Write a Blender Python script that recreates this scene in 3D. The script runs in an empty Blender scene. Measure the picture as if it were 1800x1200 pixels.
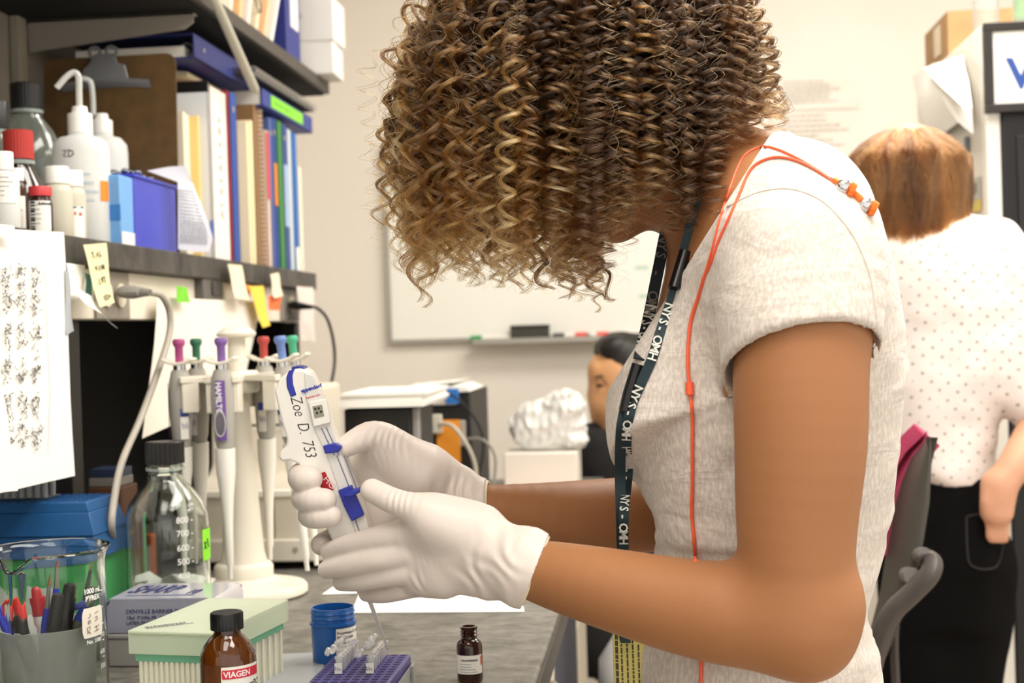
import bpy, bmesh, math, random
import numpy as np
from mathutils import Vector, Matrix, noise as mnoise
R = math.radians
random.seed(7)
sc = bpy.context.scene
COL = sc.collection

# ------------------------------------------------------------------ camera
F = 2500.0                       # focal length in pixels of the 1800 px frame (50 mm on 36 mm)
CAM = Vector((0, 0, 1.30))
_yc = Vector((.1, .0112, -1)).normalized()
_zc = Vector((-.03, 1, 0)); _zc = (_zc - _yc * _zc.dot(_yc)).normalized()
_xc = _yc.cross(_zc).normalized()
CR = Matrix((_xc, _yc, _zc))     # camera space -> world
cam_data = bpy.data.cameras.new('camera')
cam = bpy.data.objects.new('camera', cam_data); COL.objects.link(cam)
cam_data.lens = 50; cam_data.sensor_width = 36; cam_data.clip_start = .05
cam_data.dof.use_dof = True; cam_data.dof.focus_distance = 1.24; cam_data.dof.aperture_fstop = 8.0
cam.matrix_world = Matrix.Translation(CAM) @ CR.to_4x4()
sc.camera = cam

def ray(px, py):
    return CR @ Vector(((px - 900) / F, -(py - 600) / F, -1))
def P(px, py, Y):                # pixel -> point at depth Y along the bench
    d = ray(px, py); return CAM + d * (Y / d.y)
def PZ(px, py, Z):
    d = ray(px, py); return CAM + d * ((Z - CAM.z) / d.z)
def PX(px, py, X):
    d = ray(px, py); return CAM + d * (X / d.x)
def proj(p):
    v = CR.transposed() @ (Vector(p) - CAM); return (900 + F * v.x / -v.z, 600 - F * v.y / -v.z)
def scale_at(p):
    v = CR.transposed() @ (Vector(p) - CAM); return F / -v.z

# ------------------------------------------------------------------ light
sc.view_settings.view_transform = 'Standard'; sc.view_settings.look = 'None'
sc.view_settings.gamma = 1; sc.view_settings.exposure = 0.34
sc.view_settings.use_curve_mapping = False
w = bpy.data.worlds.new('world'); sc.world = w; w.use_nodes = True
w.node_tree.nodes['Background'].inputs[0].default_value = (1, .96, .90, 1)
w.node_tree.nodes['Background'].inputs[1].default_value = 1.15
def area(name, loc, size, power, rot=(0, 0, 0), col=(1, .96, .89)):
    l = bpy.data.lights.new(name, 'AREA'); l.shape = 'RECTANGLE'; l.size, l.size_y = size
    l.energy = power; l.color = col
    o = bpy.data.objects.new(name, l); o.location = loc; o.rotation_euler = rot; COL.objects.link(o)
area('ceiling_lamp', (0.45, 1.15, 2.66), (.6, 1.6), 34)
area('ceiling_lamp', (0.55, 2.9, 2.66), (1.2, .6), 26)
area('ceiling_lamp', (1.9, 2.4, 2.66), (.6, 1.2), 20)
area('ceiling_lamp', (-.30, .1, 2.66), (.6, 1.2), 14)

# ------------------------------------------------------------------ materials
def srgb(c):
    if isinstance(c, str):
        c = [int(c[i:i + 2], 16) / 255 for i in (0, 2, 4)]
    return tuple(x / 12.92 if x <= .04045 else ((x + .055) / 1.055) ** 2.4 for x in c)
MATS = {}
def mat(name, col, rough=.5, metal=0, trans=0, ior=1.45, alpha=1, spec=.5, bump=0, bscale=200, var=0, vscale=8, vcol=None, sss=0, sheen=0, coat=0):
    if name in MATS: return MATS[name]
    m = bpy.data.materials.new(name); m.use_nodes = True
    nt = m.node_tree; b = nt.nodes['Principled BSDF']; c = srgb(col)
    b.inputs['Base Color'].default_value = (*c, 1); b.inputs['Roughness'].default_value = rough
    b.inputs['Metallic'].default_value = metal; b.inputs['IOR'].default_value = ior
    b.inputs['Transmission Weight'].default_value = trans; b.inputs['Alpha'].default_value = alpha
    b.inputs['Specular IOR Level'].default_value = spec
    b.inputs['Coat Weight'].default_value = coat
    if sss:
        b.inputs['Subsurface Weight'].default_value = sss; b.inputs['Subsurface Radius'].default_value = (.012, .006, .003); b.inputs['Subsurface Scale'].default_value = 1
    if sheen: b.inputs['Sheen Weight'].default_value = sheen
    tc = nt.nodes.new('ShaderNodeTexCoord')
    if var:
        n = nt.nodes.new('ShaderNodeTexNoise'); n.inputs['Scale'].default_value = vscale; n.inputs['Detail'].default_value = 6
        nt.links.new(tc.outputs['Object'], n.inputs['Vector'])
        mx = nt.nodes.new('ShaderNodeMix'); mx.data_type = 'RGBA'
        c2 = srgb(vcol) if vcol else tuple(x * (1 - var) for x in c)
        mx.inputs[6].default_value = (*c, 1); mx.inputs[7].default_value = (*c2, 1)
        rp = nt.nodes.new('ShaderNodeValToRGB'); rp.color_ramp.elements[0].position = .4; rp.color_ramp.elements[1].position = .65
        nt.links.new(n.outputs[0], rp.inputs[0]); nt.links.new(rp.outputs[0], mx.inputs[0]); nt.links.new(mx.outputs[2], b.inputs['Base Color'])
    if bump:
        n = nt.nodes.new('ShaderNodeTexNoise'); n.inputs['Scale'].default_value = bscale; n.inputs['Detail'].default_value = 4
        nt.links.new(tc.outputs['Object'], n.inputs['Vector'])
        bp = nt.nodes.new('ShaderNodeBump'); bp.inputs['Strength'].default_value = bump; bp.inputs['Distance'].default_value = .002
        nt.links.new(n.outputs[0], bp.inputs['Height']); nt.links.new(bp.outputs[0], b.inputs['Normal'])
    m.diffuse_color = (*c, 1); MATS[name] = m; return m

# ------------------------------------------------------------------ mesh builder
def frame(x=None, y=None, z=None, o=(0, 0, 0)):
    """4x4 from two given axes"""
    if z is not None and x is not None:
        z = Vector(z).normalized(); x = Vector(x); x = (x - z * x.dot(z)).normalized(); y = z.cross(x)
    elif z is not None and y is not None:
        z = Vector(z).normalized(); y = Vector(y); y = (y - z * y.dot(z)).normalized(); x = y.cross(z)
    elif x is not None and y is not None:
        x = Vector(x).normalized(); y = Vector(y); y = (y - x * y.dot(x)).normalized(); z = x.cross(y)
    elif z is not None:
        z = Vector(z).normalized(); x = z.orthogonal().normalized(); y = z.cross(x)
    m = Matrix((x, y, z)).transposed().to_4x4(); m.translation = Vector(o); return m
def T(x, y, z): return Matrix.Translation((x, y, z))
def RZ(a): return Matrix.Rotation(a, 4, 'Z')
def RX(a): return Matrix.Rotation(a, 4, 'X')
def RY(a): return Matrix.Rotation(a, 4, 'Y')
class MB:
    def __init__(s): s.v = []; s.f = []
    def add(s, vs, fs, m=None):
        k = len(s.v)
        s.v += [tuple((m @ Vector(p)) if m is not None else p) for p in vs]
        s.f += [tuple(i + k for i in f) for f in fs]; return s
    def box(s, a, b, m=None):
        x0, y0, z0 = a; x1, y1, z1 = b
        return s.add([(x0, y0, z0), (x1, y0, z0), (x1, y1, z0), (x0, y1, z0), (x0, y0, z1), (x1, y0, z1), (x1, y1, z1), (x0, y1, z1)],
                     [(3, 2, 1, 0), (4, 5, 6, 7), (0, 1, 5, 4), (1, 2, 6, 5), (2, 3, 7, 6), (3, 0, 4, 7)], m)
    def lathe(s, prof, n=32, m=None, close=False):
        """profile of (r, z); closes the ends when r is 0"""
        vs = []; fs = []; rows = []
        for r, z in prof:
            if r < 1e-7: rows.append([len(vs)]); vs.append((0, 0, z))
            else:
                rows.append(list(range(len(vs), len(vs) + n)))
                vs += [(r * math.cos(2 * math.pi * k / n), r * math.sin(2 * math.pi * k / n), z) for k in range(n)]
        if close: rows.append(rows[0])
        for a, b in zip(rows, rows[1:]):
            for k in range(n):
                k2 = (k + 1) % n
                if len(a) == 1 and len(b) == 1: continue
                if len(a) == 1: fs.append((a[0], b[k2], b[k]))
                elif len(b) == 1: fs.append((a[k], a[k2], b[0]))
                else: fs.append((a[k], a[k2], b[k2], b[k]))
        return s.add(vs, fs, m)
    def tube(s, pts, r, n=8, m=None, flat=None, cap=True):
        """sweep; r number or list; flat=(wide axis vector, ratio)"""
        pts = [Vector(p) for p in pts]; N = len(pts); vs = []; fs = []
        rs = r if isinstance(r, (list, tuple)) else [r] * N
        up = None
        for i, p in enumerate(pts):
            t = (pts[min(i + 1, N - 1)] - pts[max(i - 1, 0)]).normalized()
            if flat: a = Vector(flat[0]); a = (a - t * a.dot(t)).normalized()
            elif up is None: a = t.orthogonal().normalized()
            else: a = (up - t * up.dot(t)).normalized()
            up = a; b = t.cross(a)
            for k in range(n):
                th = 2 * math.pi * k / n
                vs.append(p + a * (rs[i] * math.cos(th) * (flat[1] if flat else 1)) + b * (rs[i] * math.sin(th)))
        for i in range(N - 1):
            for k in range(n):
                k2 = (k + 1) % n
                fs.append((i * n + k, i * n + k2, (i + 1) * n + k2, (i + 1) * n + k))
        if cap: fs.append(tuple(range(n - 1, -1, -1))); fs.append(tuple((N - 1) * n + k for k in range(n)))
        return s.add(vs, fs, m)
    def prism(s, poly, z0, z1, m=None):
        n = len(poly); vs = [(x, y, z0) for x, y in poly] + [(x, y, z1) for x, y in poly]
        area2 = sum(poly[i][0] * poly[(i + 1) % n][1] - poly[(i + 1) % n][0] * poly[i][1] for i in range(n))
        if area2 < 0: vs = [(x, y, z1) for x, y in poly] + [(x, y, z0) for x, y in poly]
        fs = [tuple(range(n - 1, -1, -1)), tuple(range(n, 2 * n))] + [(i, (i + 1) % n, n + (i + 1) % n, n + i) for i in range(n)]
        return s.add(vs, fs, m)
    def strip(s, rows, thick=0.0):
        """grid of points (list of equal rows) as a sheet with thickness along its normal"""
        nr, nc = len(rows), len(rows[0]); P_ = [[Vector(p) for p in r] for r in rows]
        def nrm(i, j):
            a = P_[min(i + 1, nr - 1)][j] - P_[max(i - 1, 0)][j]; b = P_[i][min(j + 1, nc - 1)] - P_[i][max(j - 1, 0)]
            return a.cross(b).normalized()
        vs = [P_[i][j] for i in range(nr) for j in range(nc)]
        fs = [(i * nc + j, i * nc + j + 1, (i + 1) * nc + j + 1, (i + 1) * nc + j) for i in range(nr - 1) for j in range(nc - 1)]
        if thick:
            k = nr * nc; vs += [P_[i][j] + nrm(i, j) * thick for i in range(nr) for j in range(nc)]
            fs += [tuple(k + q for q in reversed(f)) for f in fs]
            bd = [j for j in range(nc)] + [i * nc + nc - 1 for i in range(1, nr)] + [(nr - 1) * nc + j for j in range(nc - 2, -1, -1)] + [i * nc for i in range(nr - 2, 0, -1)]
            for a, b in zip(bd, bd[1:] + bd[:1]): fs.append((b, a, a + k, b + k))
        return s.add(vs, fs)
    def ball(s, c, r, n=14, m=None, sc3=(1, 1, 1)):
        prof = [(r * math.sin(math.pi * i / n), -r * math.cos(math.pi * i / n)) for i in range(n + 1)]
        prof[0] = (0, -r); prof[-1] = (0, r)
        mm = Matrix.Translation(c) @ Matrix.Diagonal((*sc3, 1))
        return s.lathe(prof, n * 2, (m @ mm) if m is not None else mm)
    def build(s, name, material, parent=None, smooth=True, bevel=0, seg=2, world=False, angle=40):
        me = bpy.data.meshes.new(name); me.from_pydata(s.v, [], s.f); me.update()
        if material is not None: me.materials.append(material)
        o = bpy.data.objects.new(name, me); COL.objects.link(o)
        if smooth:
            me.shade_smooth()
            try: me.set_sharp_from_angle(angle=R(angle))
            except Exception: pass
        if bevel:
            b = o.modifiers.new('bevel', 'BEVEL'); b.width = bevel; b.segments = seg; b.limit_method = 'ANGLE'
        if parent is not None:
            o.parent = parent
            if world: o.location = parent.matrix_basis.inverted().translation; o.rotation_euler = parent.matrix_basis.inverted().to_euler()
        return o
def tag(o, label, cat, group=None, kind=None):
    o['label'] = label; o['category'] = cat
    if group: o['group'] = group
    if kind: o['kind'] = kind
    return o
def thing(name, label, cat, loc=(0, 0, 0), rz=0, group=None, kind=None):
    o = bpy.data.objects.new(name, None); COL.objects.link(o); o.empty_display_size = .02
    o.location = loc; o.rotation_euler = (0, 0, rz) if isinstance(rz, (int, float)) else rz
    return tag(o, label, cat, group, kind)
def struct(o): o['kind'] = 'structure'; return o
def dup(root, loc=None, rz=None, label=None, group=None):
    r = root.copy(); COL.objects.link(r)
    if loc is not None: r.location = loc
    if rz is not None: r.rotation_euler = (0, 0, rz) if isinstance(rz, (int, float)) else rz
    if label: r['label'] = label
    if group: r['group'] = group
    for ch in list(root.children):
        c = ch.copy(); COL.objects.link(c); c.parent = r
        for g in list(ch.children):
            d = g.copy(); COL.objects.link(d); d.parent = c
    return r
def text(name, body, size, m, material, parent=None, world=False, bold=0, shear=0, ext=.0002, wrap=None, sx=1.0):
    """lettering; m = 4x4 of the baseline start (x right, z out).  wrap = cylinder radius: m then sits on the cylinder axis, x runs round it"""
    cu = bpy.data.curves.new(name, 'FONT'); cu.body = body; cu.size = size; cu.shear = shear; cu.offset = bold
    cu.resolution_u = 3; cu.extrude = 0 if wrap else ext
    tmp = bpy.data.objects.new(name, cu); me = bpy.data.meshes.new_from_object(tmp)
    bpy.data.objects.remove(tmp); bpy.data.curves.remove(cu)
    vs = [Vector((v.co.x * sx, v.co.y, v.co.z)) for v in me.vertices]; fs = [tuple(p.vertices) for p in me.polygons]
    bpy.data.meshes.remove(me)
    if wrap: vs = [Vector((wrap * math.sin(v.x / wrap), v.y, wrap * math.cos(v.x / wrap))) for v in vs]
    mb = MB(); mb.add(vs, fs, m); return mb.build(name, material, parent, smooth=False, world=world)
def sheet_lines(n, w, h, x0, y0, lh, seed=0, wmin=.5):
    """thin bars standing in for lines of small print"""
    rn = random.Random(seed); out = []
    for i in range(n):
        x = x0; xe = x0 + w * rn.uniform(wmin, 1)
        while x < xe:
            ww = rn.uniform(.02, .09) * w; out.append((x, y0 - i * lh, min(x + ww, xe), y0 - i * lh + h)); x += ww + .018 * w
    return out
def quadprint(name, rects, m, material, parent, ext=.0002, world=False, wrap=None):
    mb = MB()
    for x0, y0, x1, y1 in rects:
        if wrap:
            k = max(1, int((x1 - x0) / .003)); 
            for i in range(k):
                a = (x0 + (x1 - x0) * i / k) / wrap; b = (x0 + (x1 - x0) * (i + 1) / k) / wrap
                mb.add([(wrap * math.sin(a), y0, wrap * math.cos(a)), (wrap * math.sin(b), y0, wrap * math.cos(b)), (wrap * math.sin(b), y1, wrap * math.cos(b)), (wrap * math.sin(a), y1, wrap * math.cos(a))], [(0, 1, 2, 3)], m)
        else: mb.box((x0, y0, 0), (x1, y1, ext), m)
    return mb.build(name, material, parent, smooth=False, world=world)
def wraplabel(name, r, a0, a1, z0, z1, material, parent, m=None, t=.0003, n=24, round_=.15):
    """label curved round a vertical cylinder, angles from +x"""
    rows = []
    for j in range(9):
        v = j / 8; ins = round_ * (1 if j in (0, 8) else .3 if j in (1, 7) else 0) * .12 * (a1 - a0) / 2
        rows.append([(r * math.cos(a0 + ins + (a1 - a0 - 2 * ins) * k / n), r * math.sin(a0 + ins + (a1 - a0 - 2 * ins) * k / n), z0 + (z1 - z0) * v) for k in range(n + 1)])
    rows2 = [[((r + t) / r * x, (r + t) / r * y, z) for x, y, z in row] for row in rows]
    mb = MB(); mb.strip(rows2)
    if m is not None: mb.v = [tuple(m @ Vector(p)) for p in mb.v]
    o = mb.build(name, material, parent); return o

# ------------------------------------------------------------------ implicit surfaces (one continuous skin per body)
class SDF:
    def __init__(s, lo, hi, h, big=.06):
        s.lo = np.array(lo, 'f4'); s.h = h; s.n = np.ceil((np.array(hi) - s.lo) / h).astype(int) + 1
        s.D = np.full(s.n, big, 'f4'); s.big = big
        s.ax = [s.lo[i] + h * np.arange(s.n[i], dtype='f4') for i in range(3)]
    def like(s, big):
        o = SDF.__new__(SDF); o.lo, o.h, o.n, o.ax, o.big = s.lo, s.h, s.n, s.ax, big; o.D = np.full(s.n, big, 'f4'); return o
    def sub(s, lo, hi):
        a = np.clip(np.floor((np.array(lo) - s.lo) / s.h).astype(int), 0, s.n); b = np.clip(np.ceil((np.array(hi) - s.lo) / s.h).astype(int) + 1, 0, s.n)
        if np.any(b <= a): return None, None
        sl = tuple(slice(a[i], b[i]) for i in range(3))
        return sl, (s.ax[0][sl[0]][:, None, None], s.ax[1][sl[1]][None, :, None], s.ax[2][sl[2]][None, None, :])
    def comb(s, sl, d, k, op):
        D = s.D[sl]
        if op == 'add':
            if k > 0:
                hh = np.maximum(k - np.abs(D - d), 0) / k; D = np.minimum(D, d) - hh * hh * k * .25
            else: D = np.minimum(D, d)
        elif op == 'cut':
            d = -d
            if k > 0:
                hh = np.maximum(k - np.abs(D - d), 0) / k; D = np.maximum(D, d) + hh * hh * k * .25
            else: D = np.maximum(D, d)
        s.D[sl] = D
    def cone(s, a, b, r1, r2, k=.01, op='add', wide=None, ratio=1.0, m=None):
        """tapered capsule a-b; wide/ratio stretches its section along one axis"""
        a = np.array(a, 'f8'); b = np.array(b, 'f8'); rm = max(r1, r2) * max(1, ratio); mg = (m if m is not None else 2 * k + .012) + rm
        sl, g = s.sub(np.minimum(a, b) - mg, np.maximum(a, b) + mg)
        if sl is None: return s
        px = [g[i] - a[i] for i in range(3)]; ba = b - a
        if wide is not None and ratio != 1.0:
            wv = np.array(wide, 'f8'); wv = wv - ba * (wv @ ba) / max(ba @ ba, 1e-9); wv /= np.linalg.norm(wv)
            dt = px[0] * wv[0] + px[1] * wv[1] + px[2] * wv[2]; q = dt * (1 / ratio - 1)
            px = [px[i] + q * wv[i] for i in range(3)]
        bb = ba @ ba; t = np.clip((px[0] * ba[0] + px[1] * ba[1] + px[2] * ba[2]) / max(bb, 1e-12), 0, 1)
        d = np.sqrt((px[0] - ba[0] * t) ** 2 + (px[1] - ba[1] * t) ** 2 + (px[2] - ba[2] * t) ** 2) - (r1 + (r2 - r1) * t)
        s.comb(sl, d.astype('f4'), k, op); return s
    def path(s, pts, rs, k=.01, op='add', wide=None, ratio=1.0):
        """smooth tapered limb through the points, merged as one piece"""
        n = 4; pp = []; rr = []; pts = [np.array(p, 'f8') for p in pts]; N = len(pts)
        for i in range(N - 1):
            p0 = pts[max(i - 1, 0)]; p1 = pts[i]; p2 = pts[i + 1]; p3 = pts[min(i + 2, N - 1)]
            r0 = rs[max(i - 1, 0)]; r1 = rs[i]; r2 = rs[i + 1]; r3 = rs[min(i + 2, N - 1)]
            for j in range(n):
                t = j / n; f = lambda a, b, c, d: .5 * ((2 * b) + (c - a) * t + (2 * a - 5 * b + 4 * c - d) * t * t + (3 * b - a - 3 * c + d) * t ** 3)
                pp.append(f(p0, p1, p2, p3)); rr.append(f(r0, r1, r2, r3))
        pp.append(pts[-1]); rr.append(rs[-1])
        A = np.array(pp); mg = 2 * k + .012 + max(rr) * max(1, ratio); sl, g = s.sub(A.min(0) - mg, A.max(0) + mg)
        if sl is None: return s
        best = None; wv0 = None if wide is None else np.array(wide, 'f8')
        for a, b, r1, r2 in zip(pp, pp[1:], rr, rr[1:]):
            px = [g[i] - a[i] for i in range(3)]; ba = b - a; bb = max(ba @ ba, 1e-12)
            if wv0 is not None:
                wv = wv0 - ba * (wv0 @ ba) / bb; wv /= np.linalg.norm(wv); q = (px[0] * wv[0] + px[1] * wv[1] + px[2] * wv[2]) * (1 / ratio - 1); px = [px[i] + q * wv[i] for i in range(3)]
            t = np.clip((px[0] * ba[0] + px[1] * ba[1] + px[2] * ba[2]) / bb, 0, 1)
            d = (np.sqrt((px[0] - ba[0] * t) ** 2 + (px[1] - ba[1] * t) ** 2 + (px[2] - ba[2] * t) ** 2) - (r1 + (r2 - r1) * t)).astype('f4')
            best = d if best is None else np.minimum(best, d)
        s.comb(sl, best, k, op); return s
    def ell(s, c, r, rot=None, k=.01, op='add'):
        """ellipsoid, rot = 3x3 with its axes as columns"""
        c = np.array(c, 'f8'); r = np.array(r, 'f8'); rm = r.max() + 2 * k + .012
        sl, g = s.sub(c - rm, c + rm)
        if sl is None: return s
        p = [g[i] - c[i] for i in range(3)]
        if rot is not None:
            M = np.array(rot, 'f8'); p = [p[0] * M[0, i] + p[1] * M[1, i] + p[2] * M[2, i] for i in range(3)]
        k0 = np.sqrt((p[0] / r[0]) ** 2 + (p[1] / r[1]) ** 2 + (p[2] / r[2]) ** 2); k1 = np.sqrt((p[0] / r[0] ** 2) ** 2 + (p[1] / r[1] ** 2) ** 2 + (p[2] / r[2] ** 2) ** 2) + 1e-6
        s.comb(sl, (k0 * (k0 - 1) / k1).astype('f4'), k, op); return s
    def plane(s, p, n, k=0.0, lo=None, hi=None):
        """remove everything on the side n points to (optionally only inside a box)"""
        n = np.array(n, 'f8'); n /= np.linalg.norm(n); p = np.array(p, 'f8')
        sl, g = s.sub(lo if lo is not None else s.lo, hi if hi is not None else s.lo + s.n * s.h)
        d = (g[0] - p[0]) * n[0] + (g[1] - p[1]) * n[1] + (g[2] - p[2]) * n[2]
        s.comb(sl, -d.astype('f4'), k, 'cut'); return s
    def noise(s, amp, freq, seed=0, mask=None, stretch=(1, 1, 1)):
        rn = np.random.RandomState(seed); g = (s.ax[0][:, None, None], s.ax[1][None, :, None], s.ax[2][None, None, :]); out = np.zeros(s.n, 'f4')
        for i in range(6):
            v = rn.normal(size=3) * stretch; v = v / np.linalg.norm(v) * freq * rn.uniform(.7, 1.4); ph = rn.uniform(0, 6.28)
            out += np.sin(g[0] * v[0] + g[1] * v[1] + g[2] * v[2] + ph + 1.1 * np.sin(g[2] * v[0] * .7 + g[0] * v[1] * .6 + ph))
        out *= amp / 3
        s.D += out if mask is None else out * mask; return s
    def mesh(s, name, material, parent=None, smooth=2):
        D = s.D; D = np.pad(D, 1, constant_values=s.big); n = D.shape; ins = D < 0
        c = [D[i:n[0] - 1 + i, j:n[1] - 1 + j, k:n[2] - 1 + k] for i in (0, 1) for j in (0, 1) for k in (0, 1)]
        I = [x < 0 for x in c]; anyi = I[0].copy(); alli = I[0].copy()
        for x in I[1:]: anyi |= x; alli &= x
        act = anyi & ~alli; idx = np.argwhere(act); m = len(idx); ID = np.full(act.shape, -1, 'i4'); ID[act] = np.arange(m)
        vals = np.stack([x[act] for x in c], 1); corners = np.array([(i, j, k) for i in (0, 1) for j in (0, 1) for k in (0, 1)])
        acc = np.zeros((m, 3)); cnt = np.zeros(m)
        for e0 in range(8):
            for e1 in range(e0 + 1, 8):
                if abs(corners[e0] - corners[e1]).sum() != 1: continue
                a, b = vals[:, e0], vals[:, e1]; x = (a < 0) != (b < 0); t = np.where(x, a / np.where(x, a - b, 1), 0)
                acc += np.where(x[:, None], corners[e0] + t[:, None] * (corners[e1] - corners[e0]), 0); cnt += x
        V = (idx + acc / cnt[:, None] - 1) * s.h + s.lo; faces = []
        for axx in range(3):
            a = [slice(1, -1)] * 3; b = [slice(1, -1)] * 3; a[axx] = slice(0, -1); b[axx] = slice(1, None)
            x = ins[tuple(a)] != ins[tuple(b)]; e = np.argwhere(x); inside_lo = ins[tuple(a)][x]
            off = np.ones(3, int); off[axx] = 0; e = e + off; u, v = [(1, 2), (2, 0), (0, 1)][axx]
            du = np.zeros(3, int); du[u] = 1; dv = np.zeros(3, int); dv[v] = 1
            q = np.stack([ID[tuple((e - du - dv).T)], ID[tuple((e - dv).T)], ID[tuple(e.T)], ID[tuple((e - du).T)]], 1)
            q[~inside_lo] = q[~inside_lo][:, ::-1]; faces.append(q)
        Fc = np.concatenate(faces)
        for _ in range(smooth):                      # light smoothing
            S = np.zeros_like(V); N = np.zeros(m)
            for i in range(4):
                np.add.at(S, Fc[:, i], V[Fc[:, (i + 1) % 4]]); np.add.at(N, Fc[:, i], 1)
                np.add.at(S, Fc[:, (i + 1) % 4], V[Fc[:, i]]); np.add.at(N, Fc[:, (i + 1) % 4], 1)
            V = V * .5 + S / N[:, None] * .5
        me = bpy.data.meshes.new(name); me.vertices.add(m); me.vertices.foreach_set('co', V.astype('f4').ravel())
        me.loops.add(len(Fc) * 4); me.loops.foreach_set('vertex_index', Fc.ravel().astype('i4'))
        me.polygons.add(len(Fc)); me.polygons.foreach_set('loop_start', np.arange(0, len(Fc) * 4, 4, dtype='i4'))
        me.update(calc_edges=True); me.validate(); me.shade_smooth()
        if material: me.materials.append(material)
        o = bpy.data.objects.new(name, me); COL.objects.link(o)
        if parent is not None: o.parent = parent; o.location = -parent.location
        return o
# ------------------------------------------------------------------ the room
WALLY = 4.3
wallm = mat('wall_paint', 'f1eae0', .8, var=.05, vscale=1.5)
floorm = mat('floor_vinyl', 'b9ae9e', .5, var=.1, vscale=3)
ceilm = mat('ceiling_tile', 'efe9de', .9)
def wall(name, a, b, m): o = MB().box(a, b).build(name, m, smooth=False); return struct(o)
wall('floor', (-1.2, -1.6, -.1), (3.2, WALLY + .1, 0), floorm)
wall('ceiling', (-1.2, -1.6, 2.72), (3.2, WALLY + .1, 2.8), ceilm)
wall('wall_back', (-1.2, WALLY, 0), (3.2, WALLY + .1, 2.72), wallm)
wall('wall_left', (-1.2, -1.6, 0), (-1.06, WALLY, 2.72), wallm)
wall('wall_right', (3.1, 1.6, 0), (3.2, WALLY, 2.72), wallm)
wall('baseboard_back', (-1.06, WALLY - .015, 0), (3.1, WALLY, .1), mat('baseboard', '6d6861', .6))

# ------------------------------------------------------------------ bench
BZ = .95; BX = -.128; SX = -.72
def top_material(name, c1, c2, sc_=6, rough=.42, dist=.8):
    m = mat(name, c1, rough, bump=.15, bscale=90); nt = m.node_tree; b = nt.nodes['Principled BSDF']
    tc = nt.nodes.new('ShaderNodeTexCoord'); mp = nt.nodes.new('ShaderNodeMapping'); mp.inputs['Scale'].default_value = (1, 1.5, 1); mp.inputs['Rotation'].default_value = (0, 0, .25)
    n1 = nt.nodes.new('ShaderNodeTexNoise'); n1.inputs['Scale'].default_value = sc_; n1.inputs['Detail'].default_value = 9; n1.inputs['Roughness'].default_value = .72; n1.inputs['Distortion'].default_value = dist
    nt.links.new(tc.outputs['Object'], mp.inputs[0]); nt.links.new(mp.outputs[0], n1.inputs[0])
    rp = nt.nodes.new('ShaderNodeValToRGB'); e = rp.color_ramp.elements; e[0].position = .38; e[1].position = .66
    e[0].color = (*srgb(c1), 1); e[1].color = (*srgb(c2), 1)
    nt.links.new(n1.outputs[0], rp.inputs[0]); nt.links.new(rp.outputs[0], b.inputs['Base Color']); return m
benchm = top_material('bench_stone', '55534c', '86827a', 30, .42, .15)
BE = 3.33
bt = thing('lab_bench', 'long lab bench with a mottled grey stone worktop and pale cabinets below', 'bench', (-.59, 1.3, 0))
MB().box((-.465, -1.7, .915), (.462, BE - 1.3, .95)).build('worktop', benchm, bt, bevel=.004)
MB().box((.4622, -1.7, .916), (.4655, BE - 1.3, .946)).build('worktop_edge', mat('edge_dark', '35302a', .5), bt, smooth=False)
cabm = mat('cabinet_paint', 'd9cfbe', .5)
MB().box((-.465, -1.7, .10), (.40, BE - 1.32, .914)).build('cabinet_body', cabm, bt, smooth=False)
for i in range(4):
    y0 = -1.66 + .92 * i
    d = MB().box((.401, y0, .72), (.418, y0 + .78, .90)).build('drawer', cabm, bt, bevel=.003)
    MB().tube([(.418, y0 + .3, .81), (.438, y0 + .31, .81), (.438, y0 + .47, .81), (.418, y0 + .48, .81)], .005).build('handle', mat('steel', 'c9c6c0', .3, 1), d)
    MB().box((.401, y0, .13), (.418, y0 + .78, .70)).build('door', cabm, bt, bevel=.003)

MB().box((.402, .92, .12), (.4195, 1.50, .905)).build('dark_door', mat('panel_bluegrey', '3d3f4b', .6), bt, bevel=.002)
# ------------------------------------------------------------------ shelving above the bench
rackm = top_material('shelf_laminate', '2e2b28', '55504a', 9, .55); blackm = mat('void_black', '0d0b09', .7)
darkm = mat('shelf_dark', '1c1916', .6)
LZ = PX(110, 415, SX).z; LZ2 = PX(555, 478, SX).z; LZ = (LZ + LZ2) / 2
UZ = PX(480, 72, SX).z; SEND = PX(556, 490, SX).y
sh = thing('reagent_shelving', 'black two-tier shelving above the bench with outlet strip under it', 'shelving', (-.9, 1.6, BZ))
o_ = Vector((.9, -1.6, -BZ))
def sb(name, a, b, m, **k):
    return MB().box(Vector(a) + o_, Vector(b) + o_).build(name, m, sh, **k)
sb('lower_shelf', (-1.055, .3, LZ - .036), (SX, SEND, LZ), rackm, bevel=.002)
UEND = PX(579, 150, SX).y
sb('upper_shelf', (-1.055, .3, UZ - .026), (SX, UEND, UZ), mat('upper_shelf_grey', '4b4640', .55), bevel=.002)
sb('shaded_underside', (-1.05, .31, UZ - .030), (SX - .012, UEND - .01, UZ - .0262), mat('underside_shade', '0b0a09', .9))  # black sheet puts the shade below the upper shelf into the colour
PBOT = 1.331
sb('outlet_strip', (SX - .06, .35, PBOT), (SX - .018, SEND - .03, LZ - .0365), mat('outlet_strip_paint', 'e4dccb', .5), bevel=.002)
sb('void_back_panel', (-1.055, .3, BZ + .002), (-1.045, SEND, LZ - .0365), blackm, smooth=False)  # black colour stands in for the dark void under the lower shelf
for yy in (.9, PX(134, 700, SX - .03).y, SEND - .06):
    sb('upright_post', (SX - .062, yy - .018, BZ + .001), (SX - .03, yy + .018, PBOT - .001), darkm, bevel=.002)
sb('void_end_panel', (-1.044, SEND - .02, BZ + .002), (SX - .07, SEND, LZ - .0365), blackm, smooth=False)  # added black sheet closing the far end of that dark void
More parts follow.
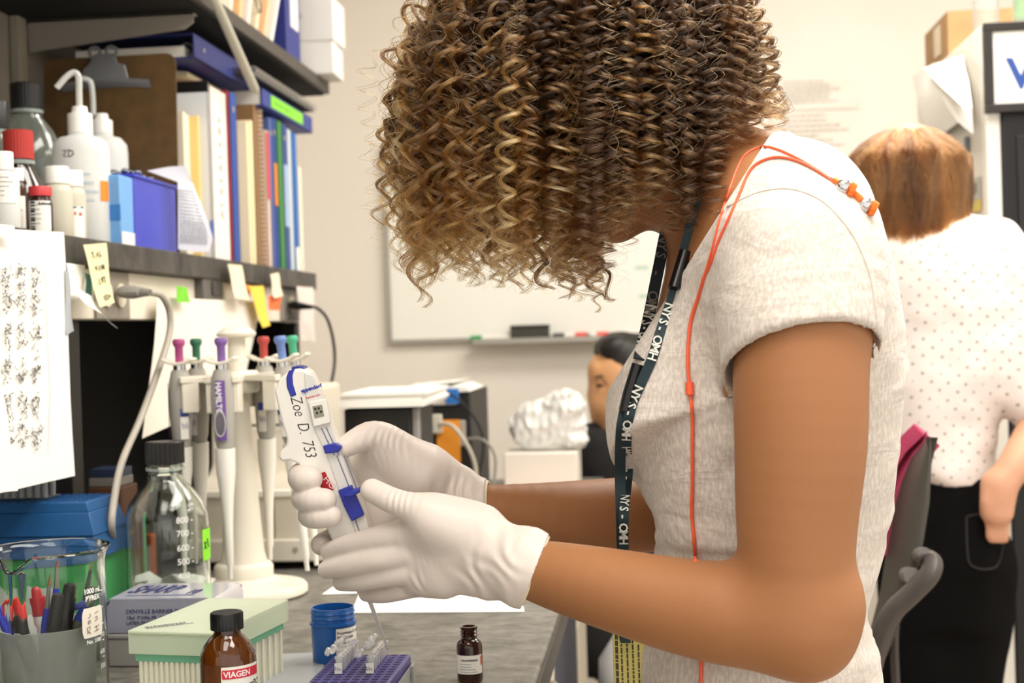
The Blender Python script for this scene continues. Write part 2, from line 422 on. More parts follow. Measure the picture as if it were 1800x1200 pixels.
sb('upper_back_panel', (-1.055, .3, LZ + .001), (-1.045, UEND, UZ - .031), mat('shelf_back_grey', '8d8578', .7), smooth=False)
# slotted wall standards and sheet metal brackets
for (px) in (40, 470):
    y = PX(px, 120, -1.03).y
    st = sb('slotted_standard', (-1.044, y - .016, LZ + .001), (-1.028, y + .016, UZ - .031), mat('standard_paint', '9c9484', .5), bevel=.002)
yb = PX(180, 20, -.9).y
mb = MB(); mb.prism([(-1.03, UZ - .085), (-1.03, UZ - .032), (-.745, UZ - .032), (-.745, UZ - .050), (-.760, UZ - .060)], 0, .0025, Matrix(((1, 0, 0, o_.x), (0, 0, 1, yb + o_.y), (0, 1, 0, o_.z), (0, 0, 0, 1))))
mb.box(Vector((-1.03, yb, UZ - .036)) + o_, Vector((-.745, yb + .02, UZ - .0325)) + o_)
mb.build('shelf_bracket', mat('bracket_paint', '9d9588', .45), sh, smooth=False)

# whiteboard on the back wall
def onwall(px, py, off=0.0): return P(px, py, WALLY - off)
a = onwall(681, 264); b = onwall(688, 597); X0, X1, Z0, Z1 = a.x, onwall(1250, 500).x, b.z, a.z
wb = thing('whiteboard', 'wide framed whiteboard on the back wall with a marker tray', 'whiteboard', ((X0 + X1) / 2, WALLY, (Z0 + Z1) / 2)); lw = (X1 - X0) / 2; lh = (Z1 - Z0) / 2
MB().box((-lw, -.018, -lh), (lw, -.004, lh)).build('board', mat('whiteboard_face', 'fbfaf2', .25), wb)
fm = mat('aluminium', 'b9b6ae', .4, .6)
mb = MB()
for q in (((-lw - .014, -.026, -lh - .014), (lw + .014, -.002, -lh)), ((-lw - .014, -.026, lh), (lw + .014, -.002, lh + .014)), ((-lw - .014, -.026, -lh), (-lw, -.002, lh)), ((lw, -.026, -lh), (lw + .014, -.002, lh))): mb.box(*q)
mb.build('frame', fm, wb, bevel=.002)
xt = onwall(836, 592).x - wb.location.x
MB().box((xt, -.085, -lh - .022), (lw, -.003, -lh - .014)).box((xt, -.088, -lh - .022), (lw, -.083, -lh - .006)).build('marker_tray', fm, wb, bevel=.001)
tz = wb.location.z - lh - .014; ty = WALLY - .053
# faint pen marks left on the board
mb = MB()
for i, (px, py) in enumerate([(735, 330), (742, 352), (728, 372), (738, 395), (745, 412), (1128, 470), (1135, 520), (850, 425), (846, 460)]):
    c = onwall(px, py, .0185) - wb.location
    MB().box((c.x - .02, c.y - .0005, c.z - .006), (c.x + .02, c.y, c.z + .006)).build('pen_mark', mat('faint_marker', 'c9e2d2', .5), wb, smooth=False)
e = MB().box((-.057, -.024, 0), (.057, .024, .042)).build('whiteboard_eraser', mat('eraser_felt', '4a4742', .9), bevel=.004)
ec = onwall(932, 583, .05); e.location = (ec.x, ty, tz); tag(e, 'dark grey whiteboard eraser lying on the marker tray', 'eraser')
MB().box((-.058, -.0255, .036), (.058, .0255, .046)).build('cap_strip', mat('eraser_back', '2b2926', .5), e, bevel=.002)
mk = [(840, '1f9a55', 'green-capped marker at the left end of the whiteboard tray'), (985, '3a3a3e', 'black-capped marker just right of the whiteboard eraser'),
      (1024, 'e8403c', 'red-capped marker on the whiteboard tray, nearest right of the black one'), (1062, 'f0564e', 'white marker with red cap farther along the whiteboard tray')]
for i, (px, c, lab) in enumerate(mk):
    x = onwall(px, 588, .05).x
    t = thing('whiteboard_marker', lab, 'marker', (x, ty, tz + .010), 0, 'markers on the whiteboard tray')
    s_ = 1 if i else -1
    MB().tube([(-.012 * s_, 0, 0), (-.085 * s_ if i == 0 else .09, 0, 0)] if i else [(.012, 0, 0), (.10, 0, 0)], .0085, 12).build('barrel', mat('marker_white', 'f3f0e8', .4), t)
    MB().tube([(-.022, 0, 0), (.013, 0, 0)], .0095, 12).build('cap', mat('cap_' + c, c, .4), t)
# papers taped to the back wall
def wallpaper_sheet(name, lab, pts, seed, lines=12):
    c = [onwall(x, y, .004) for x, y in pts]; ctr = sum(c, Vector()) / 4
    t = thing(name, lab, 'paper', ctr, 0, 'papers taped to the back wall')
    rows = [[c[0].lerp(c[1], j / 4).lerp(c[3].lerp(c[2], j / 4), i / 5) - ctr + Vector((0, -.002 * math.sin(i * 1.3 + j), 0)) for j in range(5)] for i in range(6)]
    MB().strip(rows, .0004).build('sheet', mat('paper_offwhite', 'ece6dc', .8), t)  # off-white paper colour
    w_ = (c[1] - c[0]).length; h_ = (c[3] - c[0]).length
    quadprint('writing', [(x0, y0, x1, y1) for x0, y0, x1, y1 in sheet_lines(lines, w_ * .8, .004, .1 * w_, -.1 * h_, h_ * .8 / lines, seed)],
              frame(x=(1, 0, 0), z=(0, -1, 0), o=c[0] - ctr + Vector((0, -.004, 0))), mat('faint_ink', 'c4bdb6', .8), t)
wallpaper_sheet('wall_notice', 'faint handwritten notice on the back wall left of the freezer, topmost sheet', [(1362, 142), (1505, 138), (1512, 190), (1365, 195)], 3, 6)
wallpaper_sheet('wall_notice', 'larger faint notice on the back wall just above the dark blonde head', [(1355, 196), (1516, 192), (1524, 300), (1362, 306)], 4, 10)
# ------------------------------------------------------------------ the woman with the dispenser
skin = mat('skin_brown', 'a26f49', .5, sss=.10, spec=.35, bump=.08, bscale=500)
def fabric(name, c, c2, scale_, bump=.25):
    m = mat(name, c, .9, spec=.15, sheen=.25); nt = m.node_tree; b = nt.nodes['Principled BSDF']
    tc = nt.nodes.new('ShaderNodeTexCoord')
    mp = nt.nodes.new('ShaderNodeMapping'); mp.inputs['Scale'].default_value = (1, 1, .35); mp.inputs['Rotation'].default_value = (0, .5, 0)
    n = nt.nodes.new('ShaderNodeTexNoise'); n.inputs['Scale'].default_value = scale_; n.inputs['Detail'].default_value = 5
    nt.links.new(tc.outputs['Object'], mp.inputs[0]); nt.links.new(mp.outputs[0], n.inputs['Vector'])
    rp = nt.nodes.new('ShaderNodeValToRGB'); e = rp.color_ramp.elements; e[0].position = .42; e[1].position = .62; e[0].color = (*srgb(c2), 1); e[1].color = (*srgb(c), 1)
    nt.links.new(n.outputs[0], rp.inputs[0]); nt.links.new(rp.outputs[0], b.inputs['Base Color'])
    n2 = nt.nodes.new('ShaderNodeTexNoise'); n2.inputs['Scale'].default_value = 14; n2.inputs['Detail'].default_value = 3; n2.inputs['Distortion'].default_value = .8
    mp2 = nt.nodes.new('ShaderNodeMapping'); mp2.inputs['Scale'].default_value = (.7, 1, 2.6); mp2.inputs['Rotation'].default_value = (0, -.35, 0)
    nt.links.new(tc.outputs['Object'], mp2.inputs[0]); nt.links.new(mp2.outputs[0], n2.inputs['Vector'])
    b1 = nt.nodes.new('ShaderNodeBump'); b1.inputs['Strength'].default_value = bump; b1.inputs['Distance'].default_value = .014
    b2 = nt.nodes.new('ShaderNodeBump'); b2.inputs['Strength'].default_value = .25; b2.inputs['Distance'].default_value = .001
    nt.links.new(n2.outputs[0], b1.inputs['Height']); nt.links.new(n.outputs[0], b2.inputs['Height']); nt.links.new(b1.outputs[0], b2.inputs['Normal']); nt.links.new(b2.outputs[0], b.inputs['Normal'])
    return m
shirtm = fabric('heather_jersey', 'd9d1c8', 'c6bcb3', 420)
glovem = mat('latex_glove', 'e3d8d0', .42, spec=.35, sss=.08, bump=.25, bscale=60)

YC = 1.28                       # middle plane of her torso
def q(px, py, Y): return P(px, py, Y)
# silhouette of the torso: (py, left px, right px, half width)
TOR = [(262, 1300, 1395, .055), (300, 1245, 1462, .10), (350, 1205, 1512, .135), (400, 1178, 1545, .152), (460, 1160, 1563, .155), (520, 1146, 1575, .150), (580, 1128, 1581, .146),
       (640, 1112, 1584, .142), (700, 1108, 1583, .140), (760, 1112, 1579, .136), (820, 1122, 1572, .130), (880, 1140, 1562, .126), (940, 1150, 1551, .124), (1000, 1143, 1538, .128),
       (1060, 1132, 1522, .134), (1100, 1126, 1518, .140), (1130, 1122, 1532, .144), (1160, 1120, 1534, .148), (1200, 1118, 1546, .152), (1330, 1110, 1570, .160)]
def loft(S, prof, yc, inset, k=.012, zt=0):
    zs = []; cs = []; aa = []; bb = []
    for py, l, r_, hw in prof:
        a = P(l, py, yc); b = P(r_, py, yc); zs.append((a.z + b.z) / 2); cs.append((a.x + b.x) / 2); aa.append((b.x - a.x) / 2 - inset); bb.append(hw - inset)
    zs = np.array(zs)[::-1]; cs = np.array(cs)[::-1]; aa = np.array(aa)[::-1]; bb = np.array(bb)[::-1]
    z = S.ax[2]; c = np.interp(z, zs, cs); a = np.interp(z, zs, aa); b = np.interp(z, zs, bb)
    g0 = S.ax[0][:, None, None]; g1 = S.ax[1][None, :, None]
    c = c[None, None, :]; a = a[None, None, :]; b = b[None, None, :]
    ux = np.abs((g0 - c) / a); uy = np.abs((g1 - yc) / b); e = 2.25
    rr = (ux ** e + uy ** e) ** (1 / e); d = (rr - 1) * np.minimum(a, b)
    top = (z - zs[-1])[None, None, :] + 0 * d; bot = (zs[0] - z)[None, None, :] + 0 * d
    d = np.maximum(d, np.maximum(top, bot)); sl = tuple(slice(None) for _ in range(3)); S.comb(sl, d.astype('f4'), k, 'add')

# head frame: u = crown direction, f = facing direction
hu = Vector((-.75, 0, .66)).normalized(); hf = Vector((-.66, 0, -.75)).normalized(); hy = Vector((0, 1, 0))
HC = P(1012, 172, YC + .0)
def hp(u, f, y=0): return HC + hu * u + hf * f + hy * y
HR = np.array([list(hf), list(hy), list(hu)]).T
B = SDF((-.36, .98, .98), (.30, 1.52, 1.66), .0025)
loft(B, TOR, YC, .006)
# head
B.ell(hp(.012, -.012), (.096, .074, .092), HR, .01)
B.ell(hp(-.035, .028), (.064, .060, .085), HR, .02)
B.cone(hp(-.098, .062), hp(-.085, .03), .019, .035, .025)         # chin and jaw
B.ell(hp(.040, .045), (.038, .058, .05), HR, .03)                 # forehead
B.cone(hp(-.002, .088), hp(-.040, .106), .006, .0095, .012)       # nose
B.ell(hp(-.045, .100, -.010), (.009, .007, .006), HR, .005); B.ell(hp(-.045, .100, .010), (.009, .007, .006), HR, .005)
for s_ in (-1, 1):
    B.ell(hp(.0, .081, s_ * .031), (.012, .016, .010), HR, .006, 'cut'); B.ell(hp(-.001, .074, s_ * .031), (.0125, .0125, .0125), HR, .002)
    B.cone(hp(.016, .088, s_ * .018), hp(.015, .078, s_ * .046), .006, .004, .008)
    B.ell(hp(-.01, -.01, s_ * .075), (.018, .006, .030), HR, .005)
    B.ell(hp(-.036, .062, s_ * .036), (.022, .018, .020), HR, .02)
B.cone(hp(-.064, .093, -.018), hp(-.064, .093, .018), .0055, .0055, .004); B.cone(hp(-.074, .090, -.015), hp(-.074, .090, .015), .006, .006, .003)
# neck
B.path([hp(-.055, -.035), P(1215, 290, YC), P(1330, 380, YC)], [.052, .055, .07], .03)
B.cone(P(1290, 350, YC - .03), P(1390, 400, YC - .105), .036, .034, .03); B.cone(P(1290, 350, YC + .03), P(1390, 400, YC + .105), .036, .034, .03)
# near arm
NE = P(1404, 1090, 1.09)
B.path([P(1418, 430, 1.155), P(1420, 520, 1.115), P(1408, 640, 1.097), P(1407, 780, 1.09), P(1400, 930, 1.09), NE], [.050, .0515, .0512, .0495, .0450, .0395], .02)
B.path([NE, P(1300, 1080, 1.10), P(1200, 1065, 1.115), P(1060, 1032, 1.14), P(955, 1006, 1.165), P(890, 990, 1.178)], [.0395, .0400, .0372, .0320, .0262, .019], .02)
B.cone(P(1425, 1120, 1.09), P(1440, 1060, 1.09), .026, .030, .02)
# far arm
B.path([P(1340, 420, 1.42), P(1290, 640, 1.44), P(1240, 880, 1.43)], [.05, .046, .04], .03)
B.path([P(1240, 880, 1.43), P(1140, 902, 1.415), P(1000, 906, 1.375), P(880, 895, 1.347), P(820, 880, 1.335)], [.040, .0385, .0335, .0238, .015], .02)
HIP = Vector((P(1330, 1200, YC).x, YC, .95))
woman = B.mesh('person', skin)
woman.location = (0, 0, 0)
tag(woman, 'curly-haired person in heather tee leaning over bench, gloved hands working a dispenser', 'person')

def bez(pts, n=8):
    """smooth curve through points"""
    pts = [Vector(p) for p in pts]; out = []
    for i in range(len(pts) - 1):
        p0 = pts[max(i - 1, 0)]; p1 = pts[i]; p2 = pts[i + 1]; p3 = pts[min(i + 2, len(pts) - 1)]
        for j in range(n):
            t = j / n; out.append(.5 * ((2 * p1) + (p2 - p0) * t + (2 * p0 - 5 * p1 + 4 * p2 - p3) * t * t + (3 * p1 - p0 - 3 * p2 + p3) * t ** 3))
    out.append(pts[-1]); return out

# tee shirt
S = SDF((.0 - .06, 1.0, .84), (.32, 1.53, 1.50), .0028)
loft(S, TOR, YC, 0)
for s_, yb_ in ((-1, YC - .066), (1, YC + .066)):                      # bust
    S.ell(P(1160, 742, yb_), (.046, .058, .066), None, .045)
# sleeves: swell over the shoulder, then hang round the upper arm
for near in (1, 0):
    if near: pts = [P(1392, 372, 1.185), P(1408, 450, 1.135), P(1408, 560, 1.105), P(1404, 680, 1.094)]
    else: pts = [P(1392, 372, 1.385), P(1365, 480, 1.43), P(1325, 600, 1.445), P(1310, 660, 1.45)]
    S.path(pts, [.052, .064, .0615, .0600] if near else [.06, .062, .057, .055], .035)
S.cone(P(1335, 300, YC - .03), P(1400, 350, YC - .11), .030, .040, .03); S.cone(P(1335, 300, YC + .03), P(1400, 350, YC + .11), .030, .040, .03)
# folds: ridges fanning from the armpit, drapes at the waist
def fold(pts, r_, k=.010, op='add'):
    S.path([Vector(p) for p in pts], [r_] * len(pts), k, op)
def near_y(px, py):             # rough near surface of the torso at a pixel
    best = None
    for i in range(len(TOR) - 1):
        if TOR[i][0] <= py <= TOR[i + 1][0]:
            t = (py - TOR[i][0]) / (TOR[i + 1][0] - TOR[i][0]); l = TOR[i][1] * (1 - t) + TOR[i + 1][1] * t; r_ = TOR[i][2] * (1 - t) + TOR[i + 1][2] * t; hw = TOR[i][3] * (1 - t) + TOR[i + 1][3] * t
            u = min(.98, abs((px - (l + r_) / 2) / ((r_ - l) / 2))); return YC - hw * (1 - u ** 2.25) ** (1 / 2.25)
    return YC - .14
for a_ in ([(1290, 690), (1240, 720), (1180, 735)], [(1292, 770), (1250, 790), (1200, 830)], [(1295, 860), (1240, 885), (1190, 900)], [(1296, 905), (1240, 925), (1175, 915)],
           [(1296, 950), (1230, 950), (1160, 945)], [(1500, 860), (1530, 830), (1560, 790)], [(1500, 950), (1530, 935), (1552, 900)], [(1490, 1030), (1515, 1015), (1540, 960)],
           [(1470, 1150), (1500, 1120), (1530, 1118)], [(1440, 1190), (1490, 1165), (1535, 1165)], [(1515, 700), (1545, 690), (1580, 650)]):
    fold([P(x, y, near_y(x, y) + .004) for x, y in a_], .0058, .014)
fold([P(1268, 560, 1.135), P(1280, 620, 1.135), P(1290, 690, 1.15)], .005, .02, 'cut')
fold([P(1262, 480, 1.145), P(1272, 560, 1.14), P(1288, 640, 1.14)], .0045, .015)
S.noise(.0012, 70, 3); S.noise(.0016, 38, 5, stretch=(.6, .6, 1.5))
S.D += 0
# hollow: open the sleeves and the neck
inner = np.maximum(S.D + .004, 0)
hem_a, hem_b, hem_c = P(1279, 672, 1.11), P(1538, 632, 1.11), P(1430, 547, 1.03)
n_ = (hem_b - hem_a).cross(hem_c - hem_a); n_ = n_ if n_.z < 0 else -n_
# remove sleeve below the hem plane, only around the arm
g = (S.ax[0][:, None, None], S.ax[1][None, :, None], S.ax[2][None, None, :])
def pl(p, n): n = Vector(n).normalized(); return ((g[0] - p[0]) * n[0] + (g[1] - p[1]) * n[1] + (g[2] - p[2]) * n[2]).astype('f4')
thick_in = -(S.D + .0035)
arm_n = S.like(.2)
arm_n.path([P(1414, 430, 1.150), P(1415, 540, 1.113), P(1405, 690, 1.096), P(1405, 900, 1.09)], [.05, .0560, .0555, .055], .01)
arm_n.path([P(1375, 430, 1.42), P(1290, 640, 1.44), P(1240, 880, 1.43)], [.05, .052, .05], .01)
tor2 = S.like(.2); loft(tor2, TOR, YC, 0, 0)
near_side = (g[1] < YC).astype('f4')
hemd = np.where(g[1] < YC, pl(hem_a, n_), pl(P(1300, 600, 1.43), (-.3, .1, -1)))
sleeve_zone = (np.abs(g[1] - YC) > .128) & (g[0] * 0 + g[2] * 0 + hemd > -.0) & (tor2.D > .002)
# keep torso, drop what of the sleeve lies past the hem
drop = np.where((hemd > -.001) & (tor2.D > .0045), hemd + .001, -1).astype('f4')
S.D = np.maximum(S.D, drop)
S.D = np.maximum(S.D, np.where((hemd > -.022) & (np.abs(g[1] - YC) > .125) & (tor2.D > .001), -arm_n.D, -1))   # the opening the arm leaves through
# neckline plane: from the back of the neck to low on the chest
na, nb = P(1342, 256, YC), P(1098, 640, YC); nn = Vector((na - nb)).cross(Vector((0, 1, 0))); nn = nn if nn.x < 0 else -nn
nd = pl(na, nn); S.D = np.maximum(S.D, nd)
S.D = np.maximum(S.D, np.where(nd > -.02, -(tor2.D + .0045), -1))
shirt = S.mesh('tee_shirt', shirtm, woman, 2)

# trousers and shoes (below the frame)
TR = SDF((-.1, 1.0, .0), (.35, 1.55, .93), .006)
for s_ in (-1, 1):
    TR.path([(.09, YC + s_ * .075, .86), (.10, YC + s_ * .085, .50), (.13, YC + s_ * .085, .10)], [.095, .062, .048], .03)
TR.ell((.095, YC, .88), (.115, .165, .10), None, .04)
TR.mesh('trousers', mat('dark_denim', '2b3040', .85, bump=.2), woman)
for s_ in (-1, 1):
    q_ = SDF((-.1, YC + s_ * .085 - .07, 0), (.3, YC + s_ * .085 + .07, .14), .005)
    q_.path([(.16, YC + s_ * .085, .045), (-.0, YC + s_ * .085, .03)], [.042, .034], .02); q_.plane((0, 0, .004), (0, 0, -1))
    q_.mesh('shoe', mat('black_shoe', '1a1a1c', .5), woman)

from mathutils.bvhtree import BVHTree
def bvh(o):
    me = o.data; off = o.matrix_basis.translation + (o.parent.matrix_basis.translation if o.parent else Vector())
    return BVHTree.FromPolygons([v.co + off for v in me.vertices], [tuple(p.vertices) for p in me.polygons])
BV = bvh(shirt); BVW = bvh(woman)
def surf(px, py, off=.001, bvs=None, fallback=None):
    d = ray(px, py).normalized(); best = None
    for b_ in (bvs or (BV, BVW)):
        h = b_.ray_cast(CAM, d, 4)
        if h[0] is not None and (best is None or h[3] < best[3]): best = h
    if best is None: return P(px, py, fallback or YC)
    return best[0] - d * off
# ------------------------------------------------------------------ gloved hands
Z_ = (0, 0, 1)
# near hand (her left), back of the hand towards us
G = SDF((-.36, 1.10, 1.02), (-.05, 1.34, 1.20), .00115)
def dirw(a, b): return (Vector(b) - Vector(a)).normalized()
wr = P(858, 972, 1.185)
G.path([wr, P(815, 968, 1.194), P(772, 972, 1.202), P(735, 978, 1.211)], [.0178, .0172, .0155, .0125], .01, wide=Z_, ratio=2.2)
G.cone(P(765, 925, 1.200), P(722, 938, 1.210), .019, .0140, .012)     # index metacarpal
G.cone(P(780, 1012, 1.212), P(732, 1022, 1.222), .017, .0125, .012)   # little-finger side
def finger(S_, pts, rs, k=.004):
    S_.path(pts, rs, k)
finger(G, [P(722, 934, 1.209), P(672, 944, 1.214), P(618, 957, 1.230), P(578, 968, 1.250)], [.0122, .0112, .0098, .0082], .0035)
finger(G, [P(716, 972, 1.210), P(664, 982, 1.214), P(612, 993, 1.228), P(574, 1001, 1.246)], [.0120, .0110, .0100, .0082], .0035)
finger(G, [P(718, 1004, 1.214), P(676, 1012, 1.220), P(630, 1020, 1.234), P(600, 1023, 1.250)], [.0116, .0104, .0094, .0080], .0035)
finger(G, [P(738, 1026, 1.224), P(704, 1036, 1.230), P(668, 1043, 1.243), P(644, 1043, 1.258)], [.0108, .0094, .0085, .0074], .0035)
# thumb leaves the side of the palm near its base
G.cone(P(815, 935, 1.192), P(762, 910, 1.190), .020, .0165, .02)
finger(G, [P(800, 925, 1.190), P(745, 897, 1.188), P(696, 882, 1.194), P(654, 862, 1.205)], [.0185, .0130, .0112, .0102], .010)
# sleeve of the glove flaring over the forearm
G.path([wr, P(890, 984, 1.178), P(920, 996, 1.171)], [.0185, .0220, .0255], .012, wide=Z_, ratio=1.35)
def wrinkle(S_, c, rad_, ax_, amp, freq):
    g_ = (S_.ax[0][:, None, None] - c[0], S_.ax[1][None, :, None] - c[1], S_.ax[2][None, None, :] - c[2]); ax_ = Vector(ax_).normalized()
    r2_ = (g_[0] ** 2 + g_[1] ** 2 + g_[2] ** 2) / rad_ ** 2; al = g_[0] * ax_.x + g_[1] * ax_.y + g_[2] * ax_.z
    S_.D += (amp * np.exp(-r2_) * np.sin(al * freq + 2.2 * np.sin(g_[2] * 130 + 1) + 1.2 * np.sin(g_[0] * 170))).astype('f4')
G.noise(.00025, 120, 9)
wrinkle(G, P(700, 875, 1.18), .013, (1, 0, -.4), .0009, 1100); wrinkle(G, P(836, 1000, 1.17), .020, (1, 0, .25), .0009, 380); wrinkle(G, P(885, 985, 1.15), .026, (1, 0, .9), .0012, 380); wrinkle(G, P(735, 1018, 1.20), .009, (1, 0, .3), .0007, 520)
# creases at the wrist and thumb
for i, (a_, b_) in enumerate((((822, 905), (838, 1040)), ((700, 868), (712, 900)), ((716, 872), (728, 905)), ((675, 862), (682, 890)), ((850, 905), (880, 960)), ((845, 1045), (880, 1000)))):
    y_ = 1.17 if i in (0, 4, 5) else 1.18
    fa = P(a_[0], a_[1], y_ - .0); fb = P(b_[0], b_[1], y_ - .0)
cuff_a, cuff_b = P(962, 948, 1.165), P(919, 1060, 1.165); nrm_ = (cuff_a - cuff_b).cross(Vector((0, 1, .0))); nrm_ = nrm_ if nrm_.x > 0 else -nrm_
G.path([P(900, 985, 1.178), P(935, 1001, 1.17), P(980, 1014, 1.16)], [.0240, .0278, .0295], .01, wide=Z_, ratio=1.03)
G.plane(cuff_a, nrm_)
glove_l = G.mesh('glove', glovem, woman, 1); glove_l['label'] = 'off-white latex glove on the nearer hand'
# rolled rim
def rim(c, ax, up, ra, rb, name, r=.0016):
    ax = Vector(ax).normalized(); up = Vector(up); up = (up - ax * up.dot(ax)).normalized(); sd = ax.cross(up); pts = [Vector(c) + up * ra * math.cos(t) + sd * rb * math.sin(t) for t in [2 * math.pi * i / 48 for i in range(49)]]
    return MB().tube(pts, r, 8, cap=False).build(name, mat('glove_rim', 'efe3c4', .45), woman, world=True)
rim((cuff_a + cuff_b) / 2 + Vector((0, .004, 0)), nrm_, cuff_a - cuff_b, (cuff_a - cuff_b).length / 2 + .0008, .0285, 'glove_rim')

# far hand (her right): thumb on the lever, fingers wrapped round the barrel
H = SDF((-.42, 1.19, 1.04), (-.10, 1.42, 1.25), .00125)
wr2 = P(800, 878, 1.335)
H.path([wr2, P(745, 858, 1.33), P(690, 850, 1.32), P(648, 858, 1.315)], [.0180, .0195, .0190, .0165], .012, wide=(.25, 0, 1), ratio=1.85)
H.cone(P(735, 832, 1.315), P(672, 790, 1.30), .026, .019, .02)                       # thumb base
H.path([P(725, 822, 1.31), P(682, 778, 1.292), P(650, 766, 1.28), P(606, 786, 1.262)], [.0195, .0155, .0132, .0098], .012)
H.cone(P(640, 830, 1.32), P(650, 895, 1.32), .019, .019, .02); H.cone(P(660, 880, 1.32), P(655, 920, 1.315), .018, .015, .02)
for xs, r_ in (([(628, 812, 1.325), (572, 818, 1.322), (536, 832, 1.292), (529, 839, 1.262), (534, 841, 1.244), (545, 841, 1.240)], .0122),
               ([(630, 850, 1.325), (575, 862, 1.322), (540, 871, 1.290), (534, 876, 1.260), (546, 878, 1.240), (571, 879, 1.2360)], .0114),
               ([(632, 885, 1.325), (580, 895, 1.322), (550, 901, 1.290), (545, 906, 1.262), (557, 908, 1.241), (582, 907, 1.2370)], .0108),
               ([(640, 915, 1.325), (602, 938, 1.322), (572, 952, 1.302), (565, 957, 1.280), (566, 958, 1.268)], .0098)):
    H.path([P(*p_) for p_ in xs], [r_ * 1.05, r_ * 1.02] + [r_] * (len(xs) - 3) + [r_ * .90], .0015)
H.path([wr2, P(835, 886, 1.338), P(900, 895, 1.35)], [.0195, .0245, .0262], .01, wide=Z_, ratio=1.04)
H.noise(.00025, 110, 11)
wrinkle(H, P(682, 790, 1.27), .020, (1, 0, -.1), .0010, 1000); wrinkle(H, P(805, 880, 1.31), .022, (1, 0, .15), .0016, 650)
ca, cb = P(856, 848, 1.345), P(862, 940, 1.345); nr2 = (ca - cb).cross(Vector((0, 1, 0))); nr2 = nr2 if nr2.x > 0 else -nr2
H.plane(ca, nr2)
glove_r = H.mesh('glove', glovem, woman, 1); glove_r['label'] = 'off-white latex glove on the farther hand'
rim((ca + cb) / 2, nr2, ca - cb, (ca - cb).length / 2 + .0008, .0258, 'glove_rim')

# ------------------------------------------------------------------ the hand dispenser
white = mat('device_white', 'ece9e2', .35, coat=.2); blue = mat('device_blue', '2b35a0', .35); blackink = mat('marker_ink', '1b1a1e', .6)
A0, A1 = P(530, 652, 1.262), P(648, 1046, 1.275)
ya = (A0 - A1).normalized(); za = Vector((.05, -1, .0)); fr = frame(y=ya, z=(za - ya * za.dot(ya)), o=A0)
PS = scale_at(A0)                                # px per metre there
disp = thing('hand_dispenser', 'white hand-held liquid dispenser with blue levers, handwriting and small grey display', 'pipette', A0)
LM = fr.copy(); LM.translation = (0, 0, 0)
inv = fr.inverted()
def dl(px, py, dz=0):                            # photo pixel -> dispenser plane, in its own frame
    d = ray(px, py); n = fr.to_3x3() @ Vector((0, 0, 1)); o = fr.translation + n * dz; t = (o - CAM).dot(n) / d.dot(n); v = inv @ (CAM + d * t); return (v.x, v.y)
body_px = [(487, 684), (497, 662), (514, 648), (533, 645), (548, 652), (556, 668), (575, 712), (583, 745), (604, 790), (625, 850), (647, 915), (668, 985), (672, 1030), (632, 1040), (618, 1000), (590, 950),
           (556, 880), (543, 840), (530, 812), (515, 806), (500, 808), (494, 800), (497, 790), (508, 780), (509, 768), (500, 740)]
def inset_poly(pl_, d): 
    cx = sum(p[0] for p in pl_) / len(pl_); cy = sum(p[1] for p in pl_) / len(pl_); return pl_
MB().prism([dl(*p) for p in body_px], -.014, .014, LM).build('body', white, disp, bevel=.005, seg=4)
panel_px = [(535, 655), (551, 660), (580, 742), (600, 800), (645, 915), (662, 985), (650, 990), (602, 880), (575, 800), (548, 745), (538, 700)]
MB().prism([dl(*p, .0145) for p in panel_px], .0138, .0152, LM).build('face_plate', mat('face_plate', 'dcdad6', .3), disp, bevel=.0006)
band = [(507, 652), (518, 647), (514, 660), (515, 675), (521, 694), (511, 698), (504, 680), (503, 664)]
MB().prism([dl(*p, .0145) for p in band], -.0145, .0149, LM).build('dial_wheel', blue, disp, bevel=.0008)
mb = MB()
for i in range(7):
    x, y = dl(518 + i * 3.2, 646.5 + (i - 3) ** 2 * .18, 0); mb.box((x - .0006, y - .002, -.010), (x + .0004, y + .0022, .010), LM)
mb.build('wheel_ridges', blue, disp)
dsp = MB().prism([dl(*p, .015) for p in [(543, 706), (573, 700), (583, 742), (552, 750)]], .014, .0185, LM).build('display_bezel', white, disp, bevel=.001)
MB().prism([dl(*p, .0186) for p in [(549, 714), (566, 711), (570, 731), (553, 735)]], .0184, .0189, LM).build('display', mat('lcd', '8f917e', .2), dsp)
mb = MB()
for p in ((552, 717, 1), (558, 716, 1), (555, 724, 1), (562, 722, 1)):
    x, y = dl(p[0], p[1], .019); mb.box((x, y - .002, .0189), (x + .0018, y, .0191), LM)
mb.build('display_digits', blackink, dsp)
# slots and levers
for a_, b_ in (((565, 752), (588, 800)), ((573, 750), (596, 800)), ((592, 800), (614, 856)), ((605, 800), (628, 860)), ((622, 905), (634, 940))):
    (x0, y0), (x1, y1) = dl(*a_, .0153), dl(*b_, .0153)
    MB().tube([(x0, y0, .0152), (x1, y1, .0152)], .0006, 6, LM).build('slide_slot', mat('slot_grey', '7b7f95', .4), disp)
MB().prism([dl(*p, .017) for p in [(568, 783), (590, 778), (602, 784), (596, 794), (572, 797)]], .012, .020, LM).build('fill_lever', blue, disp, bevel=.001)
lev = MB().prism([dl(*p, .018) for p in [(594, 862), (618, 852), (622, 862), (628, 876), (640, 905), (618, 916), (604, 888)]], .012, .019, LM).build('plunger_block', blue, disp, bevel=.001)
MB().prism([dl(*p, .018) for p in [(604, 870), (612, 862), (638, 854), (640, 860), (618, 872)]], .015, .026, LM).build('dispensing_lever', blue, disp, bevel=.001)
MB().prism([dl(*p, .0155) for p in [(556, 834), (571, 829), (586, 860), (580, 866), (566, 864)]], .0139, .0146, LM).build('red_sticker', mat('sticker_red', 'b3202c', .5), disp, smooth=False)
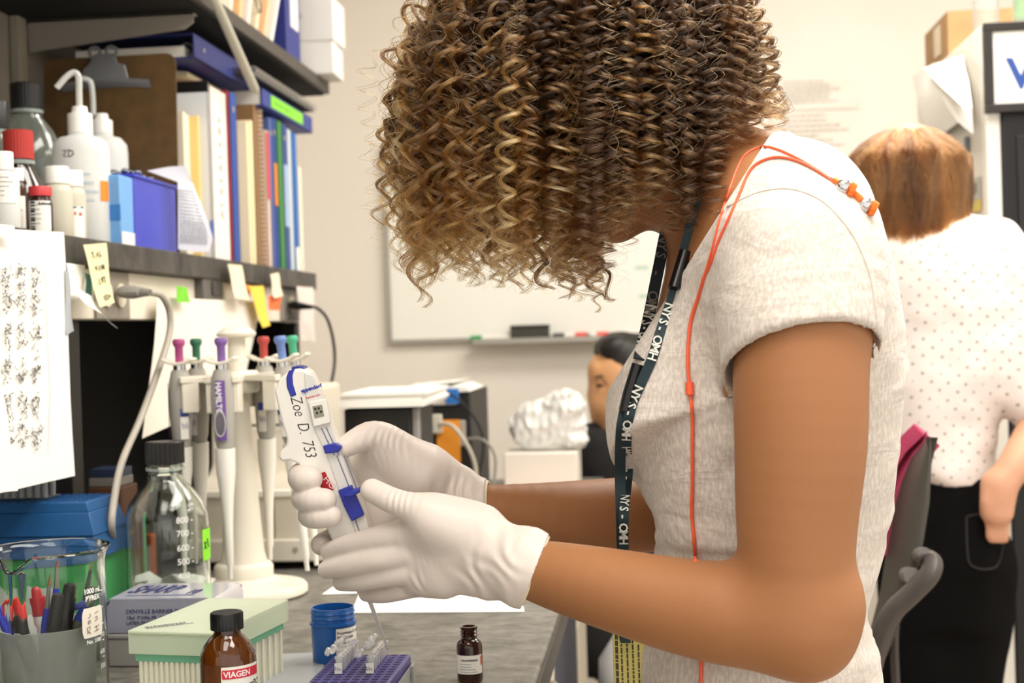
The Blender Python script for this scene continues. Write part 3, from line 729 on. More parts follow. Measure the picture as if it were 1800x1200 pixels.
def dtext(name, s, px, py, size, mat_, ang=0, dz=.0154, **k):
    x, y = dl(px, py, dz); return text(name, s, size, LM @ T(x, y, dz) @ RZ(ang), mat_, disp, **k)
dtext('brand_lettering', 'eppendorf', 530, 690, .0046, blue, R(0), bold=.0002)
dtext('model_lettering', 'Repeater plus', 537, 701, .0025, mat('print_red', 'd8484c', .5), R(-2), shear=.3)
dtext('sticker_lettering', 'HO', 567, 842, .0085, mat('sticker_ink', 'f1d9d8', .6), R(-65), dz=.0148)
# handwriting down the side
dtext('handwriting', 'Zoe  D.  753', 510, 698, .0150, blackink, R(-92), dz=.0141, shear=.25, bold=-.0002, sx=.72)
# plunger stem, tip holder and fine tip into the tube
TIP1 = P(682, 1141, 1.372); base_tip = P(640, 1030, 1.283)
MB().tube([P(632, 1000, 1.276), base_tip], [.010, .0075], 16).build('tip_holder', white, disp, world=True)
MB().tube([base_tip, base_tip.lerp(TIP1, .2), TIP1], [.0048, .0022, .0010], 12).build('dispensing_tip', mat('tip_plastic', 'f2efe8', .25, trans=.35), disp, world=True)
# ------------------------------------------------------------------ curly hair: strands grouped in ringlets
hair_rn = random.Random(11)
bot_x = [680, 720, 745, 790, 850, 900, 950, 1000, 1050, 1085, 1110, 1150, 1200, 1250, 1300, 1340, 1400]
bot_y = [430, 470, 490, 465, 490, 500, 495, 510, 515, 480, 405, 385, 400, 350, 280, 235, 200]
G_ = Vector((0, 0, -1))
def guide(rootdir, lift, turn, jitter, stop, stiff):
    f, y, u = rootdir; p = hp(u * .100, f * .101, y * .080) ; n = (hu * (u / .100) + hf * (f / .101) + hy * (y / .080)).normalized()
    pts = [p.copy()]; d = (n + Vector((hair_rn.gauss(0, jitter), hair_rn.gauss(0, jitter), hair_rn.gauss(0, jitter)))).normalized()
    ds = .005; s_ = 0; wander = Vector((hair_rn.gauss(0, 1), hair_rn.gauss(0, 1), 0)) * .05
    while s_ < .42:
        s_ += ds; g = min(1, max(0, (s_ - lift * .55) / turn)) * .32
        d = (d * (1 - g) + (G_ + wander) * g).normalized(); p = p + d * ds
        v = p - HC; a = Vector((v.dot(hf) / .101, v.dot(hy) / .080, v.dot(hu) / .102)); rr = a.length
        need = 1.0 + min(s_ / .03, 1) * .25 * stiff
        if rr < need: p = HC + (hf * a.x * .101 + hy * a.y * .080 + hu * a.z * .102) * (need / rr)
        v = p - P(1240, 330, YC); 
        if abs(v.y) < .066 and p.z < P(1200, 200, YC).z and abs(v.x) < .06 and p.y < YC: p.y = YC - .066
        pts.append(p.copy()); px, py = proj(p)
        if py > stop + np.interp(px, bot_x, bot_y): break
    return pts
pos = []; rad = []; colr = []; cnt = []
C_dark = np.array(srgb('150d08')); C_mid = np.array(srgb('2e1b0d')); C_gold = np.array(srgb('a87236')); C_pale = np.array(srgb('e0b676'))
def ringlet(pts, rc, pitch, nstr, spread, tone, frizz, thick=.00030, hand=1, ph0=0):
    n = len(pts); A = np.array([tuple(p) for p in pts])
    m = max(12, int(n * .005 / pitch * 13)); m = min(m, 190)
    tt = np.linspace(0, n - 1, m); A = np.stack([np.interp(tt, np.arange(n), A[:, i]) for i in range(3)], 1)
    if m > 12:
        for _ in range(4): A[1:-1] = (A[:-2] + A[1:-1] * 2 + A[2:]) / 4
    D = np.gradient(A, axis=0); D /= np.linalg.norm(D, axis=1)[:, None] + 1e-9
    ref = np.array([.2, 1., .1]); U = np.cross(D, ref); U /= np.linalg.norm(U, axis=1)[:, None] + 1e-9; V = np.cross(D, U)
    s_ = np.concatenate([[0], np.cumsum(np.linalg.norm(np.diff(A, axis=0), axis=1))]); tot = s_[-1]; t = s_ / max(tot, 1e-6)
    ramp = np.clip(s_ / .035, 0, 1) ** .8
    wob = 1 + .3 * np.sin(s_ * 60 + ph0 * 3) + .12 * np.sin(s_ * 170 + ph0)
    for k in range(nstr):
        r1 = hair_rn.gauss(0, spread); r2 = hair_rn.gauss(0, spread); ph = ph0 + hair_rn.gauss(0, .13) + hand * 2 * math.pi * s_ / (pitch * (1 + hair_rn.gauss(0, .004)))
        rcs = rc * wob * (1 + hair_rn.gauss(0, .07)) * ramp
        fz = frizz * (hair_rn.random() ** 3) * t ** 1.5
        ox = np.cos(ph) * rcs + r1 * (.4 + .6 * ramp) + fz * np.sin(s_ * hair_rn.uniform(60, 160) + k); oy = np.sin(ph) * rcs + r2 * (.4 + .6 * ramp) + fz * np.cos(s_ * hair_rn.uniform(60, 160) + k * 2)
        Q = A + U * ox[:, None] + V * oy[:, None]
        cut = m if hair_rn.random() < .5 else max(8, int(m * hair_rn.uniform(.72, 1)))
        Q = Q[:cut]; tq = t[:cut]; pos.append(Q); cnt.append(cut)
        rad.append(thick * (1 - .75 * (tq / tq[-1]) ** 3))
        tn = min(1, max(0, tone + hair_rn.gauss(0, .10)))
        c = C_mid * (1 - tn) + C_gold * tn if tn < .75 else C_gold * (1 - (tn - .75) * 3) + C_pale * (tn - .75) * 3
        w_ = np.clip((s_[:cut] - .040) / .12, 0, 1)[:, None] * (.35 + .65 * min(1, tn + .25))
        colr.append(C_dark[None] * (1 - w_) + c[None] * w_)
def scalp_dir():
    while True:
        a = Vector((hair_rn.gauss(0, 1), hair_rn.gauss(0, 1), hair_rn.gauss(0, 1))).normalized(); f, y, u = a
        if f > .42 and u < .46 + .2 * (abs(y)): continue            # the face
        if u < -.30 - .3 * (f < 0): continue
        if f > .15 and u < -.05: continue
        if y > .55 and hair_rn.random() < .5: continue
        return (f, y, u)
NL = 720
for i in range(NL):
    rd = scalp_dir(); f, y, u = rd
    front = max(0, min(1, (u * .75 + f * .75 + .15)))                # towards the fringe
    n = (hu * u + hf * f + hy * y)
    back = max(0, -f)
    lift = hair_rn.uniform(.010, .060) * (1 - .25 * front) * (1.0 + .1 * back)
    if y < -.5: lift *= .8
    stop = -abs(hair_rn.gauss(0, 85)) + hair_rn.uniform(-35, 30)
    if hair_rn.random() < .35 * (1 - front): stop -= hair_rn.uniform(40, 220)
    pts = guide(rd, lift, hair_rn.uniform(.03, .08), .28, stop, hair_rn.uniform(.2, 1.4))
    if len(pts) < 6: continue
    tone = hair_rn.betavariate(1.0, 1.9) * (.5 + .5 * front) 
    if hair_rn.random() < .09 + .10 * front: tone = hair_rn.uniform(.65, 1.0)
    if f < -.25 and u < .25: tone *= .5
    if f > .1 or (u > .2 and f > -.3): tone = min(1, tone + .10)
    rc = hair_rn.uniform(.0046, .0090) * (1.0 + .1 * front); pitch = hair_rn.uniform(.019, .030) * (.52 + .85 * front)
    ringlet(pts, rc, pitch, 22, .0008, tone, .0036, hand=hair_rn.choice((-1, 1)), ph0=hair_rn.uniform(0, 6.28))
# loose frizz: single fine hairs
for i in range(420):
    rd = scalp_dir(); pts = guide(rd, hair_rn.uniform(.02, .07), hair_rn.uniform(.03, .08), .4, -abs(hair_rn.gauss(0, 90)) + 15, 1.2)
    if len(pts) < 6: continue
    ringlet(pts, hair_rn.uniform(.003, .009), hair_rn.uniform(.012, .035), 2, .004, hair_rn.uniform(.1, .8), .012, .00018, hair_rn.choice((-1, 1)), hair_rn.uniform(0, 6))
# the long ringlets that hang clear of the fringe
for (x0, y0, x1, y1, tone) in ((740, 120, 742, 540, .25), (722, 150, 752, 500, .5), (1000, 330, 1085, 525, .2), (985, 360, 1010, 520, .35), (960, 330, 1000, 505, .4), (905, 330, 925, 470, .5), (935, 380, 968, 515, .5),
                         (700, 130, 715, 470, .15), (840, 330, 850, 455, .7), (1040, 380, 1050, 530, .3), (770, 200, 775, 480, .6), (810, 240, 830, 500, .8), (868, 300, 880, 500, .7), (1060, 330, 1040, 470, .3), (728, 260, 735, 530, .3), (880, 60, 900, 470, .95), (930, 60, 1010, 330, .9), (1010, 40, 1180, 200, .75), (960, 0, 1060, 350, 1), (850, 20, 960, 330, 1)):
    Y_ = YC - hair_rn.uniform(.085, .105) if x1 > 860 and y1 < 480 else YC - hair_rn.uniform(.03, .09)
    a, b = P(x0, y0, Y_), P(x1, y1, Y_); bend = Vector((hair_rn.gauss(0, .006), 0, 0))
    pts = [a.lerp(b, t / 40) + bend * math.sin(t / 40 * math.pi * 2) for t in range(41)]
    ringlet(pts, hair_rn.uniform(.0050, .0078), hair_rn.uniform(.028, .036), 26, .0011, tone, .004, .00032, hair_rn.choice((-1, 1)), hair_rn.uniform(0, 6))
hc = bpy.data.hair_curves.new('curly_hair'); hc.add_curves(cnt)
PA = np.concatenate(pos).astype('f4'); hc.attributes['position'].data.foreach_set('vector', PA.ravel())
ra = hc.attributes.new('radius', 'FLOAT', 'POINT') if 'radius' not in hc.attributes else hc.attributes['radius']; ra.data.foreach_set('value', np.concatenate(rad).astype('f4'))
ca_ = hc.attributes.new('tint', 'FLOAT_COLOR', 'POINT'); cc = np.concatenate(colr); ca_.data.foreach_set('color', np.concatenate([cc, np.ones((len(cc), 1))], 1).astype('f4').ravel())
hm = bpy.data.materials.new('curly_hair'); hm.use_nodes = True; nt = hm.node_tree; nt.nodes.remove(nt.nodes['Principled BSDF'])
hb = nt.nodes.new('ShaderNodeBsdfHairPrincipled'); hb.parametrization = 'COLOR'; hb.inputs['Roughness'].default_value = .26; hb.inputs['Radial Roughness'].default_value = .4
at = nt.nodes.new('ShaderNodeAttribute'); at.attribute_name = 'tint'; nt.links.new(at.outputs['Color'], hb.inputs['Color']); nt.links.new(hb.outputs[0], nt.nodes['Material Output'].inputs[0])
hc.materials.append(hm); ho = bpy.data.objects.new('curly_hair', hc); COL.objects.link(ho); ho.parent = woman
print('HAIR', len(cnt), len(PA))
# ------------------------------------------------------------------ lanyards, badge, earphones
BVF = (BV, BVW)
lanm = mat('lanyard_navy', '14202a', .6); lan2 = mat('lanyard_teal', '152c33', .6); clipm = mat('clip_black', '111013', .25); inkw = mat('lanyard_print', 'd8d9d2', .7)
def ribbon(name, pts, wpx, m, parent):
    """flat woven strap; pts world, width along the side of the path"""
    c = bez(pts, 8); rows = []
    for i, p in enumerate(c):
        t = (c[min(i + 1, len(c) - 1)] - c[max(i - 1, 0)]).normalized(); v = (CAM - p).normalized(); sd = t.cross(v).normalized(); sd = (sd + Vector((0, .35, 0)) * (1 if sd.x > 0 else -1) * 0).normalized()
        rows.append([p - sd * wpx, p, p + sd * wpx])
    mb = MB(); mb.strip(rows, .0012); return mb.build(name, m, parent, world=False), c
def along(c, s_):
    L_ = 0
    for a, b in zip(c, c[1:]):
        l = (b - a).length
        if L_ + l >= s_: return a.lerp(b, (s_ - L_) / l), (b - a).normalized()
        L_ += l
    return c[-1], (c[-1] - c[-2]).normalized()
def strap_print(words, c, s0, size, parent, m, flip=False, step=None):
    """lettering set letter by letter along a strap"""
    mb = MB(); s_ = s0
    for ch in words:
        if ch != ' ':
            p, t = along(c, s_); v = (CAM - p).normalized(); xa = t if not flip else -t; ya = v.cross(xa).normalized()
            cu = bpy.data.curves.new('g', 'FONT'); cu.body = ch; cu.size = size; cu.resolution_u = 2; cu.offset = .0002; tmp = bpy.data.objects.new('g', cu); me = bpy.data.meshes.new_from_object(tmp)
            M = frame(x=xa, y=ya, o=p + v * .0016 - ya * size * .35)
            mb.add([tuple(v_.co) for v_ in me.vertices], [tuple(f.vertices) for f in me.polygons], M)
            bpy.data.objects.remove(tmp); bpy.data.curves.remove(cu); bpy.data.meshes.remove(me)
        s_ += (step or size * .72)
    return mb.build('lanyard_lettering', m, parent, smooth=False)
def sp(px, py, off=.004): return surf(px, py, off)
lan = thing('lanyard', 'dark navy and teal woven badge straps hanging from the neck over the tee', 'lanyard', (0, 0, 0))
# far strap, from the neck side down the front, hanging clear of the chest
c1p = [P(1262, 250, YC - .055), P(1215, 330, YC - .03), P(1176, 392, YC - .012), P(1158, 470, YC - .02), P(1140, 560, YC - .04), sp(1124, 630, .004)]
o1, c1 = ribbon('far_strap', c1p, .0052, lanm, lan)
strap_print('NYS - OMH  ', c1, .098, .0125, lan, mat('print_dim', '77756f', .7)); strap_print('NYS-OMH', c1, .165, .0150, lan, inkw, step=.0098)
MB().tube([sp(1121, 640, .006), sp(1106, 690, .006), sp(1098, 722, .006)], [.0050, .0053, .0052], 12).build('buckle', clipm, lan)
o2, c2 = ribbon('far_strap', [sp(1098, 722, .004), sp(1092, 760, .004), P(1090, 830, YC - .070), P(1092, 905, YC - .068), P(1094, 985, YC - .054), P(1096, 1100, YC - .054), P(1100, 1128, YC - .054)], .0046, lan2, lan)
# near strap
n1p = [sp(1252, 262), sp(1238, 330), sp(1220, 395), P(1204, 445, YC - .085)]
n1p = [sp(*p_, .003) for p_ in ((1254, 262), (1246, 300), (1232, 345), (1218, 395), (1205, 445))]
o3, c3 = ribbon('near_strap', n1p, .0058, lan2, lan)
MB().tube([sp(1205, 443, .006), sp(1186, 508, .007)], [.0056, .0060], 12).build('buckle', clipm, lan)
n2p = [sp(1186, 508, .004), sp(1176, 540, .004), sp(1160, 585, .004), sp(1146, 630, .004), sp(1128, 670, .004), sp(1113, 705, .004), sp(1104, 740, .004), sp(1101, 780, .004), sp(1104, 830, .004), P(1097, 900, YC - .078), P(1097, 985, YC - .064), P(1100, 1130, YC - .06)]
o4, c4 = ribbon('near_strap', n2p, .0042, lan2, lan)
strap_print('NYS-OMH   NYS-OMH', c4, .012, .0105, lan, inkw, step=.0075); strap_print('HMYSH  --  NYS-OMH', c4, .150, .0105, lan, inkw, step=.0072)
# badge hanging at the hip, partly behind the nearer forearm
badge = thing('id_badge', 'yellow printed card in a clear badge sleeve hanging below the forearm', 'badge', P(1112, 1165, YC - .055))
bf = frame(x=(1, -.25, 0), y=(-.02, 0, 1)); 
MB().box((-.0165, -.04, -.0006), (.0118, .034, .0006), bf).build('card', mat('badge_card', 'c9bd70', .5), badge)
MB().box((-.0175, -.045, -.0012), (.026, .038, -.0008), bf).box((.0120, -.045, -.001), (.0135, .038, .0016), bf).box((.023, -.045, -.001), (.0245, .038, .0016), bf).build('sleeve', mat('clear_vinyl', 'c3c6c4', .15, trans=.75), badge)
mb = MB(); rn = random.Random(5)
for col_ in range(5):
    y = -.036
    while y < .028 - .003 * col_:
        l = rn.uniform(.0015, .006); mb.box((-.0150 + col_ * .0050, y, .0006), (-.0135 + col_ * .0050 + (.0012 if col_ == 0 else 0), y + l, .0009), bf); y += l + .0010
mb.build('card_print', mat('badge_ink', '4b4424', .7), badge, smooth=False)
# earphones
ear = thing('earphones', 'orange earphone cord draped over the shoulder and down the tee', 'earphones', (0, 0, 0))
orm = mat('cord_orange', 'f0613c', .4)
def draped(name, pxs, r_, m, par, off=.0015):
    pts = [surf(x, y, off) for x, y in pxs]; return MB().tube(bez(pts, 5), r_, 8).build(name, m, par)
def dense(pxs, n=4):
    v = bez([Vector((x, y, 0)) for x, y in pxs], n); return [(p.x, p.y) for p in v]
draped('cord', dense([(1470, 322), (1440, 300), (1400, 277), (1365, 262), (1338, 258), (1310, 272), (1294, 300), (1278, 345), (1264, 390), (1254, 430), (1246, 460), (1238, 485)]), .0011, orm, ear)
draped('cord', dense([(1478, 328), (1440, 302), (1405, 284), (1370, 276), (1340, 282), (1318, 300), (1298, 345), (1280, 385), (1262, 425), (1250, 460), (1238, 485)]), .0011, orm, ear, .0022)
draped('cord', dense([(1238, 485), (1228, 520), (1215, 560), (1210, 600), (1209, 640), (1212, 680), (1217, 730), (1217, 790), (1217, 850), (1216, 900), (1220, 950), (1222, 985)]), .0015, orm, ear, .0024)
pts_ = [surf(x, y, .003, (BV,)) for x, y in dense([(1222, 985), (1226, 1040), (1230, 1120), (1232, 1180), (1230, 1230)])]
MB().tube(bez(pts_, 4), .0015, 8).build('cord', orm, ear)
MB().tube([surf(1212, 672, .003), surf(1213, 694, .003)], .0036, 10).build('cord_slider', orm, ear)
sil = mat('ear_silver', 'cfd0d4', .15, 1); oran = mat('ear_orange', 'ef7a32', .25, .3)
for name, a_, b_ in (('earbud', (1462, 312), (1484, 328)), ('earbud', (1492, 332), (1522, 360))):
    pa, pb = surf(a_[0], a_[1], .004), surf(b_[0], b_[1], .006)
    e_ = MB().tube([pa, pa.lerp(pb, .25)], .0020, 10).build(name, sil, ear)
    MB().tube([pa.lerp(pb, .22), pb], [.0028, .0034], 12).build('barrel', oran, e_)
    MB().ball(pb, .0062, 10, sc3=(1, .8, 1)).build('housing', sil, e_)
    MB().tube([pb + Vector((.0035, 0, -.002)), pb + Vector((.0075, 0, -.004))], [.0066, .0056], 14).build('ear_tip', oran, e_)
# seams of the tee
def seam(pxs, name='seam'):
    draped(name, dense(pxs), .0007, mat('seam_darker', 'c6bcb2', .9), woman, .0002)  # thin seam line, slightly darker than the jersey
seam([(1262, 372), (1300, 352), (1340, 336), (1390, 332), (1440, 350), (1478, 385), (1508, 430), (1530, 490), (1541, 560)])
# ------------------------------------------------------------------ things on the bench
glass = mat('clear_glass', 'f6fbf8', .02, trans=1, ior=1.45)
clearp = mat('clear_plastic', 'eef0ee', .12, trans=.85, ior=1.2)
frost = mat('frosted_plastic', 'dddcd6', .45, alpha=.55)
black = mat('black_plastic', '121112', .4); amber = mat('amber_glass', '7e4210', .08, trans=.75, ior=1.45, coat=.5)
ivory = mat('ivory_plastic', 'e4ddcd', .4, coat=.1); grip = mat('pipette_grey', 'a8a49c', .45); paper = mat('white_paper', 'f6f3ec', .8); labelw = mat('label_white', 'efece4', .6)
inkb = mat('print_black', '26252a', .7); inkf = mat('print_grey', '7d7c80', .7)
def ribcap(mb, r, z0, z1, n=40, m=None):
    """screw cap with fine ribs"""
    prof = []
    vs = []; fs = []
    for z in (z0, z1 - .0012):
        for k in range(n * 2):
            rr = r * (1 if k % 2 else .965); vs.append((rr * math.cos(math.pi * k / n), rr * math.sin(math.pi * k / n), z))
    N = n * 2; vs += [(r * .93 * math.cos(math.pi * k / n), r * .93 * math.sin(math.pi * k / n), z1) for k in range(N)]
    for lv in (0, 1): fs += [(lv * N + k, lv * N + (k + 1) % N, (lv + 1) * N + (k + 1) % N, (lv + 1) * N + k) for k in range(N)]
    fs += [tuple(range(N - 1, -1, -1)), tuple(2 * N + k for k in range(N))]; return mb.add(vs, fs, m)
def facing(loc):                          # yaw that turns local -y toward the camera
    d = Vector((loc[0], loc[1], 0)); return math.atan2(d.y, d.x) - math.pi / 2
def lab(o, y, z, r=None):                 # frame for text on the side facing local -y ; wrapped text sits round radius r
    return frame(x=(1, 0, 0), y=(0, 0, 1), o=(0, 0 if r else y, z))

# ---- large clear bottle
loc = P(300, 1112, 1.70); loc.z = BZ
t = thing('lab_bottle', 'tall empty clear glass bottle with black screw cap and green tape, behind the tip boxes', 'bottle', loc, facing(loc))
prof = [(0, .004), (.044, .004), (.0485, .008), (.0505, .016), (.0505, .128), (.049, .142), (.044, .156), (.034, .170), (.0245, .179), (.0215, .184), (.0205, .192), (.022, .195), (.022, .200), (.0200, .202), (.0200, .216),
        (.0178, .216), (.0178, .186), (.0200, .181), (.032, .166), (.0415, .153), (.0468, .140), (.0482, .127), (.0482, .017), (.046, .010), (.040, .0075), (0, .0075)]
prof = [(r, z - .004) for r, z in prof]
MB().lathe(prof, 56).build('glass_body', glass, t)
mb = MB(); ribcap(mb, .0238, .199, .226, 34); mb.build('screw_cap', black, t)
MB().lathe([(.0225, .191), (.0235, .191), (.0235, .194), (.0225, .194)], 40, close=True).build('pouring_ring', mat('ring_clear', 'cfd8d2', .1, trans=.6), t)
wm = mat('white_enamel', 'f4f4f0', .6)
for i, (s_, z) in enumerate((('800', .130), ('700', .114), ('600', .0965), ('500', .080), ('400', .063))):
    text('graduation', s_ + ' -', .0105, frame(x=(1, 0, 0), y=(0, 0, 1), o=(0, 0, z)) @ T(0, 0, 0) , wm, t, wrap=.0508, bold=.0001).rotation_euler = (0, 0, R(12))
gt = wraplabel('green_tape', .0509, R(-36), R(6), .080, .118, mat('tape_green', '8ae02c', .6), t, round_=0)
mb = MB(); mb.tube([(.046, -.0235, .103), (.0435, -.0275, .094)], .0006, 6); mb.tube([(.0435, -.0275, .103), (.046, -.0235, .094)], .0006, 6); mb.tube([(.0475, -.0205, .106), (.0485, -.018, .095)], .0006, 6)
mb.build('tape_writing', inkb, gt)

o = MB(); rn = random.Random(4); rows = [[(-.055 + .022 * i + .004 * math.sin(j * 2.1 + i), .0 + .012 * math.sin(i * 1.9 + j * 1.3), .002 + .010 * j + (.006 * math.sin(i * 2.3) if j else 0)) for i in range(6)] for j in range(5)]
o.strip(rows, .0008); o = o.build('crumpled_wrapper', paper); o.location = (P(300, 1040, 1.80).x, 1.80, BZ); tag(o, 'crumpled white paper wrapper seen through the large clear bottle', 'paper')
# ---- pipette carousel
loc = P(430, 1046, 1.89); loc.z = BZ
ca_loc = loc.copy()
t = thing('pipette_carousel', 'ivory pipette carousel stand with round base, tapered column and mushroom-shaped top', 'stand', loc, 0)
MB().lathe([(0, 0), (.082, 0), (.086, .003), (.086, .010), (.083, .014), (.060, .019), (.046, .022), (.040, .026), (.040, .040), (.037, .044), (.032, .046), (.0285, .06), (.024, .12), (.019, .19), (.0155, .25), (.0150, .30), (0, .30)], 64).build('base_and_column', ivory, t)
MB().lathe([(0, .29), (.0125, .29), (.0120, .35), (.026, .353), (.027, .357), (.020, .363), (.008, .367), (0, .368)], 40).build('mushroom_handle', ivory, t)
HZ = .298
MB().lathe([(0, HZ - .022), (.026, HZ - .022), (.029, HZ - .018), (.029, HZ + .004), (.026, HZ + .008), (0, HZ + .008)], 40).build('hub', ivory, t)
PIP = [(-88, 'purple', '7b5a9c', 'grey pipette with purple plunger and purple lettered label, front of the carousel', 0.0),
       (-150, 'magenta', 'a8497e', 'grey pipette with magenta plunger, leftmost on the carousel', 0),
       (152, 'dark green', '2f6b55', 'grey pipette with dark green plunger, back left of the carousel', 0),
       (78, 'red', 'b34640', 'grey pipette with red plunger at the back of the carousel column', 0),
       (-22, 'pale blue', '6d87c0', 'grey pipette with pale blue plunger on the right of the carousel', 0),
       (12, 'green', '4fae86', 'grey pipette with green plunger, rightmost on the carousel', 0)]
def holder(a):
    """two prongs round the pipette neck, hung from a plate on the hub"""
    mb = MB(); M = RZ(R(a)) @ T(0, 0, HZ)
    mb.prism([(.022, -.016), (.060, -.022), (.082, -.024), (.084, -.014), (.070, -.011), (.066, 0), (.070, .011), (.084, .014), (.082, .024), (.060, .022), (.022, .016)], -.006, .003, M)
    for s_ in (-1, 1): mb.prism([(.058, s_ * .014), (.080, s_ * .014), (.080, s_ * .022), (.058, s_ * .022)], -.045, .002, M)
    return mb.build('holder', ivory, t, bevel=.0015)
first = None
lean = {0: (0, 0), 4: (0, R(-6)), 5: (0, R(-4))}
for i, (ang, cn, chex, lb, _) in enumerate(PIP):
    holder(ang)
    a = R(ang); p = ca_loc + Vector((math.cos(a) * .078, math.sin(a) * .078, 0)); p.z = BZ + .306
    pt = thing('pipette', lb, 'pipette', p, 0, 'pipettes hung on the carousel')
    rot = {4: (0, R(-5), 0), 5: (0, R(-4.5), 0), 0: (0, R(-.5), 0)}.get(i, (0, 0, 0)); pt.rotation_euler = rot
    if first is None:
        MB().lathe([(0, -.098), (.0105, -.098), (.0128, -.088), (.0150, -.06), (.0158, -.03), (.0142, -.010), (.0120, 0), (.0105, .004), (0, .004)], 28).build('grip_body', grip, pt)
        MB().lathe([(0, .004), (.0085, .004), (.0085, .012), (0, .012)], 20).build('metal_collar', mat('chrome', 'c8c8c8', .15, 1), pt)
        mb = MB(); mb.add(*(lambda m_: (m_.v, m_.f))(MB().strip([[(x * .020, -.002 - .014 * abs(math.sin(x)) * 0 + y_, .010 + .006 * x * x) for y_ in (-.012, 0, .012)] for x in (-1.1, -.6, 0, .6, 1.1)], .004))); mb.build('finger_rest', ivory, pt, bevel=.001)
        MB().lathe([(0, -.27), (.0030, -.27), (.0032, -.255), (.0050, -.25), (.0062, -.20), (.0085, -.165), (.0125, -.130), (.0132, -.099), (0, -.099)], 24).build('shaft', mat('shaft_white', 'eeeae0', .35), pt)
        first = pt; base_parts = list(pt.children)
    else:
        for ch in base_parts:
            c = ch.copy(); COL.objects.link(c); c.parent = pt
    MB().lathe([(0, .010), (.0055, .010), (.0055, .034), (.0080, .038), (.0086, .042), (.0070, .0455), (0, .046)], 24).build('plunger', mat('plunger_' + cn.replace(' ', '_'), chex, .45), pt)
    if i in (0,):
        lm = mat('label_purple', '6b4a94', .5)
        o = wraplabel('name_label', .0160, R(-110), R(-62), -.088, -.010, lm, pt, round_=.1)
        for v in o.data.vertices: v.co.x *= 1.0
        text('name_lettering', 'HAMILTON', .0105, frame(x=(0, 0, -1), z=(0, -1, 0), o=(-.0040, -.0168, -.012)), mat('lettering_white', 'f2eef5', .6), pt, bold=.0003, sx=.92)
        MB().lathe([(.0100, 0), (.0112, 0), (.0112, .002), (.0100, .002)], 24, T(0, -.0158, -.066) @ RX(R(90)) @ Matrix.Diagonal((.66, 1.55, 1, 1)), close=True).build('window_ring', mat('ring_grey', 'c9c7cc', .3), pt)
        MB().lathe([(0, 0), (.0098, 0), (.0098, .0013), (0, .0013)], 24, T(0, -.0158, -.066) @ RX(R(90)) @ Matrix.Diagonal((.62, 1.5, 1, 1))).build('volume_window', mat('window_grey', '66626c', .15), pt)
    elif i == 1: wraplabel('edge_label', .0160, R(-158), R(-140), -.086, -.012, mat('label_magenta', '8d4470', .5), pt)
    elif i == 4:
        wraplabel('name_label', .0160, R(-88), R(-58), -.086, -.010, mat('label_blue', '7f9ccb', .5), pt)
        MB().lathe([(.0100, 0), (.0112, 0), (.0112, .002), (.0100, .002)], 24, T(.006, -.0148, -.066) @ RX(R(90)) @ Matrix.Diagonal((.5, 1.5, 1, 1)), close=True).build('window_ring', mat('ring_grey', 'c9c7cc', .3), pt)
    if i:
        a0 = {1: -75, 2: -120, 3: -115, 4: -135, 5: -110}[i]
        w_ = wraplabel('tape_label', .0153, R(a0), R(a0 + 42), -.088, -.048, labelw, pt, round_=0); wraplabel('tape_stripe', .0157, R(a0), R(a0 + 42), -.058, -.047, mat('tape_blue', '32439a', .5), w_, round_=0)
        mb = MB()
        for k in range(3):
            a1 = R(a0 + 8 + 11 * k); mb.tube([(.0158 * math.cos(a1), .0158 * math.sin(a1), -.066 - .002 * (k % 2)), (.0158 * math.cos(a1 + .1), .0158 * math.sin(a1 + .1), -.074)], .0005, 5)
        mb.build('pen_strokes', mat('pen_blue', '2c3f8e', .6), w_)

# ---- beige instrument behind the stand
a = P(332, 690, 2.10); b = P(596, 1015, 2.10)
t = thing('bench_instrument', 'large beige bench instrument with a stepped front behind the pipette carousel', 'instrument', ((a.x + b.x) / 2, 2.26, BZ))
hw = (b.x - a.x) / 2; hh = a.z - BZ
MB().prism([(-.16, .012), (-.16, .115), (-.135, .132), (-.09, .138), (-.07, .15), (-.055, hh - .02), (-.04, hh), (.16, hh), (.16, .012)], -hw, hw - .06, Matrix(((0, 0, 1, 0), (1, 0, 0, 0), (0, 1, 0, 0), (0, 0, 0, 1)))).build('housing', mat('instrument_beige', 'cfc7b6', .5), t, bevel=.008, seg=3)
MB().prism([(-.162, .012), (-.162, .108), (-.13, .128), (.10, .128), (.10, .012)], hw - .10, hw, Matrix(((0, 0, 1, 0), (1, 0, 0, 0), (0, 1, 0, 0), (0, 0, 0, 1)))).build('side_pod', mat('instrument_beige', 'cfc7b6', .5), t, bevel=.006)
MB().box((-hw + .002, -.172, .012), (hw - .004, -.158, .046)).build('front_rail', mat('instrument_light', 'd9d2c4', .45), t, bevel=.003)
MB().box((-hw + .004, -.1645, .108), (hw - .004, -.157, .120)).build('lip', mat('instrument_pale', 'efe9de', .4), t, bevel=.003)
MB().lathe([(0, 0), (.0045, 0), (.004, .002), (0, .0022)], 20, T(hw - .062, -.172, .031) @ RX(R(90))).build('screw', mat('steel', 'c9c6c0', .3, 1), t)
MB().box((-.05, -.0562 - .02, hh - .06), (hw - .08, -.055 - .02, hh - .055)).build('panel_seam', mat('seam_dark', '6f6a60', .6), t)
for x in (-hw + .04, hw - .04):
    for y in (-.13, .12): MB().lathe([(0, 0), (.014, 0), (.016, .012), (0, .012)], 16, T(x, y, 0)).build('rubber_foot', black, t)

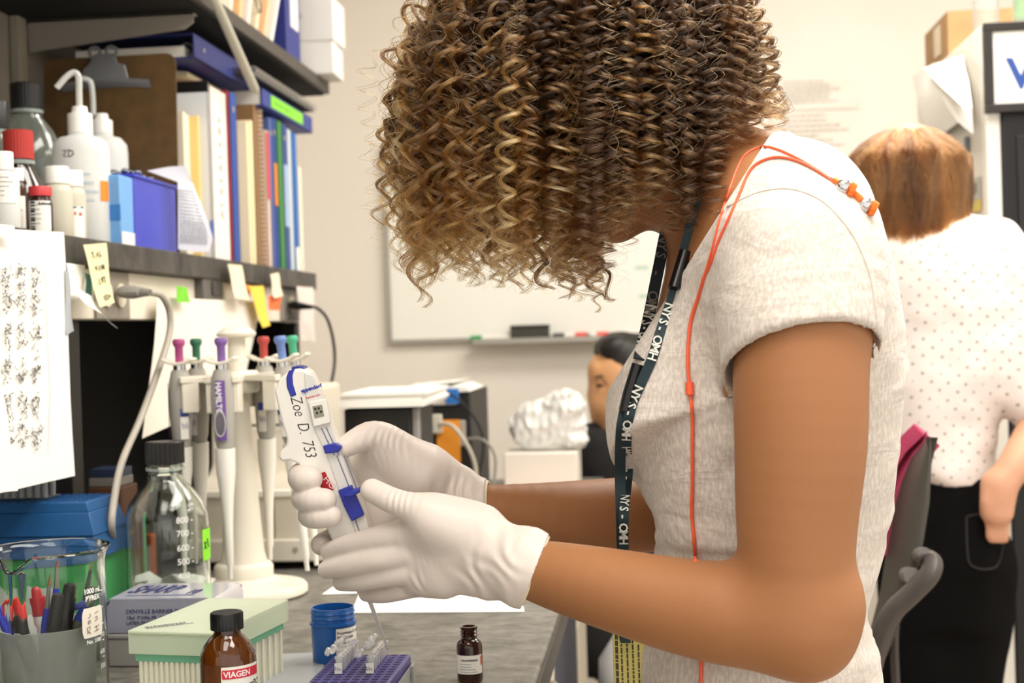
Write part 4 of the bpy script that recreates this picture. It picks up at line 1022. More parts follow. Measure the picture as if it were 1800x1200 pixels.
# ---- black machine, its paper, and the computer case behind
t = thing('paper_stack', 'bright white sheets lying on top of the black machine', 'paper', P(655, 700, 2.62))
base = t.location.copy(); ztop = P(640, 716, 2.50).z
xl, xr = P(604, 720, 2.50).x, P(722, 720, 2.50).x
mt = thing('black_machine', 'black box-shaped machine standing on the far end of the bench', 'machine', ((xl + xr) / 2, 2.62, BZ)); hw = (xr - xl) / 2
MB().box((-hw, -.12, 0), (hw, .13, ztop - BZ - .002)).build('case', mat('case_black', '141210', .5), mt, bevel=.004)
text('logo_lettering', 'Print', .020, frame(x=(1, 0, 0), z=(0, -1, 0), o=(-.045, -.121, .13)), mat('logo_grey', '4d4c4b', .5), mt)
for x_ in (hw + .006,): MB().box((x_ - .005, -.115, .01), (x_ + .006, -.09, ztop - BZ - .004)).build('side_rail', mat('rail_grey', '8c8785', .4), mt, bevel=.002)
t.location = (mt.location.x + .01, 2.62, ztop)
mb = MB(); rn = random.Random(3)
for k in range(5): 
    m_ = T(rn.uniform(-.004, .004), rn.uniform(-.006, .006), .0052 * k) @ RZ(rn.uniform(-.02, .02)); mb.box((-hw - .012, -.15, 0), (hw + .02, .13, .005), m_)
mb.build('sheets', paper, t); t.location.z += .001
xl, xr = P(722, 700, 3.0).x, P(826, 700, 3.0).x; zt = P(780, 690, 3.0).z
pc = thing('computer_case', 'black and grey computer case with cables, orange note and blue sticker on its back', 'computer', ((xl + xr) / 2, 3.15, BZ)); hw = (xr - xl) / 2; h_ = zt - BZ
MB().box((-hw, -.14, 0), (hw, .17, h_)).build('case', mat('case_dark', '1b1918', .5), pc, bevel=.004)
MB().box((-hw + .004, -.156, .02), (-hw + .040, -.141, h_ - .004)).build('grey_panel', mat('pc_grey', '7f7b76', .45), pc, bevel=.003)
MB().box((-hw + .002, -.150, h_ - .026), (hw - .03, -.1405, h_)).build('top_plate', mat('pc_light', 'd5d0c6', .4), pc, bevel=.002)
MB().box((hw - .052, -.153, h_ - .024), (hw - .024, -.1405, h_ + .008)).build('blue_sticker', mat('sticker_blue', '2f78c8', .5), pc)
MB().box((hw - .058, -.150, h_ - .115), (hw - .012, -.1405, h_ - .060)).build('metal_plate', mat('plate_grey', 'a9a397', .5), pc, bevel=.002)
o = MB().box((-.010, -.153, h_ - .150), (.040, -.1505, h_ - .058)).build('orange_note', mat('note_orange', 'f09a2c', .6), pc)
o = MB().box((-.020, -.154, h_ - .205), (.036, -.1405, h_ - .152)).build('socket_panel', mat('plate_pale', 'b9b4a6', .5), pc, bevel=.003)
MB().box((-.03, -.170, h_ - .085), (.004, -.1545, h_ - .045)).build('cable_plug', mat('plug_ivory', 'cfcab9', .5), pc, bevel=.002)
MB().tube([(-hw + .018, -.160, .02), (-hw + .034, -.162, .028)], .005, 8).build('red_light', mat('lamp_red', 'ff3a4a', .3), pc)
MB().tube(bez([(.0, -.172, h_ - .065), (.03, -.185, h_ - .07), (.06, -.19, h_ - .11), (.075, -.18, h_ - .16), (.07, -.17, .0)]), .0045, 8).build('pale_cable', mat('cable_pale', 'bdb7a6', .5), pc)
MB().tube(bez([(-.05, -.16, h_ + .010), (.0, -.17, h_ + .006), (.05, -.18, h_ - .02), (.09, -.17, h_ - .09), (.08, -.16, h_ - .17), (.045, -.15, .0)]), .0025, 8).build('black_cable', black, pc)
MB().tube(bez([(.05, -.16, h_ - .10), (.09, -.17, h_ - .10), (.115, -.16, h_ - .14), (.105, -.15, .0)]), .003, 8).build('grey_cable', mat('cable_grey', '8d8a82', .5), pc)
t = thing('paper_stack', 'loose papers lying on top of the computer case', 'paper', (pc.location.x, 3.13, zt + .001))
mb = MB(); 
for k in range(4): mb.box((-hw - .05 + .01 * k, -.13, .003 * k), (hw - .005 * k, .13, .003 * k + .0026), RZ(.02 * k))
mb.strip([[(x, y, .014 + .022 * math.sin((x + hw) * 9) ** 2 * .6) for x in (-hw, -hw * .6, -hw * .2, hw * .2, hw * .5)] for y in (-.13, -.04, .05, .12)], .0006)
mb.build('sheets', paper, t)
# crumpled clear bag on a pale carton
loc = P(960, 846, 3.15); loc.z = BZ
t = thing('pale_carton', 'pale low carton under the crumpled clear bag on the bench end', 'box', (loc.x, 3.15, BZ)); zb = P(960, 790, 3.15).z
MB().box((-.085, -.08, 0), (.075, .08, zb - BZ)).build('carton', mat('carton_pale', 'dcd6ca', .7), t, bevel=.003)
BG = SDF((loc.x - .12, 3.05, zb - .01), (loc.x + .14, 3.26, zb + .17), .004)
BG.ell((loc.x - .005, 3.15, zb + .05), (.072, .05, .062), None, .02); BG.ell((loc.x + .05, 3.14, zb + .085), (.045, .045, .05), None, .02); BG.ell((loc.x + .060, 3.14, zb + .03), (.035, .04, .035), None, .02)
BG.noise(.0045, 130, 4); BG.noise(.003, 260, 6); BG.plane((0, 0, zb + .002), (0, 0, -1))
bag = BG.mesh('plastic_bag', mat('bag_film', 'fbfaf6', .18, trans=.35, coat=.6), None, 1); tag(bag, 'crumpled clear plastic bag catching the light on the pale carton', 'bag')
o = MB().box((-.20, -.24, 0), (.22, -.085, .007)).build('bench_mat', mat('mat_pink', 'e6d2cb', .6), None, bevel=.002); o.location = (loc.x, 3.15, BZ); tag(o, 'pale pink mat on the bench end in front of the carton', 'mat')

# ---- boxes: grey tip box with lettered lid
zl = BZ + .074
a = PZ(196, 1173, BZ)
loc = Vector((a.x + .058, a.y + .046, BZ))
t = thing('tip_box', 'grey pipette tip box with clear lid printed in dark blue, behind the greenish one', 'box', loc, 0)
MB().box((-.062, -.045, 0), (.062, .045, .036)).box((-.0635, -.0465, .030), (.0635, .0465, .036)).build('base', mat('tipbox_grey', '9a9794', .5), t, bevel=.002)
MB().box((-.060, -.0435, .0365), (.060, .0435, .041)).build('tip_tray', mat('tray_blue', '5a66a6', .5), t, bevel=.001)
mb = MB()
for i in range(12):
    for j in range(8): mb.lathe([(.0028, 0), (.0028, .014), (.0022, .014), (.0022, 0)], 8, T(-.0535 + .0097 * i, -.034 + .0097 * j, .0412), close=True)
o = mb.build('tips', mat('tip_grey', 'c4c5d4', .4), t); o['kind'] = 'stuff'
mb = MB(); prof = [(-.0625, .037), (-.0625, .066), (-.058, .074), (.058, .074), (.0625, .066), (.0625, .037), (.061, .037), (.061, .065), (.057, .0725), (-.057, .0725), (-.061, .065), (-.061, .037)]
mb.prism(prof, -.0455, .0455, Matrix(((1, 0, 0, 0), (0, 0, 1, 0), (0, 1, 0, 0), (0, 0, 0, 1)))).box((-.0615, -.0455, .037), (.0615, -.0445, .072)).box((-.0615, .0445, .037), (.0615, .0455, .072))
mb.build('lid', mat('lid_clear_blue', 'cfd0dd', .15, trans=.6, ior=1.1), t)
MB().box((-.015, -.0490, .028), (.014, -.0466, .038)).build('latch', mat('latch_white', 'e4e4e6', .4), t, bevel=.001)
nb = mat('print_navy', '232a5c', .6)
text('lid_lettering', 'SHARP', .060, frame(x=(1, 0, 0), y=(0, 1, 0), o=(-.052, -.012, .0743)), nb, t, shear=.35, bold=.0012, sx=.30)
text('lid_lettering', '10', .034, frame(x=(1, 0, 0), y=(0, 1, 0), o=(.016, -.020, .0743)), nb, t, shear=.35, bold=.0006, sx=.38)
quadprint('lid_small_print', [(-.045, -.030, .030, -.026)] , frame(x=(1, 0, 0), y=(0, 1, 0), o=(0, 0, .0743)), mat('print_navy_soft', '6b6f92', .6), t)
text('front_lettering', 'DENVILLE BARRIER TIPS', .0062, frame(x=(1, 0, 0), y=(0, 0, 1), o=(-.040, -.0458, .058)), nb, t)
text('front_lettering', '10ul  P1096-FR  STERILE', .0055, frame(x=(1, 0, 0), y=(0, 0, 1), o=(-.040, -.0458, .0515)), nb, t)
text('front_lettering', 'LATEX FREE', .0050, frame(x=(1, 0, 0), y=(0, 0, 1), o=(-.040, -.0458, .0460)), nb, t)

# ---- greenish tip box with deep lid
zt = BZ + .080; FL = PZ(249, 1108, zt); BL = PZ(345, 1050, zt); BR = PZ(484, 1053, zt)
ex = (BR - BL).normalized(); ang = math.atan2(ex.y, ex.x); W_ = (BR - BL).length; ey = (BL - FL); D_ = ey.length
cen = (FL + BR) / 2 
t = thing('tip_box', 'pale green tip box with a deep translucent lid, beside the amber lettered bottle', 'box', (cen.x, cen.y, BZ), ang)
hx, hy_ = W_ / 2, D_ / 2 
MB().box((-hx + .006, -hy_ + .006, 0), (hx - .006, hy_ - .006, .055)).build('base', mat('tipbase_cream', 'eceada', .35, trans=.3, ior=1.1), t, bevel=.002)
mb = MB()
for i in range(14):
    x = -hx + .010 + (2 * hx - .02) * i / 13; mb.box((x - .0016, -hy_ + .0042, .002), (x + .0016, -hy_ + .0062, .053)); 
for i in range(11):
    y = -hy_ + .010 + (2 * hy_ - .02) * i / 10; mb.box((hx - .0062, y - .0016, .002), (hx - .0042, y + .0016, .053))
mb.build('ribs', mat('tipbase_rib', 'e9e9d2', .35), t)
MB().box((-hx + .004, -hy_ + .004, .050), (hx - .004, hy_ - .004, .0575)).build('tip_tray', mat('tray_green', '7fc4a0', .4), t, bevel=.001)
mb = MB(); mb.box((-hx, -hy_, .0765), (hx, hy_, .080)).box((-hx, -hy_, .058), (hx, -hy_ + .002, .0765)).box((-hx, hy_ - .002, .058), (hx, hy_, .0765)).box((-hx, -hy_ + .002, .058), (-hx + .002, hy_ - .002, .0765)).box((hx - .002, -hy_ + .002, .058), (hx, hy_ - .002, .0765))
mb.box((-hx + .002, -hy_ - .0012, .0775), (hx - .002, -hy_ - .0002, .0798))
mb.build('lid', mat('lid_green_clear', 'ecf3df', .3, trans=.5, ior=1.12), t, bevel=.0012)
quadprint('lid_print', [(x0, y0, x1, y1) for x0, y0, x1, y1 in sheet_lines(3, .050, .0022, 0, 0, .0038, 8, .7)], T(-hx + .010, -hy_ + .014, .0802) @ RZ(R(42)), mat('print_grey', '7d7c80', .7), t)

# ---- amber bottle with red and white label
loc = PZ(405, 1284, BZ)
t = thing('reagent_bottle', 'amber glass bottle with black cap and red-striped white label, front of the bench', 'bottle', loc, facing(loc))
k_ = scale_at(loc + Vector((0, 0, .08))); H_ = .098
MB().lathe([(0, 0), (.0220, 0), (.0245, .003), (.0250, .008), (.0250, .062), (.0243, .070), (.0208, .078), (.0155, .0845), (.0125, .087), (.0118, .090), (.0118, .099), (0, .099)], 48).build('glass_body', amber, t)
mb = MB(); ribcap(mb, .0147, .0915, .1065, 30); mb.build('screw_cap', black, t)
lb_ = wraplabel('label', .0252, R(-105), R(-15), .018, .0625, labelw, t)
wraplabel('red_stripe', .0255, R(-103), R(-17), .0520, .0600, mat('label_red', 'd02c44', .5), t)
text('brand_lettering', 'VIAGEN', .0072, frame(x=(1, 0, 0), y=(0, 0, 1), o=(0, 0, .0535)), mat('lettering_cream', 'f6e9e9', .6), t, wrap=.0259, bold=.0002).rotation_euler = (0, 0, R(-10))
text('name_lettering', 'DirectPCR', .0078, frame(x=(1, 0, 0), y=(0, 0, 1), o=(0, 0, .0425)), inkb, t, wrap=.0256, bold=.0001).rotation_euler = (0, 0, R(10))
quadprint('small_print', [(x0, y0, x1, y1) for x0, y0, x1, y1 in sheet_lines(4, .030, .0011, -.008, 0, .0032, 12)], frame(x=(1, 0, 0), y=(0, 0, 1), o=(0, 0, .036)), inkf, t, wrap=.0256)

# ---- blue open canister
loc = PZ(588, 1172, BZ)
t = thing('blue_canister', 'open blue plastic canister with screw thread and white printed label', 'canister', loc, facing(loc)); s_ = .0235
MB().lathe([(0, 0), (.0205, 0), (.0222, .002), (.0230, .040), (.0233, .046), (.0246, .0465), (.0246, .049), (.0226, .0495), (.0226, .053), (.0236, .054), (.0226, .0555), (.0226, .058), (.0236, .059), (.0226, .0605), (.0226, .064), (.0212, .064), (.0212, .006), (0, .006)], 56).build('body', mat('canister_blue', '1556a0', .3, coat=.2), t)
lb_ = wraplabel('label', .0236, R(-84), R(-5), .004, .0445, labelw, t)
W2 = .0240
def ct(s, size, x, z, m_=inkb, **k):
    o = text('label_lettering', s, size, frame(x=(1, 0, 0), y=(0, 0, 1), o=(0, 0, z)) , m_, t, wrap=W2, **k); o.rotation_euler = (0, 0, x / W2); return o
ct('Proteinase K, recom', .0044, .0035, .0385, bold=.00012); ct('PCR Grade', .0044, .0035, .0338, bold=.00012); ct('REF: 03 115 828 001', .0033, .0038, .0282, bold=.0001); ct('5 ml (20.2 mg/ml)', .0028, .0038, .0248, inkf)
quadprint('small_print', [(x0, y0, x1, y1) for x0, y0, x1, y1 in sheet_lines(5, .024, .0008, .0038, 0, .0022, 6)], frame(x=(1, 0, 0), y=(0, 0, 1), o=(0, 0, .0208)), inkf, t, wrap=W2)

# ---- small amber vial, no cap
loc = PZ(827, 1197, BZ)
t = thing('amber_vial', 'small uncapped amber glass vial with white label near the bench edge', 'vial', loc, facing(loc))
MB().lathe([(0, 0), (.0115, 0), (.0128, .002), (.0130, .005), (.0130, .036), (.0122, .040), (.0095, .0425), (.0080, .0435), (.0078, .046), (.0090, .047), (.0078, .0485), (.0090, .050), (.0078, .0515), (.0086, .053), (.0086, .0555), (.0066, .0555), (.0066, .044), (.0112, .038), (.0116, .004), (0, .003)], 40).build('glass_body', mat('amber_dark', '431b08', .1, trans=.6, ior=1.4, coat=.5), t)
wraplabel('label', .0132, R(-160), R(-28), .010, .0285, labelw, t)
text('label_lettering', ', recombinant', .0034, frame(x=(1, 0, 0), y=(0, 0, 1), o=(0, 0, .0228)), inkb, t, wrap=.0137, bold=.0001).rotation_euler = (0, 0, R(-45))
quadprint('small_print', [(x0, y0, x1, y1) for x0, y0, x1, y1 in sheet_lines(4, .020, .0007, -.011, 0, .0026, 4)], frame(x=(1, 0, 0), y=(0, 0, 1), o=(0, 0, .0195)), inkf, t, wrap=.0137)
wraplabel('orange_mark', .0134, R(-40), R(-29), .018, .0275, mat('mark_orange', 'd8632c', .5), t)

# ---- purple PCR rack with tube strips
zr = BZ + .030; RB = PZ(588, 1149, zr); RBR = PZ(723, 1147, zr); cx, yb_ = (RB.x + RBR.x) / 2, RB.y; rw = (RBR.x - RB.x) / 2; RL = .118
rk = thing('tube_rack', 'purple perforated tube rack with clear base holding two strips of tiny tubes', 'rack', (cx, yb_ - RL / 2, BZ), 0)
purple = mat('rack_purple', '4b4486', .4)
mb = MB(); mb.box((-rw, -RL / 2, .016), (rw, RL / 2, .0295)); mb.build('rack_body', purple, rk, bevel=.0025)
mb = MB()
for i in range(8):
    for j in range(12):
        mb.prism([(math.cos(a_) * .0032, math.sin(a_) * .0021) for a_ in [k * math.pi / 5 for k in range(10)]], .0296, .0299, T(-rw + .0068 + (2 * rw - .0136) * i / 7, -RL / 2 + .0062 + .0096 * j, 0))
o = mb.build('well_openings', mat('well_dark', '231a5e', .5), rk); o['kind'] = 'stuff'
mb = MB(); mb.box((-rw - .003, -RL / 2 - .003, 0), (rw + .003, RL / 2 + .003, .002)).box((-rw - .003, -RL / 2 - .003, .002), (-rw - .0015, RL / 2 + .003, .021)).box((rw + .0015, -RL / 2 - .003, .002), (rw + .003, RL / 2 + .003, .021)).box((-rw, RL / 2 + .0015, .002), (rw, RL / 2 + .003, .021))
mb.box((rw + .003, RL / 2 - .022, .006), (rw + .0055, RL / 2 - .012, .022)); mb.build('clear_base', mat('clear_tray', 'dcdcd8', .15, trans=.6, ior=1.1), rk)
tubem = mat('tube_clear', 'ffffff', .06, trans=.7, ior=1.4, coat=.5)
def strip_of_tubes(px, py, lb, col_):
    p = PZ(px, py, zr); x = -rw + .0068 + (2 * rw - .0136) * col_ / 7
    st = thing('tube_strip', lb, 'tube strip', (cx + x, rk.location.y + .006, BZ + .0302), 0, 'strips of tiny tubes in the purple rack')
    first_ = None
    for j in range(8):
        y = RL / 2 - .014 - .0096 * j
        if first_ is None:
            first_ = MB().lathe([(0, -.013), (.0012, -.0128), (.0030, 0), (.0036, .009), (.0043, .0092), (.0043, .0112), (.0031, .0112), (.0029, 0)], 14).build('tube', tubem, st)
            cp_ = MB().lathe([(0, 0), (.0036, 0), (.0044, .001), (.0044, .0030), (.0028, .0044), (0, .0046)], 12, T(-.0082, 0, .0135) @ RY(R(-62))).build('cap', tubem, st)
            cp_.location = first_.location = (0, y, .0032)
        else:
            for o_2 in (first_, cp_):
                c = o_2.copy(); COL.objects.link(c); c.parent = st; c.location = (0 + random.uniform(-.0006, .0006), y, .0032 + (random.uniform(0, .002) if o_2 is cp_ else 0)); c.rotation_euler = (0, random.uniform(-.5, .5) if o_2 is cp_ else 0, 0)
    MB().box((-.0034, RL / 2 - .014 - .0096 * 7, .0136), (.0006, RL / 2 - .014, .0142)).build('connecting_web', tubem, st)
    fl = MB().box((-.0034, RL / 2 - .089, .0), (.0038, RL / 2 - .0875, .0095)).build('label_tab', labelw, st)
    mb = MB()
    for k in range(3): mb.tube([(-.003 + .0022 * k, RL / 2 - .0894, .007 - .001 * k), (-.002 + .0022 * k, RL / 2 - .0894, .003)], .0003, 5)
    mb.build('tab_writing', mat('pen_blue', '2c3f8e', .6), fl)
    return st
strip_of_tubes(605, 1160, 'left strip of tiny clear tubes with open caps, beside the blue canister', 1.7)
strip_of_tubes(665, 1160, 'right strip of tiny clear tubes, touched by the dispensing tip', 5.0)
# clear lid of the rack lying on the bench
a, b, c, d = PZ(447, 1163, BZ), PZ(594, 1158, BZ), PZ(570, 1240, BZ), PZ(420, 1245, BZ)
mb = MB(); ctr = (a + b + c + d) / 4
lidt = thing('rack_lid', 'flat clear plastic rack lid lying on the bench left of the purple rack', 'lid', (ctr.x - .006, ctr.y, BZ))
pl4 = [(p.x - ctr.x - (.004 if i in (1, 2) else 0), p.y - ctr.y) for i, p in enumerate((a, b, c, d))]
MB().prism([pl4[3], pl4[2], pl4[1], pl4[0]], .0005, .008).build('lid_shell', mat('lid_smoke', 'c9ccd0', .2, trans=.5, ior=1.1), lidt, bevel=.001)

# ---- papers on the bench
def flatsheet(lb, pts, seed, z=.0006, curl=.0):
    w4 = [PZ(x, y, BZ) for x, y in pts]; c_ = sum(w4, Vector()) / 4; tt_ = thing('paper_sheet', lb, 'paper', (c_.x, c_.y, BZ), 0, 'sheets lying on the bench')
    rows = [[w4[0].lerp(w4[1], j / 6).lerp(w4[3].lerp(w4[2], j / 6), i / 5) - c_ + Vector((0, 0, z + curl * (i / 5) ** 3)) for j in range(7)] for i in range(6)]
    MB().strip(rows, .0006).build('sheet', paper, tt_); return tt_
flatsheet('long white sheet on the bench below the gloved hands', [(640, 1022), (905, 1008), (922, 1076), (618, 1078)], 1)
flatsheet('small white sheet on the bench just left of the longer one', [(596, 1026), (640, 1018), (636, 1044), (566, 1046)], 2, .001)

# ---- glass beaker with the plastic pen cup in it
loc = P(90, 1252, 1.33); loc.z = BZ
bk = thing('glass_beaker', 'large glass beaker with white graduations and a taped name, holding the pen cup', 'beaker', loc, facing(loc))
RB_ = .0555
prof = [(0, 0), (.049, 0), (.0535, .002), (RB_, .007), (RB_, .138), (.0565, .145), (.0595, .150), (.0605, .1515), (.0600, .1528), (.0575, .1525), (.0550, .146), (RB_ - .0018, .138), (RB_ - .0018, .008), (.0515, .0035), (0, .0030)]
mb = MB(); mb.lathe(prof, 96)
sa = R(-118)                                 # the pouring lip
for i, (x, y, z) in enumerate(mb.v):
    if z > .13:
        a_ = math.atan2(y, x); da = (a_ - sa + math.pi) % (2 * math.pi) - math.pi; wgt = math.exp(-(da / .17) ** 2) * min(1, (z - .13) / .02)
        r_ = math.hypot(x, y) + .012 * wgt; mb.v[i] = (r_ * math.cos(a_), r_ * math.sin(a_), z - .013 * wgt * (z - .13) / .022 + .0)
mb.build('glass_body', glass, bk)
def bt(s, size, deg, z, **k):
    o = text('glass_lettering', s, size, frame(x=(1, 0, 0), y=(0, 0, 1), o=(0, 0, z)), wm, bk, wrap=RB_ + .0003, **k); o.rotation_euler = (0, 0, R(deg)); return o
bt('1000 mL', .0068, 36, .111, bold=.0002); bt('PYREX', .0068, 38, .104, bold=.0002); bt('No. 1000', .0055, 38, .063, bold=.0001)
for z, s_ in ((.125, 0), (.108, 1), (.092, 0), (.076, 1), (.060, 0), (.044, 1)): bt('-', .012, 62, z)
for z, s_ in ((.066, '700'), (.050, '600'), (.036, '500')): bt(s_, .0065, 57, z)
lbm = wraplabel('name_patch', RB_ + .0004, R(-57), R(-28), .069, .0975, mat('patch_cream', 'e9e3d6', .6), bk, round_=1.3)
mb = MB()
def arcpt(deg, z, r=RB_ + .0010): return (r * math.cos(R(deg)), r * math.sin(R(deg)), z)
for pts_ in ([(-70, .073), (-70.5, .079), (-67, .080), (-67.5, .076), (-70, .0755), (-66, .0730)], [(-69, .083), (-66, .0835), (-67, .086), (-69.5, .085), (-68, .082)], [(-69, .088), (-66, .0895), (-66.5, .092)], [(-61, .074), (-54, .075)], [(-61, .078), (-54, .079)], [(-57.5, .074), (-57.5, .079)], [(-60, .084), (-56, .085), (-57, .088), (-60, .087)], [(-60, .091), (-55, .0925)]):
    mb.tube([arcpt(q_[0] + 19, q_[1]) for q_ in pts_], .00035, 5)
mb.build('patch_writing', mat('pencil_brown', '8b7260', .7), lbm)
cz = BZ + .0045
cup = thing('pen_cup', 'frosted plastic cup full of pens, standing inside the glass beaker', 'cup', (loc.x, loc.y, BZ + .0034))
# (sits on the beaker floor)
MB().lathe([(0, 0), (.040, 0), (.0425, .003), (.0455, .070), (.0475, .073), (.0475, .0745), (.0450, .0745), (.0440, .070), (.0412, .004), (0, .002)], 64).build('cup_body', frost, cup)
# pens: each from a foot inside the cup to a head seen above the rim
bkc = Vector((loc.x, loc.y, BZ + .008))
def pen_axis(tx, ty, dY, fx, fy):
    top = P(tx, ty, loc.y + dY); foot = bkc + Vector((fx, fy, 0)); return foot, top
def pen(lb, tx, ty, dY, fx, fy, parts, name='pen', cat='pen', length=None):
    foot, top = pen_axis(tx, ty, dY, fx, fy); d = (foot - top).normalized(); L_ = (foot - top).length
    tt_ = thing(name, lb, cat, top, 0, 'pens and brushes in the cup'); M = frame(z=-d) ; M = M
    for pn, m_, segs in parts:              # segs: list of (distance from head, radius); >1 wraps to the foot
        mb = MB(); pts_ = [d * (min(s_, L_)) for s_, r_ in segs]; mb.tube(pts_, [r_ for s_, r_ in segs], 14); mb.build(pn, m_, tt_)
    return tt_, d
redc = mat('pen_red', 'd9322c', .35); redd = mat('pen_dark_red', 'a81522', .35); bluep = mat('pen_blue_plastic', '2136b8', .35); blk = mat('pen_black', '1a191b', .4); silverm = mat('pen_silver', '9c9791', .3, .6); wht = mat('pen_white', 'e8e3dc', .4)
tt_, d = pen('red-capped pen with a side clip, left in the cup behind the black one', 27, 1050, .000, -.012, .0, [('cap', redc, [(0, .0048), (.001, .0058), (.035, .0060)]), ('barrel', wht, [(.035, .0050), (.14, .0048)])])
MB().tube([Vector((-.004, -.002, -.001)), Vector((-.0095, -.003, -.006)), Vector((-.0105, -.003, -.028))], [.0018, .0018, .0014], 8).build('clip', redc, tt_)
pen('stout black marker leaning toward the front left of the cup', 30, 1082, -.020, -.006, -.008, [('cap', blk, [(0, .0040), (.002, .0068), (.040, .0088), (.05, .0090)]), ('barrel', blk, [(.05, .0082), (.10, .0080)])])
pen('bullet-capped dark red marker with a white barrel, second from left', 63, 1032, .004, .004, .006, [('cap', redd, [(0, .0022), (.003, .0042), (.010, .0048), (.0105, .0068), (.028, .0074)]), ('barrel', wht, [(.028, .0068), (.12, .0062)])])
for (tx, ty, dY, fx, fy, lb) in ((88, 1008, -.018, -.006, -.012, 'blue-handled paint brush leaning in front of the dark red marker'), (101, 973, .004, .000, .004, 'tallest blue-handled paint brush, standing upright behind the other')):
    pen(lb, tx, ty, dY, fx, fy, [('bristles', mat('bristle', '8a5a34', .8), [(0, .0003), (.004, .0009), (.012, .0017)]), ('ferrule', silverm, [(.012, .0017), (.022, .0020), (.034, .0026)]), ('handle', bluep, [(.034, .0030), (.050, .0042), (.09, .0040), (.15, .0028)])], 'paint_brush', 'brush')
pen('thin black-handled brush at the back right of the cup', 163, 984, .030, .012, .016, [('bristles', mat('bristle', '8a5a34', .8), [(0, .0003), (.010, .0014)]), ('handle', blk, [(.010, .0016), (.03, .0028), (.06, .0034), (.15, .0030)])], 'paint_brush', 'brush')
tt_, d = pen('black marker with printed silver letters near the middle of the cup', 124, 1026, -.012, .004, -.010, [('cap', blk, [(0, .0045), (.002, .0060), (.012, .0064), (.014, .0078), (.045, .0082)]), ('barrel', blk, [(.045, .0078), (.12, .0074)])])
pen('black pen with a clip and a round silver emblem beside the printed one', 103, 1044, -.022, .000, -.018, [('barrel', mat('pen_charcoal', '2d2a2a', .4), [(0, .0050), (.004, .0062), (.13, .0060)])])
pen('black ballpoint leaning right under the back brush', 166, 1032, .018, .0, .006, [('cap', blk, [(0, .0035), (.002, .0052), (.05, .0058)]), ('barrel', blk, [(.05, .0048), (.14, .0045)])])
tt_, d = pen('silver and blue clicking ballpoint leaning to the right', 163, 1048, .0, -.008, -.004, [('button', silverm, [(0, .0034), (.001, .0044), (.010, .0046)]), ('clip_collar', bluep, [(.010, .0060), (.026, .0066)]), ('barrel', mat('pen_grey_clear', '77706a', .25), [(.026, .0062), (.10, .0060), (.13, .0055)])])
MB().tube([Vector((-.006, -.004, -.006)), Vector((-.018, -.006, -.010)), Vector((-.034, -.008, -.030))], [.0035, .0032, .0018], 8, flat=((0, 1, 0), .6)).build('clip', bluep, tt_)
pen('blue pen at the far left of the cup', -6, 1078, -.006, .004, -.004, [('barrel', bluep, [(0, .0048), (.12, .0050)])])
pen('slim blue pen just right of the far left one', -2, 1068, .010, .010, .004, [('barrel', bluep, [(0, .0038), (.13, .0040)])])

# ---- blue tip box on a green and white carton, behind the beaker
a = P(176, 985, 1.60); zt_ = a.z
t = thing('green_carton', 'green and white carton behind the glass beaker, under the blue box', 'box', (a.x - .075, 1.655, BZ))
MB().box((-.09, -.05, 0), (.064, .06, zt_ - BZ)).build('carton', mat('carton_green', '3fa05a', .5), t, bevel=.002)
MB().box((-.0905, -.0512, 0), (.02, -.0502, (zt_ - BZ) * .62)).build('white_panel', mat('carton_white', 'ccd4ca', .5), t)
zb_ = P(120, 882, 1.62).z
t = thing('blue_tip_box', 'dark blue ribbed tip box with sloping sides on the green carton', 'box', (a.x - .075, 1.655, zt_ + .0005)); h_ = zb_ - zt_
bm_ = mat('tip_blue', '1a5288', .45)
def frust(mb, x0, x1, y0, y1, z0, X0_, X1_, Y0_, Y1_, z1): mb.add([(x0, y0, z0), (x1, y0, z0), (x1, y1, z0), (x0, y1, z0), (X0_, Y0_, z1), (X1_, Y0_, z1), (X1_, Y1_, z1), (X0_, Y1_, z1)], [(3, 2, 1, 0), (4, 5, 6, 7), (0, 1, 5, 4), (1, 2, 6, 5), (2, 3, 7, 6), (3, 0, 4, 7)])
mb = MB(); frust(mb, -.12, .070, -.055, .055, 0, -.117, .066, -.051, .051, h_ * .42); frust(mb, -.118, .068, -.053, .053, h_ * .42, -.112, .060, -.046, .047, h_ * .82); frust(mb, -.111, .059, -.045, .046, h_ * .82, -.108, .056, -.043, .044, h_)
mb.build('shell', bm_, t, bevel=.001)
mb = MB()
for i in range(16):
    for j in range(7): mb.box((-.104 + .0098 * i, -.037 + .0118 * j, h_), (-.0992 + .0098 * i, -.031 + .0118 * j, h_ + .0008))
o = mb.build('lid_dimples', mat('tip_blue_dark', '12406e', .5), t); o['kind'] = 'stuff'
t = thing('clear_tip_tray', 'tray of clear pipette tips standing on the dark blue box', 'tray', (P(20, 880, 1.66).x - .01, 1.665, zt_ + h_ + .002))
mb = MB()
for i in range(12):
    for j in range(2): mb.lathe([(.0036, .0), (.0042, .022), (.0046, .026), (.0038, .026), (.0034, .0)], 10, T(-.052 + .0098 * i, -.012 + .022 * j, .0005), close=True)
o = mb.build('tips', mat('tips_clear', 'cfd0cf', .2, trans=.5), t); o['kind'] = 'stuff'
MB().box((-.058, -.020, 0), (.061, .020, .0008)).box((-.058, -.020, .022), (.061, -.0185, .026)).build('tray_plate', clearp, t)

